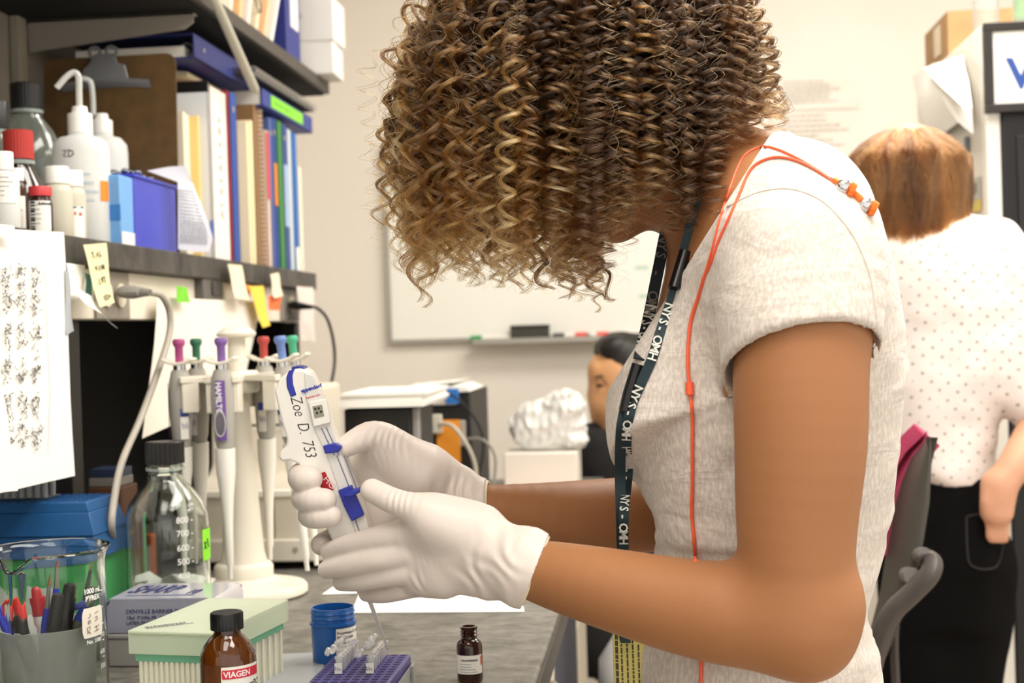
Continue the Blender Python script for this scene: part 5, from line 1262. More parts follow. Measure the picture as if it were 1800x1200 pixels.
# ---- wooden block rack, dark cords and small things under the shelf
wood = mat('block_wood', '5a3a26', .6, var=.3, vscale=30)
loc = P(182, 955, 1.86); 
t = thing('wooden_block', 'small brown wooden block stand behind the grey cord', 'block', (loc.x, 1.90, BZ)); zt_ = P(182, 858, 1.86).z - BZ
MB().box((-.024, -.03, 0), (.024, .03, zt_)).build('block', wood, t, bevel=.002)
MB().lathe([(0, 0), (.006, 0), (.006, .001), (0, .001)], 16, T(-.008, -.0302, zt_ - .018) @ RX(R(90))).build('hole', black, t)
t = thing('small_navy_box', 'small navy-topped grey box on the wooden block', 'box', (loc.x - .002, 1.90, BZ + zt_ + .0005))
MB().box((-.022, -.025, 0), (.022, .025, .012)).build('body', mat('box_grey', '77736d', .5), t, bevel=.001); MB().box((-.021, -.024, .0125), (.021, .024, .024)).build('lid', mat('navy_lid', '26304a', .5), t, bevel=.001)
def loopcord(name, lb, pts, r_, m_, g='cords coiled behind the clear bottle'):
    o = MB().tube(bez(pts), r_, 8).build(name, m_); return tag(o, lb, 'cord', g)
def cpt(px, py, y, z=None):
    p = P(px, py, y)
    if z is not None: p.z = z
    return p
loopcord('looped_lead', 'thick black cord looping on the bench left of the clear bottle', [cpt(196, 985, 1.86), cpt(214, 1010, 1.86), cpt(222, 1040, 1.84, BZ + .012), cpt(232, 1052, 1.82, BZ + .010), cpt(262, 1050, 1.86, BZ + .010)], .0065, mat('cord_black', '191614', .5))
loopcord('looped_lead', 'dark grey cord curling behind the black one', [cpt(250, 960, 1.98), cpt(222, 975, 1.96), cpt(214, 1005, 1.94), cpt(236, 1030, 1.93, BZ + .02), cpt(262, 1035, 1.93, BZ + .008)], .006, mat('cord_dark', '3d3933', .5))
for (px, py, c_, lb, sz) in ((213, 884, '2e9a5c', 'small green plastic bit lying among the cords', (.014, .008, .006)), (222, 962, 'a4502c', 'small rusty orange plastic piece among the cords', (.012, .010, .018)), (208, 1015, '3a8a94', 'teal plastic clip beside the black cord', (.008, .008, .016))):
    p = P(px, py, 1.92); o = MB().box((-sz[0], -sz[1], 0), (sz[0], sz[1], max(.012, p.z - BZ + sz[2] / 2))).build('plastic_block', mat('bit_' + c_, c_, .5), bevel=.002); o.location = (p.x, 1.95 + (px - 213) * .004, BZ); tag(o, lb, 'plastic part')
# ------------------------------------------------------------------ things on the shelves
def onsh(px, X):                          # point on the lower shelf at this column of the photo and this distance back
    y = 1.5
    for _ in range(12):
        d = ray(px, proj((X, y, LZ))[1]); y = (d * (X / d.x)).y
    return Vector((X, y, LZ + .0006))
def hgt(px, py, base):                    # height above base of a photo point, straight above base
    return P(px, py, base.y).z - base.z
shell_w = mat('bottle_milky', 'f6f7f3', .35, trans=.3, ior=1.1); capw = mat('cap_white', 'f4f1ea', .4)
def squeeze(px, X, ptop, wpx, lb, spout, cap_h, extra=None):
    b = onsh(px, X); s_ = scale_at(b); r = wpx / 2 / s_; h = hgt(px, ptop, b)
    t = thing('wash_bottle', lb, 'bottle', b, facing(b), 'milky wash bottles on the shelf')
    MB().lathe([(0, 0), (r * .93, 0), (r, .004), (r, h * .86), (r * .96, h * .93), (r * .75, h * .985), (r * .46, h), (r * .43, h + .004), (0, h + .004)], 48).build('bottle_body', shell_w, t)
    MB().lathe([(0, .002), (r * .96, .002), (r * .96, h * .60), (0, h * .60)], 40).build('liquid', mat('liquid_clear', 'e3e7ea', .1, trans=.5, ior=1.3), t)
    mb = MB(); ribcap(mb, r * .44, h + .0045, h + cap_h, 26); mb.build('cap', capw, t)
    MB().lathe([(r * .30, h + cap_h), (r * .26, h + cap_h + .010), (0, h + cap_h + .010)], 24).build('cap_neck', capw, t)
    z0 = h + cap_h + .008
    MB().tube(bez([Vector((spout[0][0], 0, z0))] + [Vector((x, 0, z0 + z)) for x, z in spout[1:]], 6), [.0046] * (6 * (len(spout) - 1)) + [.0022] if False else .0045, 10).build('spout', mat('spout_clear', 'f2f3ee', .2, trans=.45), t)
    return t, r, h
t, r, h = squeeze(148, -.795, 240, 98, 'nearer milky wash bottle with handwritten letters and an orange tag', [(.0, 0), (.0, .02), (.0, .044), (-.006, .050), (-.016, .044), (-.030, .028)], .032)
mb = MB(); F_ = frame(x=(1, 0, 0), y=(0, 0, 1), o=(0, 0, 0))
def strokes(name, lst, r_, z0, deg, m_, par, th=.0006):
    mb = MB()
    for pts in lst:
        v = []
        for x, z in pts:
            a = R(-90 + deg) + x / r_; v.append((r_ * math.cos(a) * 1.004, r_ * math.sin(a) * 1.004, z0 + z))
        mb.tube(v, th, 5)
    return mb.build(name, m_, par)
strokes('handwriting', [[(0, .010), (.006, .011), (.001, .003), (.006, .002)], [(.009, .011), (.009, .001)], [(.009, .011), (.015, .009), (.016, .005), (.010, .001)]], r, h * .78, -38, blackink, t, .0008)
wraplabel('orange_tag', r + .0006, R(-52), R(-28), h * .40, h * .58, mat('tag_orange', 'f48a28', .6), t, round_=0)
quadprint('faint_print', [(x0, y0, x1, y1) for x0, y0, x1, y1 in sheet_lines(4, .05, .004, -.02, h * .62, .012, 3)], F_, mat('print_pale_blue', 'b4c2cc', .6), t, wrap=r + .0006)
t, r, h = squeeze(186, -.86, 240, 88, 'farther milky wash bottle, half hidden by the nearer one', [(-.012, 0), (-.012, .03), (-.014, .050), (-.020, .056), (-.030, .057)], .026)
# big clear bottles at the back
def duran(px, X, capl, capr, ptop, pshould, lb, rb, capm, gm, name='lab_bottle'):
    b = onsh(px, X); s_ = scale_at(b); rc = (capr - capl) / 2 / s_; H = hgt(px, ptop, b); hc = .042; k = rb
    t = thing(name, lb, 'bottle', b, facing(b))
    MB().lathe([(0, 0), (k * .93, 0), (k, .008), (k, H - hc - .075), (k * .96, H - hc - .055), (k * .75, H - hc - .030), (rc * .95, H - hc - .008), (rc * .92, H - hc + .001), (rc * .85, H - hc + .002), (rc * .85, H - .01), (rc * .75, H - .01), (rc * .75, H - hc), (k * .70, H - hc - .032), (k * .92, H - hc - .058), (k * .95, H - hc - .078), (k * .95, .010), (k * .85, .006), (0, .006)], 56).build('glass_body', gm, t)
    mb = MB(); ribcap(mb, rc, H - hc + .004, H, 30); mb.build('screw_cap', capm, t)
    MB().lathe([(rc * .98, H - hc - .003), (rc * 1.06, H - hc - .003), (rc * 1.06, H - hc + .002), (rc * .98, H - hc + .002)], 32, close=True).build('pouring_ring', mat('ring_clear', 'cfd8d2', .1, trans=.6), t)
    return t, H
gsm = mat('clear_glass_smoky', 'dfe6de', .03, trans=.9, ior=1.4)
duran(55, -.93, 28, 82, 147, 0, 'large clear shelf bottle with a black cap, behind the red-capped amber bottle', .052, black, gsm)
duran(2, -.90, -18, 22, 178, 0, 'clear bottle with black cap cut by the left edge of the photo', .045, black, gsm)
redcap = mat('cap_red', 'b5322b', .45)
t, H = duran(38, -.835, 12, 64, 230, 0, 'amber shelf bottle with a large red screw cap', .040, redcap, mat('amber_dark2', '2e1607', .06, trans=.4, ior=1.45, coat=.6))
# small bottles at the front edge
def small(px, X, wpx, ptop, cw, caph, lb, body, capm, label=None, cat='bottle', name='small_bottle', lab_z=(.18, .80), printed=True, group=None, amb=False, pts=1):
    b = onsh(px, X); s_ = scale_at(b); r = wpx / 2 / s_; H = hgt(px, ptop, b); hc = caph / s_; rc = cw / 2 / s_
    t = thing(name, lb, cat, b, facing(b), group)
    MB().lathe([(0, 0), (r * .94, 0), (r, .002), (r, H - hc - .012), (r * .93, H - hc - .006), (rc * .85, H - hc - .001), (rc * .85, H - hc + .004), (0, H - hc + .004)], 36).build('bottle_body', body, t)
    mb = MB(); ribcap(mb, rc, H - hc, H, 24); mb.build('cap', capm, t)
    if label:
        hb = H - hc; z0, z1 = hb * lab_z[0], hb * lab_z[1]
        wraplabel('label', r + .0004, R(-150), R(-40), z0, z1, label, t)
        if printed: quadprint('small_print', [(x0, y0, x1, y1) for x0, y0, x1, y1 in sheet_lines(5, r * 1.4, .0011, -r * .8, 0, (z1 - z0) / 6.5, int(px))], frame(x=(1, 0, 0), y=(0, 0, 1), o=(0, 0, z1 - (z1 - z0) * .15)), inkf, t, wrap=r + .0009)
    return t, r, H
small(10, -.745, 52, 267, 34, 32, 'white-capped translucent bottle with a wide printed label at the left edge of the shelf', shell_w, capw, labelw, lab_z=(.42, .92))
small(32, -.790, 34, 296, 26, 22, 'dark little bottle with white cap and label, behind the red-capped one', mat('brown_glass', '3d1a0c', .2, trans=.2), capw, labelw, lab_z=(.15, .72))
t, r, H = small(73, -.745, 42, 328, 40, 17, 'small brown bottle with flat red cap and white printed label on the shelf edge', mat('brown_glass', '3d1a0c', .2, trans=.2), mat('cap_red2', 'c83a40', .4), labelw, lab_z=(.06, .86))
text('name_lettering', 'B-Estradiol', .0042, frame(x=(1, 0, 0), y=(0, 0, 1), o=(0, 0, H * .60)), inkb, t, wrap=r + .0012, bold=.0002).rotation_euler = (0, 0, R(-8))
mb = MB()
for k in range(11): mb.box((0, .004 + k * .0036, 0), (.006, .0055 + k * .0036 + .0012 * (k % 3 == 0), .0003))
mb.v = [((r + .0011) * math.sin(x / r - .85), -(r + .0011) * math.cos(x / r - .85), y) for x, y, z in mb.v]
mb.build('bar_marks', inkb, t)
small(104, -.765, 52, 293, 42, 30, 'stout cream bottle with white cap in front of the wash bottles', mat('cream_bottle', 'e6e2cf', .4, trans=.3), capw)
t, r, H = small(133, -.755, 40, 300, 32, 28, 'cream bottle with blue and red marked label, right of the stout one', mat('cream_bottle', 'e6e2cf', .4, trans=.3), capw, labelw, lab_z=(.0, .62), printed=False)
strokes('label_marks', [[(-.004, .002), (.009, .002)]], r + .0007, H * .44, 10, mat('mark_navy', '28406e', .6), t, .0014)
strokes('label_marks', [[(-.003, .0), (-.001, .0)], [(.003, -.001), (.006, -.001)]], r + .0007, H * .38, 10, mat('mark_red', 'e8563a', .6), t, .0022)

# light blue carton and the blue bin
def shbox(name, lb, cat, px0, px1, ptop, X, depth, m, group=None, part='box'):
    a = onsh(px0, X); b = onsh(px1, X); 
    t = thing(name, lb, cat, (X - depth / 2, (a.y + b.y) / 2, LZ + .0006), 0, group); h = hgt(px0, ptop, a); L_ = (b.y - a.y) / 2
    MB().box((-depth / 2, -L_, 0), (depth / 2, L_, h)).build(part, m, t, bevel=.002); return t, L_, h
t, L_, h = shbox('reagent_carton', 'light blue and white carton between the wash bottles and the blue bin', 'box', 214, 237, 306, -.74, .045, mat('carton_sky', '6fa5dc', .5))
MB().box((.0227, -L_ + .001, 0), (.0235, L_ - .001, h * .2)).build('white_band', labelw, t); MB().box((-.02, -L_ - .001, h * .36), (.0225, -L_ - .0002, h * .58)).build('pale_band', mat('band_blue', '3a7cc4', .5), t)
t, L_, h = shbox('blue_bin', 'plain royal blue plastic bin on the shelf in front of the brown board', 'bin', 238, 312, 306, -.745, .07, mat('bin_blue', '3640b8', .4), part='bin_body')
MB().box((-.038, -L_ - .003, h - .004), (.038, L_ + .003, h + .001)).build('rim', mat('bin_blue', '3640b8', .4), t, bevel=.0015)
bin_y = t.location.y + L_
# foil bits on the bin
o = MB().box((-.03, -.04, 0), (.03, .03, .002)); rn = random.Random(9)
mb = MB()
for k in range(26): mb.ball((rn.uniform(-.03, .03), rn.uniform(-.045, .045), .006 + rn.uniform(0, .006)), rn.uniform(.004, .008), 5, sc3=(1, 1, .6))
o = mb.build('crumpled_foil', mat('foil', 'b9bcc4', .18, 1)); o.location = (t.location.x, t.location.y, LZ + h + .002); tag(o, 'crumpled silvery foil lying on top of the blue bin', 'foil', kind='stuff')
# white T-handled tool behind the bottles
b = onsh(210, -.90); b.y -= .03
t = thing('t_handle_tool', 'white T-shaped handle on a thin rod standing behind the wash bottles', 'tool', b); zt_ = P(225, 214, b.y).z - b.z
xa = P(172, 214, b.y).x - b.x; xb = P(262, 214, b.y).x - b.x
MB().tube([(xa, 0, zt_), (xb - .003, 0, zt_ + .003), (xb, 0, zt_ + .003)], [.0105, .0115, .010], 20).build('handle', mat('handle_white', 'e9e5da', .4), t)
MB().tube([(.0, 0, 0), (-.004, 0, zt_ - .01)], .0045, 12).build('rod', mat('rod_grey', 'b8b2a6', .4), t)
# clipboard leaning at the back, facing the camera
cb_y = onsh(311, -.765).y - .012
c0 = P(73, 108, cb_y); c1 = P(305, 92, cb_y); wcl = .228
t = thing('clipboard', 'brown hardboard clipboard with grey metal clip standing behind the bottles', 'clipboard', ((c0.x + c1.x) / 2 + .0, cb_y, LZ + .001), (R(-2), 0, 0)); hcl = c1.z - LZ
hw = (c1.x - c0.x) / 2; board = mat('hardboard', '5d431f', .6, var=.25, vscale=40)
pl_ = [(-hw, 0), (hw, 0)] + [(hw - .015 + .015 * math.cos(a), hcl - .015 + .015 * math.sin(a)) for a in (0, .5, 1.05, 1.57)] + [(-hw + .015 + .015 * math.cos(a), hcl - .015 + .015 * math.sin(a)) for a in (1.57, 2.1, 2.65, 3.14)]
MB().prism(pl_, 0, .003, frame(x=(1, 0, 0), y=(0, 0, 1))).build('board', board, t, smooth=False)
cm = mat('clip_metal', '8f9092', .45, .6); cx_ = P(185, 140, cb_y).x - t.location.x; cz_ = P(185, 150, cb_y).z - LZ
Fc_ = frame(x=(1, 0, 0), y=(0, 0, 1))
MB().strip([[(cx_ + sx * .074, -.004 - .010 * math.sin(v * 1.4), cz_ - .004 + .012 * v - abs(sx) ** 3 * .004) for sx in (-1, -.7, -.3, 0, .3, .7, 1)] for v in (0, .35, .7, 1)], .0012).build('clip_jaw', cm, t)
MB().prism([(cx_ - .040, cz_ + .004), (cx_ + .040, cz_ + .004), (cx_ + .034, cz_ + .030), (cx_ + .022, cz_ + .034), (cx_ + .016, cz_ + .050), (cx_ - .016, cz_ + .050), (cx_ - .026, cz_ + .034), (cx_ - .036, cz_ + .026)], .010, .013, Fc_).build('clip_plate', cm, t, bevel=.001)
for dx in (-.016, .012): MB().lathe([(.006, 0), (.011, 0), (.011, .004), (.006, .004)], 20, T(cx_ + dx, -.010, cz_ + .052) @ RX(R(90)), close=True).build('clip_eye', cm, t)
# curled printed sheet over the bin
a = P(262, 296, 2.22); b = P(324, 290, 2.22)
rows = []
sh_px = [[(258, 300), (296, 293), (326, 291)], [(312, 320), (325, 318), (338, 322)], [(313, 350), (336, 350), (352, 356)], [(313, 385), (345, 385), (366, 392)], [(313, 415), (345, 416), (374, 418)], [(313, 438), (342, 443), (368, 444)]]
rows = [[P(x, y, 2.13 + .0 * i + .012 * j + (-.02 if i == 0 else 0)) for j, (x, y) in enumerate(r_)] for i, r_ in enumerate(sh_px)]
ctr = Vector((rows[-1][1].x, rows[-1][1].y, LZ)); 
for r_ in rows:
    for p in r_: p.z = max(p.z, LZ + .001)
t = thing('printed_sheet', 'curled white printed sheet hanging beside the blue bin', 'paper', ctr)
MB().strip([[p - ctr for p in r_] for r_ in rows], .0006).build('sheet', mat('paper_cool', 'dcdde6', .8), t)
mb = MB(); rn = random.Random(21)
for k in range(18):
    v = .30 + k * .035; i = int(v * 5); f = v * 5 - i; A_ = rows[i][0].lerp(rows[min(i + 1, 5)][0], f); B_ = rows[i][2].lerp(rows[min(i + 1, 5)][2], f); u = .08
    while u < .88:
        w_ = rn.uniform(.03, .12); p, q_ = A_.lerp(B_, u), A_.lerp(B_, min(u + w_, .9)); off = Vector((0, -.004, 0)); mb.add([p - ctr + off, q_ - ctr + off, q_ - ctr + off + Vector((0, 0, .0016)), p - ctr + off + Vector((0, 0, .0016))], [(0, 1, 2, 3)]); u += w_ + .02
mb.build('print', inkf, t, smooth=False)

# row of files: (left px, right px of its spine at the shelf front, top py, front X, depth, material, name, label)
def col(n, c, **k): return mat('file_' + n, c, .6, **k)
files = [
 (330, 346, 190, -.770, .20, col('cream', 'e6dcc6'), 'file_folder', 'narrow cream folder standing first beside the brown clipboard'),
 (356, 364, 196, -.758, .20, col('yellow', 'eccf86'), 'file_folder', 'yellow envelope file showing right of the narrow cream folder'),
 (371, 375, 142, -.748, .22, col('pale', 'dcdfe3'), 'display_binder', 'tall pale binder with a black top edge'),
 (377, 406, 150, -.745, .24, col('white', 'efe8df'), 'ring_binder', 'tall off-white binder with writing on its spine'),
 (408, 411, 158, -.760, .22, col('red', 'b23331'), 'notebook', 'thin red notebook pressed beside the off-white binder'),
 (412, 424, 160, -.758, .22, col('blue', '2e4f9e'), 'notebook', 'blue notebook showing above the cream envelope files'),
 (414, 452, 207, -.735, .23, col('manila', 'f0dfb8'), 'file_folder', 'thick manila folders bulging toward the shelf edge'),
 (453, 470, 182, -.750, .20, col('brown', '8c6a45'), 'spiral_notebook', 'brown-covered spiral notebook with a wire binding'),
 (471, 479, 228, -.745, .21, col('pinkish', 'ead0c2'), 'notebook', 'pale pink notebook with an orange-red upper spine'),
 (480, 486, 205, -.745, .21, col('slate', '51639c'), 'ring_binder', 'slate blue slim binder left of the green one'),
 (487, 492, 205, -.745, .21, col('royal', '2f4aa0'), 'ring_binder', 'royal blue slim binder touching the green one'),
 (493, 503, 210, -.742, .21, col('green', '3a8040'), 'ring_binder', 'green slim binder among the blue ones'),
 (504, 511, 215, -.745, .21, col('navy', '34498f'), 'ring_binder', 'navy slim binder right of the green one'),
 (512, 519, 225, -.748, .21, col('ice', 'c3cfd8'), 'ring_binder', 'pale ice-blue slim binder near the shelf end'),
 (520, 528, 232, -.745, .21, col('bright', '2f6fc0'), 'ring_binder', 'bright blue binder with white lower label near the shelf end'),
 (531, 557, 288, -.745, .20, col('ivory', 'efe6cf'), 'file_folder', 'stack of ivory folders at the very end of the lower shelf')]
prev_end = 0
for (p0, p1, ptop, X, depth, m_, nm, lb) in files:
    a = onsh(p0, X); b = onsh(p1, X); a.y = max(a.y, prev_end + .0006); b.y = max(b.y, a.y + .004); prev_end = min(b.y, SEND - .002); L_ = (b.y - a.y) / 2; h = hgt(p0, ptop, a)
    if b.y > SEND - .002: b.y = SEND - .002; L_ = (b.y - a.y) / 2
    t = thing(nm, lb, 'binder' if 'binder' in nm else 'folder' if 'folder' in nm else 'notebook', (X - depth / 2, (a.y + b.y) / 2, LZ + .0006), 0, 'files standing on the lower shelf')
    if nm == 'file_folder':
        n = max(2, int(L_ / .006)); mb = MB(); rn = random.Random(p0)
        for k in range(n):
            y0 = -L_ + 2 * L_ * k / n; dx = rn.uniform(-.008, 0); dz = rn.uniform(-.012, 0); mb.box((-depth / 2, y0 + .0003, 0), (depth / 2 + dx, y0 + 2 * L_ / n - .0003, h + dz))
        mb.build('folders', m_, t, bevel=.0008)
    else:
        MB().box((-depth / 2, -L_ + .0004, 0), (depth / 2, -L_ + .0022, h)).box((-depth / 2, L_ - .0022, 0), (depth / 2, L_ - .0004, h)).box((depth / 2 - .002, -L_ + .0004, 0), (depth / 2, L_ - .0004, h)).build('cover', m_, t, bevel=.0006)
        MB().box((-depth / 2 + .004, -L_ + .0026, .003), (depth / 2 - .006, L_ - .0026, h - .006)).build('pages', mat('page_block', 'e9e4d8', .8), t)
    dX = depth / 2 + .0003
    if p0 == 371: MB().box((-depth / 2, -L_ - .0006, h - .018), (depth / 2 + .0004, L_ + .0002, h + .001)).build('black_edge', black, t); MB().box((dX, -.012, h * .12), (dX + .001, .006, h * .22)).build('blue_mark', col('bluemark', '3a62a8'), t)
    if p0 == 377:
        mb = MB(); rn = random.Random(2)
        for k in range(9): mb.box((dX, -.004 + rn.uniform(-.002, .002), h * (.25 + .07 * k)), (dX + .0004, .006, h * (.25 + .07 * k) + .010 * rn.random() + .003))
        mb.build('spine_writing', mat('writing_soft', 'a59a8e', .8), t)
    if p0 in (412, 480, 487, 504): MB().lathe([(0, 0), (.006, 0), (.006, .001), (0, .001)], 16, T(dX - .0004, 0, h - .03) @ RY(R(90))).build('finger_ring', mat('chrome', 'c8c8c8', .15, 1), t)
    if p0 == 453:
        mb = MB()
        for k in range(34):
            z = .01 + (h - .02) * k / 33; mb.lathe([(.0052, 0), (.0062, 0), (.0062, .0012), (.0052, .0012)], 10, T(depth / 2 + .003, 0, z), close=True)
        o = mb.build('wire_binding', mat('wire_pale', 'd9d2c6', .3, .5), t); o['kind'] = 'stuff'
    if p0 == 471: MB().box((dX - .0002, -L_ + .001, h * .5), (dX + .001, L_ - .001, h - .004)).build('red_spine', col('redspine', 'd9505a'), t)
    if p0 == 487: MB().box((dX - .0002, -L_ + .001, h * .42), (dX + .001, L_ - .001, h * .70)).build('orange_label', col('orangelabel', 'e0883a'), t)
    if p0 == 520: MB().box((dX - .0002, -L_ + .001, .004), (dX + .001, L_ - .001, h * .18)).build('white_label', labelw, t)
    if p0 == 504: MB().box((dX - .0002, -L_ + .001, h * .3), (dX + .001, L_ - .001, h * .72)).build('pale_label', col('palelabel', '9fb4d8'), t)

# things lying across the tops of the files
def lying(name, lb, cat, pA, pB, X, depth, thick, m_, group=None, zpy=None):
    a = PX(*pA, X); b = PX(*pB, X); z = (a.z + b.z) / 2
    t = thing(name, lb, cat, (X - depth / 2, (a.y + b.y) / 2, z), 0, group); L_ = abs(b.y - a.y) / 2
    return t, L_
t, L_ = lying('ring_binder', 'dark blue ring binder lying flat on the files beneath the upper shelf', 'binder', (342, 100), (440, 160), -.76, .22, .045, None, 'binders lying on the files')
nb_ = mat('binder_navy', '27306f', .5)
MB().box((-.11, -L_, 0), (.11, L_, .003)).box((-.11, -L_, .040), (.11, L_, .043)).box((.107, -L_, 0), (.11, L_, .043)).build('cover', nb_, t, bevel=.001)
MB().box((-.10, -L_ + .004, .0035), (.09, L_ - .004, .022)).build('pages', mat('page_block', 'e9e4d8', .8), t)
for y in (-L_ + .03, 0, L_ - .03): MB().lathe([(.010, 0), (.0125, 0), (.0125, .002), (.010, .002)], 20, T(.088, y, .020) @ RX(R(90)), close=True).build('ring', cm, t)
MB().lathe([(0, 0), (.004, 0), (.004, .0012), (0, .0012)], 14, T(.1102, -L_ + .05, .022) @ RY(R(90))).build('rivet', mat('chrome', 'c8c8c8', .15, 1), t)
t2, L_ = lying('magazine', 'folded cream magazine under the dark blue binder', 'magazine', (340, 134), (400, 157), -.785, .2, .02, None)
mb = MB(); mb.strip([[(.09 * x, -L_ + 2 * L_ * j / 5, -.012 + .010 * math.cos(x * 1.5) + .006) for j in range(6)] for x in (-1, -.6, -.2, .2, .6, .85, .98)], .008); mb.build('folded_pages', mat('magazine_cream', 'd6c9a6', .7), t2)
t, L_ = lying('ring_binder', 'blue binder with bright green spine label lying on the slim binders', 'binder', (462, 199), (549, 223), -.735, .2, .04, None, 'binders lying on the files')
MB().box((-.11, -L_, 0), (.0, L_, .003)).box((-.11, -L_, .032), (.0, L_, .035)).box((-.003, -L_, 0), (.0, L_, .035)).build('cover', mat('binder_blue', '2c3d8c', .5), t, bevel=.001)
MB().box((-.11, -L_ + .003, .0035), (-.006, L_ - .003, .030)).build('pages', mat('page_block', 'e9e4d8', .8), t)
o = MB().box((.0002, -L_ + .06, .006), (.0014, L_ - .09, .030)).build('green_label', mat('label_lime', '86d83a', .5), t)
quadprint('label_writing', [(.0, 0, .02, .003), (.026, 0, .05, .003), (.056, .001, .07, .004), (.08, 0, .12, .003)], frame(x=(0, 1, 0), y=(0, 0, 1), o=(.0016, -L_ + .08, .016)), mat('lime_writing', '5fa028', .6), t)
t.location.x = -.735
t, L_ = lying('spiral_notebook', 'spiral-bound notebook lying on the binders under the shelf edge', 'notebook', (446, 142), (556, 184), -.722, .2, .012, None); t.location.x = -.722
MB().box((-.14, -L_, 0), (-.006, L_, .010)).build('pages_and_cover', mat('notebook_dark', '3f3c44', .6), t, bevel=.001)
mb = MB()
for k in range(30): mb.lathe([(.0065, 0), (.0078, 0), (.0078, .0022), (.0065, .0022)], 12, T(-.003, -L_ + .012 + (2 * L_ - .024) * k / 29, .006) @ RX(R(90)), close=True)
o = mb.build('wire_binding', mat('wire_pale', 'd9d2c6', .3, .5), t); o['kind'] = 'stuff'
# pale plastic rod slung under the upper shelf edge
a = PX(366, -25, -.70); b = PX(449, 160, -.70)
o = MB().tube([a, b.lerp(a, .02), b], [.0085, .0085, .0070], 14).build('plastic_rod', mat('rod_translucent', 'd9d6c4', .25, trans=.3)); tag(o, 'long pale translucent rod hanging down across the upper shelf edge', 'rod')

# ---- upper shelf
def onup(px, X):
    y = 2.0
    for _ in range(12):
        d = ray(px, proj((X, y, UZ))[1]); y = (d * (X / d.x)).y
    return Vector((X, y, UZ + .0006))
US = -.735
a = onup(400, US); b = onup(485, US); L_ = (b.y - a.y) / 2
t = thing('paper_pile', 'leaning pile of cream and orange papers and envelopes on the upper shelf', 'papers', (US - .08, (a.y + b.y) / 2, UZ + .0006))
rn = random.Random(14); cols_ = ['f3ead6', 'f2c58e', 'f6efe2', 'efe0c2', 'f4c79c', 'f7f2e8']
for k in range(6):
    y0 = -L_ + 2 * L_ * k / 6; tilt = .25 + .05 * k
    MB().box((-.09, 0, 0), (.085, .012, .16 + .01 * (k % 3)), T(0, y0, .004) @ RX(R(-18 - 3 * k))).build('papers', mat('pp_' + cols_[k], cols_[k], .7), t, bevel=.001)
MB().tube(bez([(.088, -.02, .10), (.088, .0, .05), (.088, .03, .045), (.088, .02, .08), (.088, .0, .11)]), .0014, 6).build('rubber_band', mat('band_dark', '4a4038', .6), t)
a = onup(503, US); b = onup(529, US); L_ = (b.y - a.y) / 2
t = thing('ring_binder', 'blue ring binder with white label standing on the upper shelf', 'binder', (US - .11, (a.y + b.y) / 2, UZ + .0006))
MB().box((-.11, -L_, 0), (.11, -L_ + .003, .29)).box((-.11, L_ - .003, 0), (.11, L_, .29)).box((.107, -L_, 0), (.11, L_, .29)).build('cover', mat('binder_navy2', '2b3584', .5), t, bevel=.001)
MB().box((-.10, -L_ + .004, .003), (.10, L_ - .004, .28)).build('pages', mat('page_block', 'e9e4d8', .8), t); MB().box((.1102, -L_ * .3, .07), (.1112, L_ * .75, .25)).build('spine_label', labelw, t)
cb = mat('carton_white2', 'efece6', .6)
a = onup(533, US - .0); b = onup(578, US); L_ = .075
t = thing('white_carton', 'lower plain white carton at the end of the upper shelf', 'box', (US - .045, UEND - .062, UZ + .0006), R(2), 'white cartons on the upper shelf'); zc = P(560, 72, UEND - .117).z - UZ
MB().box((-.075, -.055, 0), (.095, .06, zc)).build('carton', cb, t, bevel=.002)
t = thing('white_carton', 'upper printed white carton at the end of the upper shelf', 'box', (US - .045, UEND - .062, UZ + zc + .001), R(0), 'white cartons on the upper shelf')
MB().box((-.07, -.055, 0), (.10, .06, .095)).build('carton', cb, t, bevel=.002)
text('box_lettering', 'Laser Maxi', .020, frame(x=(1, 0, 0), z=(0, -1, 0), o=(-.058, -.0556, .050)), mat('letter_grey', '8d8a88', .7), t); text('box_lettering', 'DXL-500', .018, frame(x=(1, 0, 0), z=(0, -1, 0), o=(-.050, -.0556, .028)), mat('letter_grey', '8d8a88', .7), t)
MB().lathe([(0, 0), (.014, 0), (.014, .002), (0, .002)], 14, T(-.015, -.055, .078) @ RX(R(90)) @ Matrix.Diagonal((1, .4, 1, 1))).build('hand_hole', black, t)

# ------------------------------------------------------------------ notes, sheets and sockets on the shelf front
FX = SX + .0012
def onf(px, py, off=0): return PX(px, py, FX + off)
def note(name, lb, cat, pts, m_, group=None, off=.0, curl=0, part='sheet', lines=None):
    w4 = [onf(x, y, off) for x, y in pts]; c_ = (w4[0] + w4[1]) / 2; t = thing(name, lb, cat, c_, 0, group)
    rows = [[w4[0].lerp(w4[1], j / 4).lerp(w4[3].lerp(w4[2], j / 4), i / 6) - c_ + Vector((curl * (i / 6) ** 2 + .001 * math.sin(j * 1.7 + i), 0, 0)) for j in range(5)] for i in range(7)]
    mb = MB(); mb.strip(rows, .0004); o = mb.build(part, m_, t)
    if lines:
        mb = MB()
        for seg in lines: mb.tube([(w4[0].lerp(w4[1], u).lerp(w4[3].lerp(w4[2], u), v) - c_ + Vector((curl * v * v + .0022, 0, 0))) for u, v in seg], .0006, 4)
        mb.build('handwriting', inkb, t)
    return t
PY = 'paper notes stuck to the shelf front'
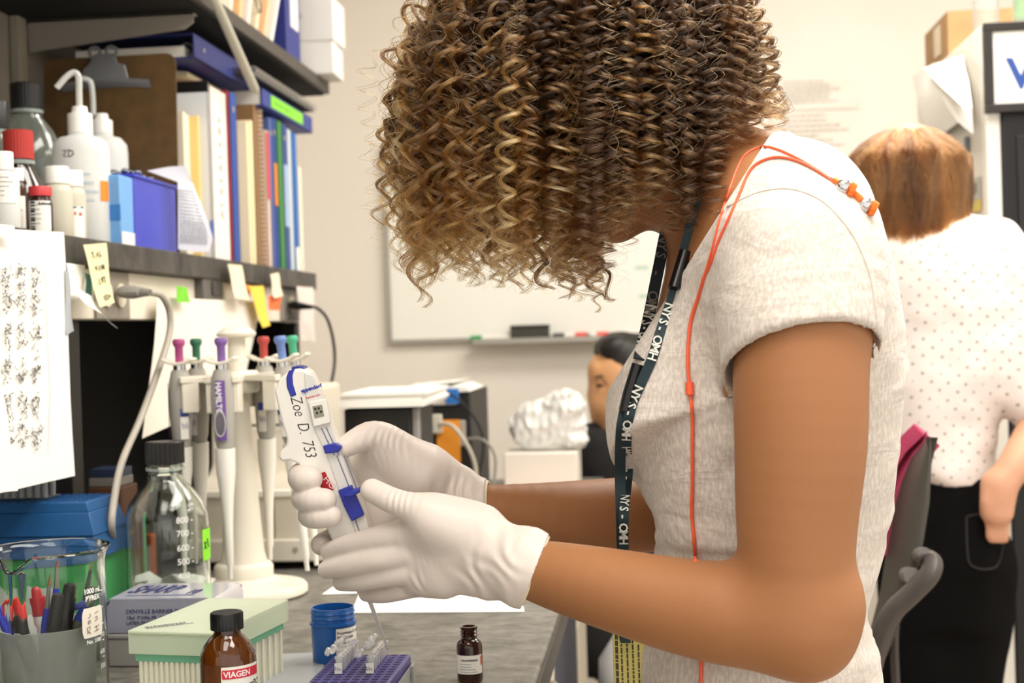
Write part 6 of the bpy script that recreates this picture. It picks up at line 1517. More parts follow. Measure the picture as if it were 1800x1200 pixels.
hw_ = [[(.22, .14), (.30, .12), (.26, .20), (.34, .22)], [(.42, .20), (.50, .14), (.52, .22)], [(.58, .12), (.60, .22), (.68, .18)], [(.25, .36), (.30, .42), (.34, .34)], [(.40, .36), (.48, .36), (.42, .42), (.50, .43)], [(.56, .42), (.60, .34), (.64, .42), (.70, .34), (.72, .43)],
       [(.30, .56), (.30, .64), (.40, .64)], [(.44, .55), (.50, .63), (.50, .54)], [(.56, .54), (.68, .55)], [(.62, .55), (.62, .64)], [(.34, .84), (.38, .92)], [(.46, .82), (.48, .92)], [(.54, .84), (.62, .84), (.56, .92)], [(.68, .84), (.70, .90), (.78, .86)]]
note('sticky_note', 'pale yellow handwritten note on the shelf edge beside the grey plug', 'note', [(146, 430), (186, 427), (193, 532), (168, 540)], mat('note_yellow', 'eee6b4', .8), PY, .016, .006, lines=hw_)
note('paper_scrap', 'curled white scrap dangling left of the grey socket plate', 'paper', [(124, 500), (160, 520), (180, 578), (140, 545)], paper, PY, .012, .02)
note('clear_card', 'grey laminated card hanging at the right edge of the figure sheet', 'card', [(113, 475), (120, 478), (129, 582), (116, 588)], mat('card_grey', 'a9afb4', .3), PY, .010)
note('teal_card', 'teal card peeping out behind the pale yellow note', 'card', [(149, 480), (158, 482), (166, 540), (152, 528)], mat('card_teal', '5c9c98', .6), PY, .006)
note('white_scrap', 'white paper with black scribble behind the pale yellow note', 'paper', [(116, 462), (148, 466), (146, 520), (122, 530)], paper, PY, .004)
note('green_tape', 'bright green tape holding the big hanging sheet', 'tape', [(309, 502), (326, 505), (335, 531), (312, 531)], mat('tape_green2', '78cc30', .6), PY, .010)
note('cream_note', 'long cream note hanging from the shelf edge right of the dark switch box', 'note', [(400, 464), (424, 466), (435, 527), (410, 524)], mat('note_cream', 'efe5c4', .8), PY, .012, .004)
note('orange_note', 'small orange note behind the long cream one', 'note', [(427, 500), (438, 501), (440, 527), (430, 526)], mat('note_orange2', 'ee9048', .8), PY, .006)
note('yellow_note', 'bright yellow note drooping below the socket strip', 'note', [(437, 503), (462, 502), (471, 572), (458, 576)], mat('note_bright', 'f2cf52', .8), PY, .012, .004)
note('red_orange_note', 'red-orange round note under the small cream one', 'note', [(470, 520), (494, 518), (492, 545), (474, 545)], mat('note_redorange', 'ec7440', .8), PY, .010)
note('small_cream_note', 'small cream note on the shelf edge near the black plug', 'note', [(475, 482), (489, 479), (495, 520), (479, 524)], mat('note_cream', 'efe5c4', .8), PY, .014, .003)
note('hanging_card', 'white card with red and blue print hanging behind the black plug', 'card', [(521, 503), (550, 505), (554, 600), (530, 598)], mat('card_print', 'e4d8d0', .8), PY, .012)
# big sheet behind the carousel
t = note('hanging_sheet', 'big creased white sheet hanging from the strip behind the pipettes', 'paper', [(276, 522), (456, 530), (434, 690), (262, 770)], mat('sheet_warm', 'efe7da', .8), None, -.004, -.01)
# chromosome figure sheet at the left
t = note('figure_sheet', 'large white sheet with rows of dark squiggly figures hanging at the left', 'paper', [(-60, 398), (111, 408), (131, 836), (-60, 880)], paper, None, .008, .0)
w4 = [onf(x, y, .008) for x, y in [(-60, 398), (111, 408), (131, 836), (-60, 880)]]; c_ = (w4[0] + w4[1]) / 2; rn = random.Random(31)
w0 = [onf(x, y, .0105) for x, y in [(-60, 398), (111, 408), (131, 836), (-60, 880)]]
cellsx = [12, 38, 62]; cellsy = [487, 530, 590, 650, 712, 765]
for r_i, cy in enumerate(cellsy):
    mb = MB()
    for ci, cx0 in enumerate(cellsx):
        cx1 = cx0 + (cy - 487) * .012; rx, ry = 8.5, 24
        for k in range(24):
            a = rn.uniform(0, 6.28); rr = rn.uniform(.35, 1); x, y = cx1 + math.cos(a) * rx * rr, cy + math.sin(a) * ry * rr; pts_ = []
            for j in range(4): pts_.append(onf(x, y, .0112)); x += rn.uniform(-3.5, 3.5); y += rn.uniform(-5, 5)
            mb.tube([p - c_ for p in pts_], .0004, 3)
    o = mb.build('figure_row', mat('figure_ink', '4c4a4c', .8), t); o['kind'] = 'stuff'
mb = MB(); mb.tube([onf(77, 470, .0108) - c_, onf(82, 560, .0108) - c_, onf(88, 690, .0108) - c_, onf(84, 795, .0108) - c_], .0003, 4); mb.build('thin_line', inkf, t)
note('blank_sheet', 'bright blank sheet hanging in front of the figure sheet at the lower left', 'paper', [(-60, 690), (6, 700), (31, 862), (-60, 872)], paper, None, .022, .0)
note('tape_piece', 'white folded paper tab on the shelf edge at the far left', 'paper', [(-20, 392), (22, 396), (30, 418), (-20, 412)], paper, None, .02, .0)
# sockets
def plate(px0, px1, py0, py1, lb, plugs):
    a = onf(px0, (py0 + py1) / 2, -.016); b = onf(px1, (py0 + py1) / 2, -.016); zt_ = onf(px0, py0, -.016).z; zb_ = onf(px0, py1, -.016).z
    t = thing('socket_plate', lb, 'socket', (SX - .0175, (a.y + b.y) / 2, (zt_ + zb_) / 2), 0, 'grey socket plates on the strip'); L_ = (b.y - a.y) / 2; h_ = min((zt_ - zb_) / 2, .033)
    MB().box((.0, -L_, -h_), (.0035, L_, h_)).build('plate', mat('plate_taupe', '8e867a', .45), t, bevel=.001)
    for y in plugs:
        s_ = MB().lathe([(0, 0), (.015, 0), (.0165, .002), (.0165, .004), (0, .0045)], 24, T(.0035, y * L_, 0) @ RY(R(90))).build('outlet', mat('outlet_cream', 'ddd3bd', .4), t)
        MB().box((.008, y * L_ - .005, .001), (.0085, y * L_ - .0035, .008)).build('slot', black, s_); MB().box((.008, y * L_ + .0035, .001), (.0085, y * L_ + .005, .008)).build('slot', black, s_)
    return t
plate(168, 227, 474, 560, 'grey double socket plate with the grey plug in it', (-.45, .35))
plate(494, 526, 505, 563, 'grey socket plate with the black plug, at the far end of the strip', (0.,))
def plug(lb, p0, p1, m_, r_):
    a, b = p0, p1; t = thing('power_plug', lb, 'plug', a); d = b - a
    MB().tube([Vector(), d * .1, d * .4, d * .62], [r_ * .8, r_, r_ * 1.05, r_ * .8], 12, flat=((0, 0, 1), .7)).build('plug_body', m_, t, bevel=.0)
    mb = MB()
    for k in range(5): mb.tube([d * (.62 + .075 * k), d * (.66 + .075 * k)], r_ * (.55 - .05 * k), 10)
    mb.build('strain_relief', m_, t); return t
gp = mat('plug_grey', '9a968f', .45)
pa = onf(207, 513, -.012); pb = PX(270, 514, SX + .045)
t = plug('grey moulded plug pushed into the near socket plate, cord dropping to the bench', pa + Vector((.004, 0, 0)), pb, gp, .0125)
crd = [PX(264, 514, SX + .042), PX(284, 520, SX + .052), PX(298, 548, SX + .055), PX(297, 590, SX + .055), PX(275, 660, SX + .055), PX(245, 740, SX + .058), PX(215, 810, SX + .06), PX(202, 870, SX + .062), PX(196, 930, SX + .064), P(206, 980, 1.74), P(236, 1032, 1.74)]
crd[-1].z = BZ + .006
MB().tube([p - t.location for p in bez(crd, 8)], .0046, 10).build('cord', mat('cord_warm_grey', 'a8a196', .45), t)
pa = onf(507, 536, -.012); pb = PX(550, 540, SX + .045)
t = plug('black plug in the far socket plate with a thin black cord', pa + Vector((.004, 0, 0)), pb, black, .011)
crd = [PX(545, 538, SX + .042), PX(560, 543, SX + .05), PX(576, 562, SX + .055), PX(586, 600, SX + .055), PX(588, 640, SX + .055), PX(580, 690, SX + .055), PX(574, 760, SX + .055), PX(570, 850, SX + .055)]
MB().tube([p - t.location for p in bez(crd, 8)], .0034, 8).build('cord', black, t)
a = onf(345, 505, -.016); b = onf(381, 505, -.016)
t = thing('switch_box', 'dark grey switch box on the strip above the big hanging sheet', 'switch', (SX - .0175, (a.y + b.y) / 2, PX(360, 505, SX).z)); L_ = (b.y - a.y) / 2
MB().box((0, -L_, -.019), (.014, L_, .019)).build('housing', mat('switch_grey', '5c5954', .45), t, bevel=.002); MB().box((.0142, -L_ * .2, -.012), (.017, L_ * .8, .012)).build('rocker', mat('switch_dark', '3a3835', .4), t, bevel=.001)
# small red sticker and pale blue post strip near the far end
# ------------------------------------------------------------------ freezer, sign, cartons on top
FZ0 = P(1727, 40, 3.0); FX0 = FZ0.x; ftop = FZ0.z
fr_ = thing('freezer', 'tall white freezer cabinet with a black door at the right edge', 'freezer', (FX0 + .36, 3.38, 0))
wht_f = mat('freezer_white', 'e6e0d5', .45); blkd = mat('door_black', '131112', .35)
wf = P(1757, 200, 3.0).x - FX0
MB().box((-.36, -.36, .03), (.36, .36, ftop)).build('cabinet', wht_f, fr_, bevel=.006, seg=3)
dtop = P(1760, 196, 2.99).z
MB().box((-.36, -.385, .04), (-.36 + wf, -.361, ftop - .004)).build('door_frame', mat('frame_white', 'f2ede4', .4), fr_, bevel=.003)
MB().box((-.36 + wf + .001, -.388, .05), (.36, -.361, dtop)).build('door', blkd, fr_, bevel=.003)
MB().box((-.36 + wf + .03, -.394, .10), (.33, -.3885, dtop - .05)).build('door_panel', mat('door_inner', '201c1c', .25), fr_, bevel=.002)
MB().box((-.30, -.30, 0), (.30, .30, .03)).build('plinth', black, fr_)
# framed sign
a = P(1731, 40, 2.955); b = P(1738, 195, 2.955); sx0 = a.x; sz1 = P(1731, 38, 2.955).z; sz0 = P(1738, 197, 2.955).z
sg = thing('framed_sign', 'black-framed white sign with a large blue letter on the freezer front', 'sign', (sx0, 2.985, sz0)); W_ = .48; H_ = sz1 - sz0
mb = MB(); fw = .018
mb.box((0, -.02, 0), (W_, 0, fw)).box((0, -.02, H_ - fw), (W_, 0, H_)).box((0, -.02, fw), (fw, 0, H_ - fw)).box((W_ - fw, -.02, fw), (W_, 0, H_ - fw)); mb.build('frame', mat('sign_frame', '2b2724', .4), sg, bevel=.002)
MB().box((fw, -.012, fw), (W_ - fw, -.004, H_ - fw)).build('panel', mat('sign_white', 'fbf9f2', .4), sg)
text('sign_lettering', 'VWR', .085, frame(x=(1, 0, 0), z=(0, -1, 0), o=(P(1776, 152, 2.955).x - sx0, -.0125, P(1776, 152, 2.955).z - sz0)), mat('sign_blue', '2b4f9c', .5), sg, bold=.003, shear=0)
# cartons and glassware on top
def fpt(px, py, X): return PX(px, py, X)
cbm = mat('cardboard', 'a8845a', .8, var=.15, vscale=20)
y0_, y1_ = 3.30, 3.72
bx = thing('cardboard_box', 'open brown cardboard box on top of the freezer nearest the wall', 'box', (FX0 + .20, 3.55, ftop + .001)); hb_ = P(1608, 65, 3.70).z - ftop
MB().box((-.185, -.14, 0), (-.181, .14, hb_)).box((.10, -.14, 0), (.104, .14, hb_)).box((-.181, -.14, 0), (.10, -.136, hb_)).box((-.181, .136, 0), (.10, .14, hb_)).box((-.181, -.136, 0), (.10, .136, .004)).build('carton', cbm, bx)
MB().box((-.1865, -.05, .03), (-.1851, .02, .10)).build('label_patch', mat('box_patch', 'd8c8b0', .7), bx)
bx = thing('cardboard_box', 'flat brown cardboard box lying at the right on the freezer top', 'box', (FX0 + .46, 3.50, ftop + .001)); MB().box((-.13, -.1, 0), (.13, .15, .09)).build('carton', cbm, bx, bevel=.002)
for i, (px, py, hh_, rr_, lb) in enumerate(((1668, 18, .20, .028, 'clear glass cylinder on the freezer in front of the open carton'), (1708, 5, .17, .026, 'clear glass cylinder with a green band on the freezer top'), (1742, 10, .13, .030, 'clear beaker on the freezer above the framed sign'))):
    x = FX0 + .045 + .075 * i; y = 3.16 - .03 * i; t = thing('glass_cylinder', lb, 'glassware', (x, y, ftop + .001), 0, 'glassware on the freezer')
    MB().lathe([(0, 0), (rr_, 0), (rr_, hh_), (rr_ * .94, hh_), (rr_ * .94, .004), (0, .004)], 32).build('glass_body', clearp, t)
    if i == 1: MB().lathe([(rr_ * .80, .03), (rr_ * .93, .03), (rr_ * .93, .10), (rr_ * .80, .10)], 24, close=True).build('green_band', mat('band_green', '7cc04a', .5), t)
# curled sheet and sticker on the freezer side
SXF = FX0 - .0015
def fs(px, py, off=0): return PX(px, py, FX0 - .002 - off)
rows = [[fs(1604, 135), fs(1640, 112), fs(1694, 100)], [fs(1612, 170), fs(1645, 150, .03), fs(1700, 150, .005)], [fs(1622, 210), fs(1665, 185, .05), fs(1704, 200, .012)], [fs(1640, 248), fs(1685, 215, .04), fs(1709, 235, .02)]]
c_ = rows[0][1].copy(); t = thing('curling_sheet', 'white sheet peeling off the freezer side with its corner curling', 'paper', c_)
MB().strip([[p - c_ for p in r_] for r_ in rows], .0006).build('sheet', paper, t)
rows = [[fs(1625, 120, .03) , fs(1690, 98, .006)], [fs(1652, 150, .075), fs(1702, 140, .03)], [fs(1690, 185, .085), fs(1708, 190, .04)], [fs(1706, 232, .05), fs(1710, 236, .03)]]
MB().strip([[p - c_ for p in r_] for r_ in rows], .0006).build('curled_corner', mat('paper_pale', 'fbf8f0', .8), t)  # curled corner in a slightly paler paper colour
a = fs(1704, 318); b = fs(1725, 370); t = thing('warning_sticker', 'small grey and yellow sticker on the freezer side', 'sticker', (a + b) / 2); dz = (a.z - b.z) / 2; dy = abs(a.y - b.y) / 2
MB().box((-.0015, -dy, -dz * .3), (0, dy, dz)).build('grey_half', mat('stk_grey', 'b5b1a8', .5), t); MB().box((-.0015, -dy, -dz), (0, dy, -dz * .32)).build('yellow_half', mat('stk_yellow', 'd8bd4c', .5), t); MB().box((-.0022, -dy * .5, dz * .1), (-.0016, dy * .4, dz * .7)).build('symbol', mat('stk_dark', '77736b', .5), t)
a = fs(1701, 245); t = thing('hook', 'small dark clip under the peeling sheet on the freezer side', 'clip', a); MB().box((-.006, -.012, -.03), (0, .012, .006)).build('clip_body', mat('clip_greyblue', '6d7480', .5), t, bevel=.002)

# ------------------------------------------------------------------ standing person seen from behind
YB = 2.62
def pb_(px, py, dy=0.0): return P(px, py, YB + dy)
B2 = SDF((.28, 2.35, .70), (.86, 2.95, 1.68), .006)
hc2 = pb_(1597, 318, .02)
B2.ell(hc2, (.078, .095, .105), None, .01); B2.cone(hc2 + Vector((-.005, .03, -.08)), hc2 + Vector((.01, .01, -.17)), .05, .055, .03)
B2.path([pb_(1770, 500), pb_(1822, 620, -.02), pb_(1838, 740, -.06)], [.05, .045, .04], .02)
B2.path([pb_(1838, 740, -.06), pb_(1800, 800, -.13), pb_(1768, 840, -.15), pb_(1755, 872, -.15)], [.040, .034, .026, .022], .01)
B2.cone(pb_(1756, 850, -.15), pb_(1752, 900, -.145), .026, .024, .01, wide=(1, 0, 0), ratio=1.2)
for i, (x0, x1) in enumerate(((1742, 1740), (1751, 1750), (1760, 1760), (1768, 1768))): B2.path([pb_(x0, 885, -.15), pb_(x1, 930, -.14), pb_(x1, 950, -.135)], [.0085, .008, .007], .003)
B2.path([pb_(1742, 850, -.155), pb_(1733, 880, -.16), pb_(1735, 900, -.155)], [.010, .009, .008], .006)
w2 = B2.mesh('person', mat('skin_light', 'd9a384', .5, sss=.1)); tag(w2, 'person seen from behind in dotted white blouse and black jeans, hand in back pocket', 'person')
# blouse
dots = mat('dotted_blouse', 'eae0da', .85, spec=.2); nt = dots.node_tree; b_ = nt.nodes['Principled BSDF']
tc = nt.nodes.new('ShaderNodeTexCoord'); mp = nt.nodes.new('ShaderNodeMapping'); mp.inputs['Rotation'].default_value = (0, R(40), 0); mp.inputs['Scale'].default_value = (1, 0, 1)
vo = nt.nodes.new('ShaderNodeTexVoronoi'); vo.inputs['Scale'].default_value = 48; vo.inputs['Randomness'].default_value = .12
nt.links.new(tc.outputs['Object'], mp.inputs[0]); nt.links.new(mp.outputs[0], vo.inputs['Vector'])
rp = nt.nodes.new('ShaderNodeValToRGB'); e = rp.color_ramp.elements; e[0].position = .10; e[1].position = .17; e[0].color = (*srgb('a09a94'), 1); e[1].color = (*srgb('eae0da'), 1)
nt.links.new(vo.outputs['Distance'], rp.inputs[0]); nt.links.new(rp.outputs[0], b_.inputs['Base Color'])
S2 = SDF((.20, 2.30, .95), (.98, 2.95, 1.56), .0055)
prof = [(378, 1590, 1640, .05), (395, 1558, 1690, .07), (430, 1535, 1738, .09), (470, 1528, 1775, .10), (540, 1530, 1800, .105), (620, 1538, 1790, .105), (700, 1545, 1765, .10), (760, 1556, 1748, .098), (800, 1572, 1742, .098), (828, 1600, 1738, .10), (845, 1620, 1735, .10)]
loft(S2, prof, YB, 0, .01)
S2.path([pb_(1560, 450), pb_(1535, 540, -.01), pb_(1530, 640, -.03)], [.06, .058, .055], .03)
S2.path([pb_(1735, 445), pb_(1800, 540, -.01), pb_(1828, 640, -.04), pb_(1822, 700, -.06)], [.065, .072, .066, .060], .03)
S2.cone(pb_(1595, 395), pb_(1650, 400), .055, .055, .03)
S2.noise(.0035, 38, 8); S2.noise(.0016, 90, 12)
sh2 = S2.mesh('blouse', dots, w2)
S3 = SDF((.3, 2.3, 0), (.9, 2.95, 1.06), .008)
prof3 = [(812, 1612, 1738, .095), (860, 1608, 1745, .105), (920, 1600, 1762, .122), (980, 1596, 1764, .125), (1040, 1590, 1745, .11), (1090, 1586, 1735, .10)]
loft(S3, prof3, YB, 0, .02)
for (xa, xb, xc) in ((1630, 1622, 1614), (1700, 1690, 1672)):
    S3.path([pb_(xa, 1000), pb_(xb, 1150), pb_(xc, 1400), pb_(xc - 2, 1700)], [.088, .078, .056, .048], .03)
S3.plane((0, 0, .03), (0, 0, -1)); S3.noise(.0018, 60, 3)
jn = S3.mesh('jeans', mat('black_jeans', '0b0a0a', .95, spec=.15, bump=.2), w2)
BJ = bvh(jn)
mb = MB(); pk = [(1699, 908), (1700, 960), (1706, 992), (1735, 1000), (1757, 985), (1766, 905), (1730, 902), (1699, 908)]
pts_ = []
for x, y in pk:
    d = ray(x, y).normalized(); h_ = BJ.ray_cast(CAM, d, 5); pts_.append((h_[0] if h_[0] is not None else pb_(x, y, -.1)) - d * .002)
mb.tube(bez(pts_, 5), .0016, 6); mb.build('pocket_stitching', mat('jean_seam', '2a2626', .8), w2)
for px in (1622, 1676):
    o = SDF((pb_(px, 1700).x - .07, YB - .16, 0), (pb_(px, 1700).x + .07, YB + .12, .12), .006); x_ = pb_(px, 1700).x
    o.path([(x_, YB + .08, .035), (x_, YB - .05, .045)], [.035, .045], .02); o.plane((0, 0, .003), (0, 0, -1)); o.mesh('shoe', mat('black_shoe', '1a1a1c', .5), w2)
# straight brown hair as strands over a cap
rn = random.Random(77); pos, rad, cols3, cnts = [], [], [], []
cA, cB, cC = np.array(srgb('3d2210')), np.array(srgb('7a4a22')), np.array(srgb('a06c36'))
for i in range(5200):
    a = rn.uniform(0, 2 * math.pi); el = rn.uniform(.02, 1.0); n = Vector((math.cos(a) * math.sqrt(1 - el * el), math.sin(a) * math.sqrt(1 - el * el), el))
    if n.y > .45 and el < .7: continue
    p = hc2 + Vector((n.x * .078, n.y * .094, n.z * .098)); out = Vector((n.x, n.y, 0)); out = out.normalized() if out.length > .01 else Vector((0, -1, 0)); k = rn.uniform(0, 1); tgt = []
    endz = P(1600, 396 + 42 * rn.random() ** 1.6 + (8 if n.x > .3 else -25 if n.x < -.6 else 0), YB).z; pts = [p.copy()]; d = (out * .8 + Vector((0, 0, .15))).normalized(); R_ = 1.0 + .12 * k
    for j in range(60):
        d = (d + Vector((0, 0, -.22))).normalized(); p = p + d * .008; v = p - hc2
        lim = Vector((v.x / (.080 * R_), v.y / (.096 * R_), v.z / .100)); 
        if v.z > 0:
            L2 = lim.length
            if L2 < 1: p = hc2 + Vector((v.x / L2, v.y / L2, v.z / L2))
        tp_ = 1 - .9 * max(0, -v.z - .03); hr = math.hypot(v.x / ((.088 * R_ + .012) * tp_), v.y / (.100 * R_ * tp_))
        if hr > 1: p.x = hc2.x + v.x / hr; p.y = hc2.y + v.y / hr
        elif v.z <= 0 and hr < .86: p.x = hc2.x + v.x / hr * .86; p.y = hc2.y + v.y / hr * .86
        p.x += .0022 * math.sin(j * .28 + a * 9 + k); pts.append(p.copy())
        if p.z < endz: break
    A = np.array([tuple(q) for q in pts], 'f4'); pos.append(A); cnts.append(len(A)); rad.append(np.full(len(A), .00075, 'f4') * np.linspace(1, .4, len(A)))
    w_ = .5 + .5 * math.sin(a * 23 + 2 * math.sin(a * 9)); c = cA * (1 - w_) + cB * w_; c = c * (.8) + cC * .2 * rn.random(); cols3.append(np.repeat(c[None], len(A), 0))
def hairobj(name, pos, rad, cols_, cnts, par):
    hc_ = bpy.data.hair_curves.new(name); hc_.add_curves(cnts); PA = np.concatenate(pos).astype('f4'); hc_.attributes['position'].data.foreach_set('vector', PA.ravel())
    ra = hc_.attributes['radius'] if 'radius' in hc_.attributes else hc_.attributes.new('radius', 'FLOAT', 'POINT'); ra.data.foreach_set('value', np.concatenate(rad).astype('f4'))
    ca_ = hc_.attributes.new('tint', 'FLOAT_COLOR', 'POINT'); cc = np.concatenate(cols_); ca_.data.foreach_set('color', np.concatenate([cc, np.ones((len(cc), 1))], 1).astype('f4').ravel())
    hc_.materials.append(hm); o = bpy.data.objects.new(name, hc_); COL.objects.link(o); o.parent = par; return o
hairobj('straight_hair', pos, rad, cols3, cnts, w2)
CP = SDF((hc2.x - .13, hc2.y - .14, hc2.z - .13), (hc2.x + .13, hc2.y + .14, hc2.z + .14), .005); CP.ell(hc2, (.078, .094, .098), None, .01); CP.cone(hc2 + Vector((0, -.008, -.02)), hc2 + Vector((.006, -.008, -.060)), .080, .078, .02); CP.plane(hc2 + Vector((0, .06, -.02)), (0, 1, -.6))
CP.mesh('hair_cap', mat('hair_brown', '4e2f16', .6), w2)

# ------------------------------------------------------------------ office chair
YCH = 1.95
def pc_(px, py, dy=0.0): return P(px, py, YCH + dy)
ch = thing('office_chair', 'dark grey office chair with a raspberry cushion and curved arm, behind the tee', 'chair', (pc_(1560, 1000).x, YCH, 0))
o0 = ch.location
edge = [(1632, 768), (1612, 790), (1590, 818), (1574, 862), (1565, 900), (1556, 960), (1545, 1020), (1535, 1080), (1525, 1130)]
def shell(offx, w0, w1, grow=0):
    rows = []
    for i, (x, y) in enumerate(edge):
        t_ = i / (len(edge) - 1); c = pc_(x, y) - o0 + Vector((offx, 0, 0)); wd = (.20 * math.sin(math.pi * (.15 + .75 * t_)) + .02) 
        rows.append([c + Vector((-.03 * (1 - (2 * j / 8 - 1) ** 2) + (.035 * (1 - t_) if 0 else 0), wd * (2 * j / 8 - 1) * w0, 0)) for j in range(9)])
    return rows
# shell seen edge-on from the side, its back turned to us
rows = []
for i in range(11):
    t_ = i / 10; L = Vector(((1632, 768) if i == 0 else (0, 0)) + (0,)); 
    lx = np.interp(t_, [0, .1, .25, .45, .7, 1], [1630, 1600, 1576, 1562, 1548, 1518]); ly = 768 + (1150 - 768) * t_
    rx = np.interp(t_, [0, .1, .3, .5, .7, 1], [1637, 1638, 1634, 1622, 1606, 1560])
    rows.append([P(lx + (rx - lx) * j / 8, ly, YCH + .06 - .10 * (j / 8) + .03 * (2 * j / 8 - 1) ** 2) - o0 for j in range(9)])
mb = MB(); mb.strip(rows, -.010); mb.build('back_shell', mat('chair_shell', '4a4640', .45), ch)
rows2 = []
for i in range(8):
    t_ = i / 7; x_ = np.interp(t_, [0, .12, .4, 1], [1630, 1606, 1574, 1552]); y_ = 764 + 210 * t_; wd = np.interp(t_, [0, .2, .6, 1], [6, 13, 18, 14])
    rows2.append([P(x_ - wd + (wd + 3) * j / 4, y_ - 4 * math.sin(j), YCH + .085 + .02 * math.sin(math.pi * j / 4)) - o0 for j in range(5)])
mb = MB(); mb.strip(rows2, -.02); mb.build('back_cushion', mat('raspberry_fabric', 'a83a5a', .9, bump=.4), ch)
MB().tube(bez([pc_(1628, 982, -.05) - o0, pc_(1638, 990, -.06) - o0, pc_(1632, 1012, -.07) - o0, pc_(1600, 1045, -.06) - o0, pc_(1570, 1075, -.05) - o0, pc_(1548, 1120, -.04) - o0, pc_(1530, 1190, -.02) - o0, pc_(1522, 1260, 0) - o0]), .0135, 12, flat=((0, 1, 0), 1.4)).build('arm_bracket', mat('chair_arm', '4d4846', .4), ch)
for p_ in ((1616, 975), (1594, 1010)): MB().tube([pc_(*p_, -.0) - o0, pc_(p_[0] + 10, p_[1] + 2, -.06) - o0], .011, 12).build('bolt_boss', mat('chair_boss', '6d6965', .4), ch)
sx_ = pc_(1450, 1300).x - o0.x
MB().tube([(sx_ - .12, .0, .47), (sx_ + .16, .0, .47)], [.2, .2], 20, flat=((0, 0, 1), .18)).build('seat', mat('raspberry_fabric', 'b83a60', .9, bump=.4), ch)
MB().tube([(sx_, 0, .44), (sx_, 0, .10)], .028, 16).build('gas_column', black, ch)
for k in range(5):
    a = 2 * math.pi * k / 5; MB().tube([(sx_, 0, .10), (sx_ + .27 * math.cos(a), .27 * math.sin(a), .06)], [.022, .015], 10).build('leg', black, ch); MB().ball((sx_ + .27 * math.cos(a), .27 * math.sin(a), .03), .029, 8).build('caster', black, ch)
MB().tube(bez([pc_(1575, 1080) - o0, pc_(1572, 1140, .02) - o0, pc_(1578, 1260, .04) - o0]), .006, 8).build('lever_cable', mat('chair_arm', '4d4846', .4), ch)

# ------------------------------------------------------------------ seated person in profile
YS = 3.5
def ps(px, py, dy=0.0): return P(px, py, YS + dy)
sk2 = mat('skin_warm', 'cf9a6c', .5, sss=.1)
B4 = SDF((-.32, 3.30, .95), (.12, 3.70, 1.34), .0035); s4 = 2500 / YS
hc4 = ps(1098, 668)
B4.ell(hc4, (.088, .072, .098), None, .01); B4.ell(ps(1075, 705), (.058, .056, .068), None, .02)
B4.cone(ps(1052, 735), ps(1070, 740), .016, .026, .02); B4.cone(ps(1044, 672), ps(1039, 695), .006, .0085, .010)
B4.ell(ps(1050, 650), (.02, .045, .03), None, .02); B4.cone(ps(1041, 714, -.008), ps(1041, 714, .008), .005, .005, .004); B4.cone(ps(1043, 722, -.007), ps(1043, 722, .007), .0055, .0055, .004)
B4.ell(ps(1056, 676, -.050), (.014, .016, .009), None, .008, 'cut'); B4.ell(ps(1058, 676, -.042), (.012, .012, .011), None, .002); B4.ell(ps(1062, 712, -.03), (.025, .02, .025), None, .02)
B4.cone(ps(1095, 730), ps(1100, 790), .05, .055, .03)
w4_ = B4.mesh('person', sk2); tag(w4_, 'seated person in profile with dark hair pulled back, wearing black, by the wall', 'person')
e4 = MB().ball(ps(1054, 677, -.052), .006, 8, sc3=(1.5, 1, .7)).build('eye', mat('eye_dark', '1a1411', .2), w4_)
MB().tube([ps(1046, 664, -.048), ps(1056, 660, -.056), ps(1066, 664, -.060)], [.0016, .0026, .0014], 6).build('eyebrow', mat('hair_black', '17120f', .5), w4_)
MB().tube([ps(1040, 713, -.010), ps(1047, 714, -.028)], [.0035, .002], 6).build('lip', mat('lip_rose', 'b56a5c', .5), w4_)
H4 = SDF((-.20, 3.30, 1.02), (.16, 3.74, 1.40), .0045)
H4.ell(ps(1112, 655, .01), (.096, .082, .098), None, .01); H4.ell(ps(1078, 610), (.045, .06, .030), None, .03)
H4.cone(ps(1140, 690, .0), ps(1135, 760, .02), .05, .035, .03)
H4.ell(ps(1060, 705, -.03), (.064, .20, .085), None, .012, 'cut'); H4.ell(ps(1050, 672, -.02), (.050, .20, .068), None, .008, 'cut'); H4.noise(.002, 120, 4, stretch=(1, 1, .4))
H4.mesh('dark_hair', mat('hair_black', '17120f', .5), w4_)
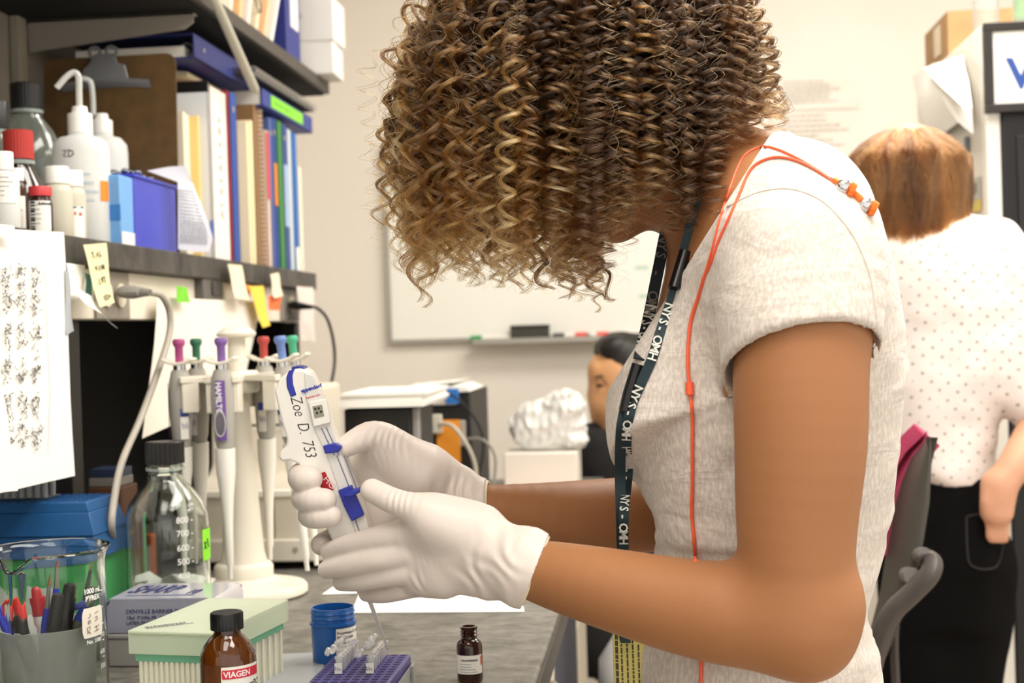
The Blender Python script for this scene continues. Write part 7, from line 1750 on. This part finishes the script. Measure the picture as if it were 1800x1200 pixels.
C4 = SDF((-.30, 3.26, .40), (.22, 3.76, 1.16), .007)
prof4 = [(742, 1075, 1140, .07), (765, 1050, 1160, .11), (800, 1040, 1175, .16), (850, 1036, 1180, .17), (920, 1036, 1180, .16), (1100, 1036, 1180, .16), (1180, 1036, 1180, .16)]
loft(C4, prof4, YS, 0, .01); C4.ell(ps(1043, 758, -.02), (.026, .03, .026), None, .02); C4.cone(ps(1050, 790, -.1), ps(1050, 880, -.12), .05, .045, .03); C4.noise(.003, 60, 2)
C4.mesh('black_top', mat('black_knit', '110f10', .9, bump=.3), w4_)
T4 = SDF((-.62, 3.2, .0), (.25, 3.8, .62), .009)
for s_ in (-1, 1): T4.path([(.0, YS + s_ * .09, .52), (-.36, YS + s_ * .085, .53), (-.40, YS + s_ * .085, .30), (-.38, YS + s_ * .085, .09)], [.085, .070, .058, .045], .03); T4.path([(-.36, YS + s_ * .10, .04), (-.50, YS + s_ * .10, .035)], [.04, .033], .02)
T4.plane((0, 0, .003), (0, 0, -1)); T4.mesh('dark_trousers', mat('black_knit', '110f10', .9, bump=.3), w4_)
st = thing('stool', 'plain black stool under the seated person by the wall', 'stool', (.02, YS, 0)); MB().lathe([(0, .36), (.17, .36), (.18, .38), (.17, .41), (0, .415)], 32).build('seat', black, st); MB().lathe([(0, 0), (.2, 0), (.2, .02), (.025, .04), (.025, .36), (0, .36)], 24).build('pedestal', mat('steel', 'c9c6c0', .3, 1), st)

# ------------------------------------------------------------------ what shows under the nearer forearm
t = thing('padded_stool', 'rounded white padded stool glimpsed under the nearer forearm', 'stool', (.0, 2.5, 0))
zs_ = P(1062, 1098, 2.5).z; mb = MB(); mb.lathe([(0, zs_ - .20), (.09, zs_ - .20), (.118, zs_ - .13), (.115, zs_ - .06), (.085, zs_ - .015), (0, zs_)], 40); mb.build('pad', mat('pad_white', 'efebe3', .7), t)
MB().lathe([(0, 0), (.16, 0), (.16, .02), (.03, .03), (.03, zs_ - .20), (0, zs_ - .20)], 24).build('pedestal', mat('steel', 'c9c6c0', .3, 1), t)
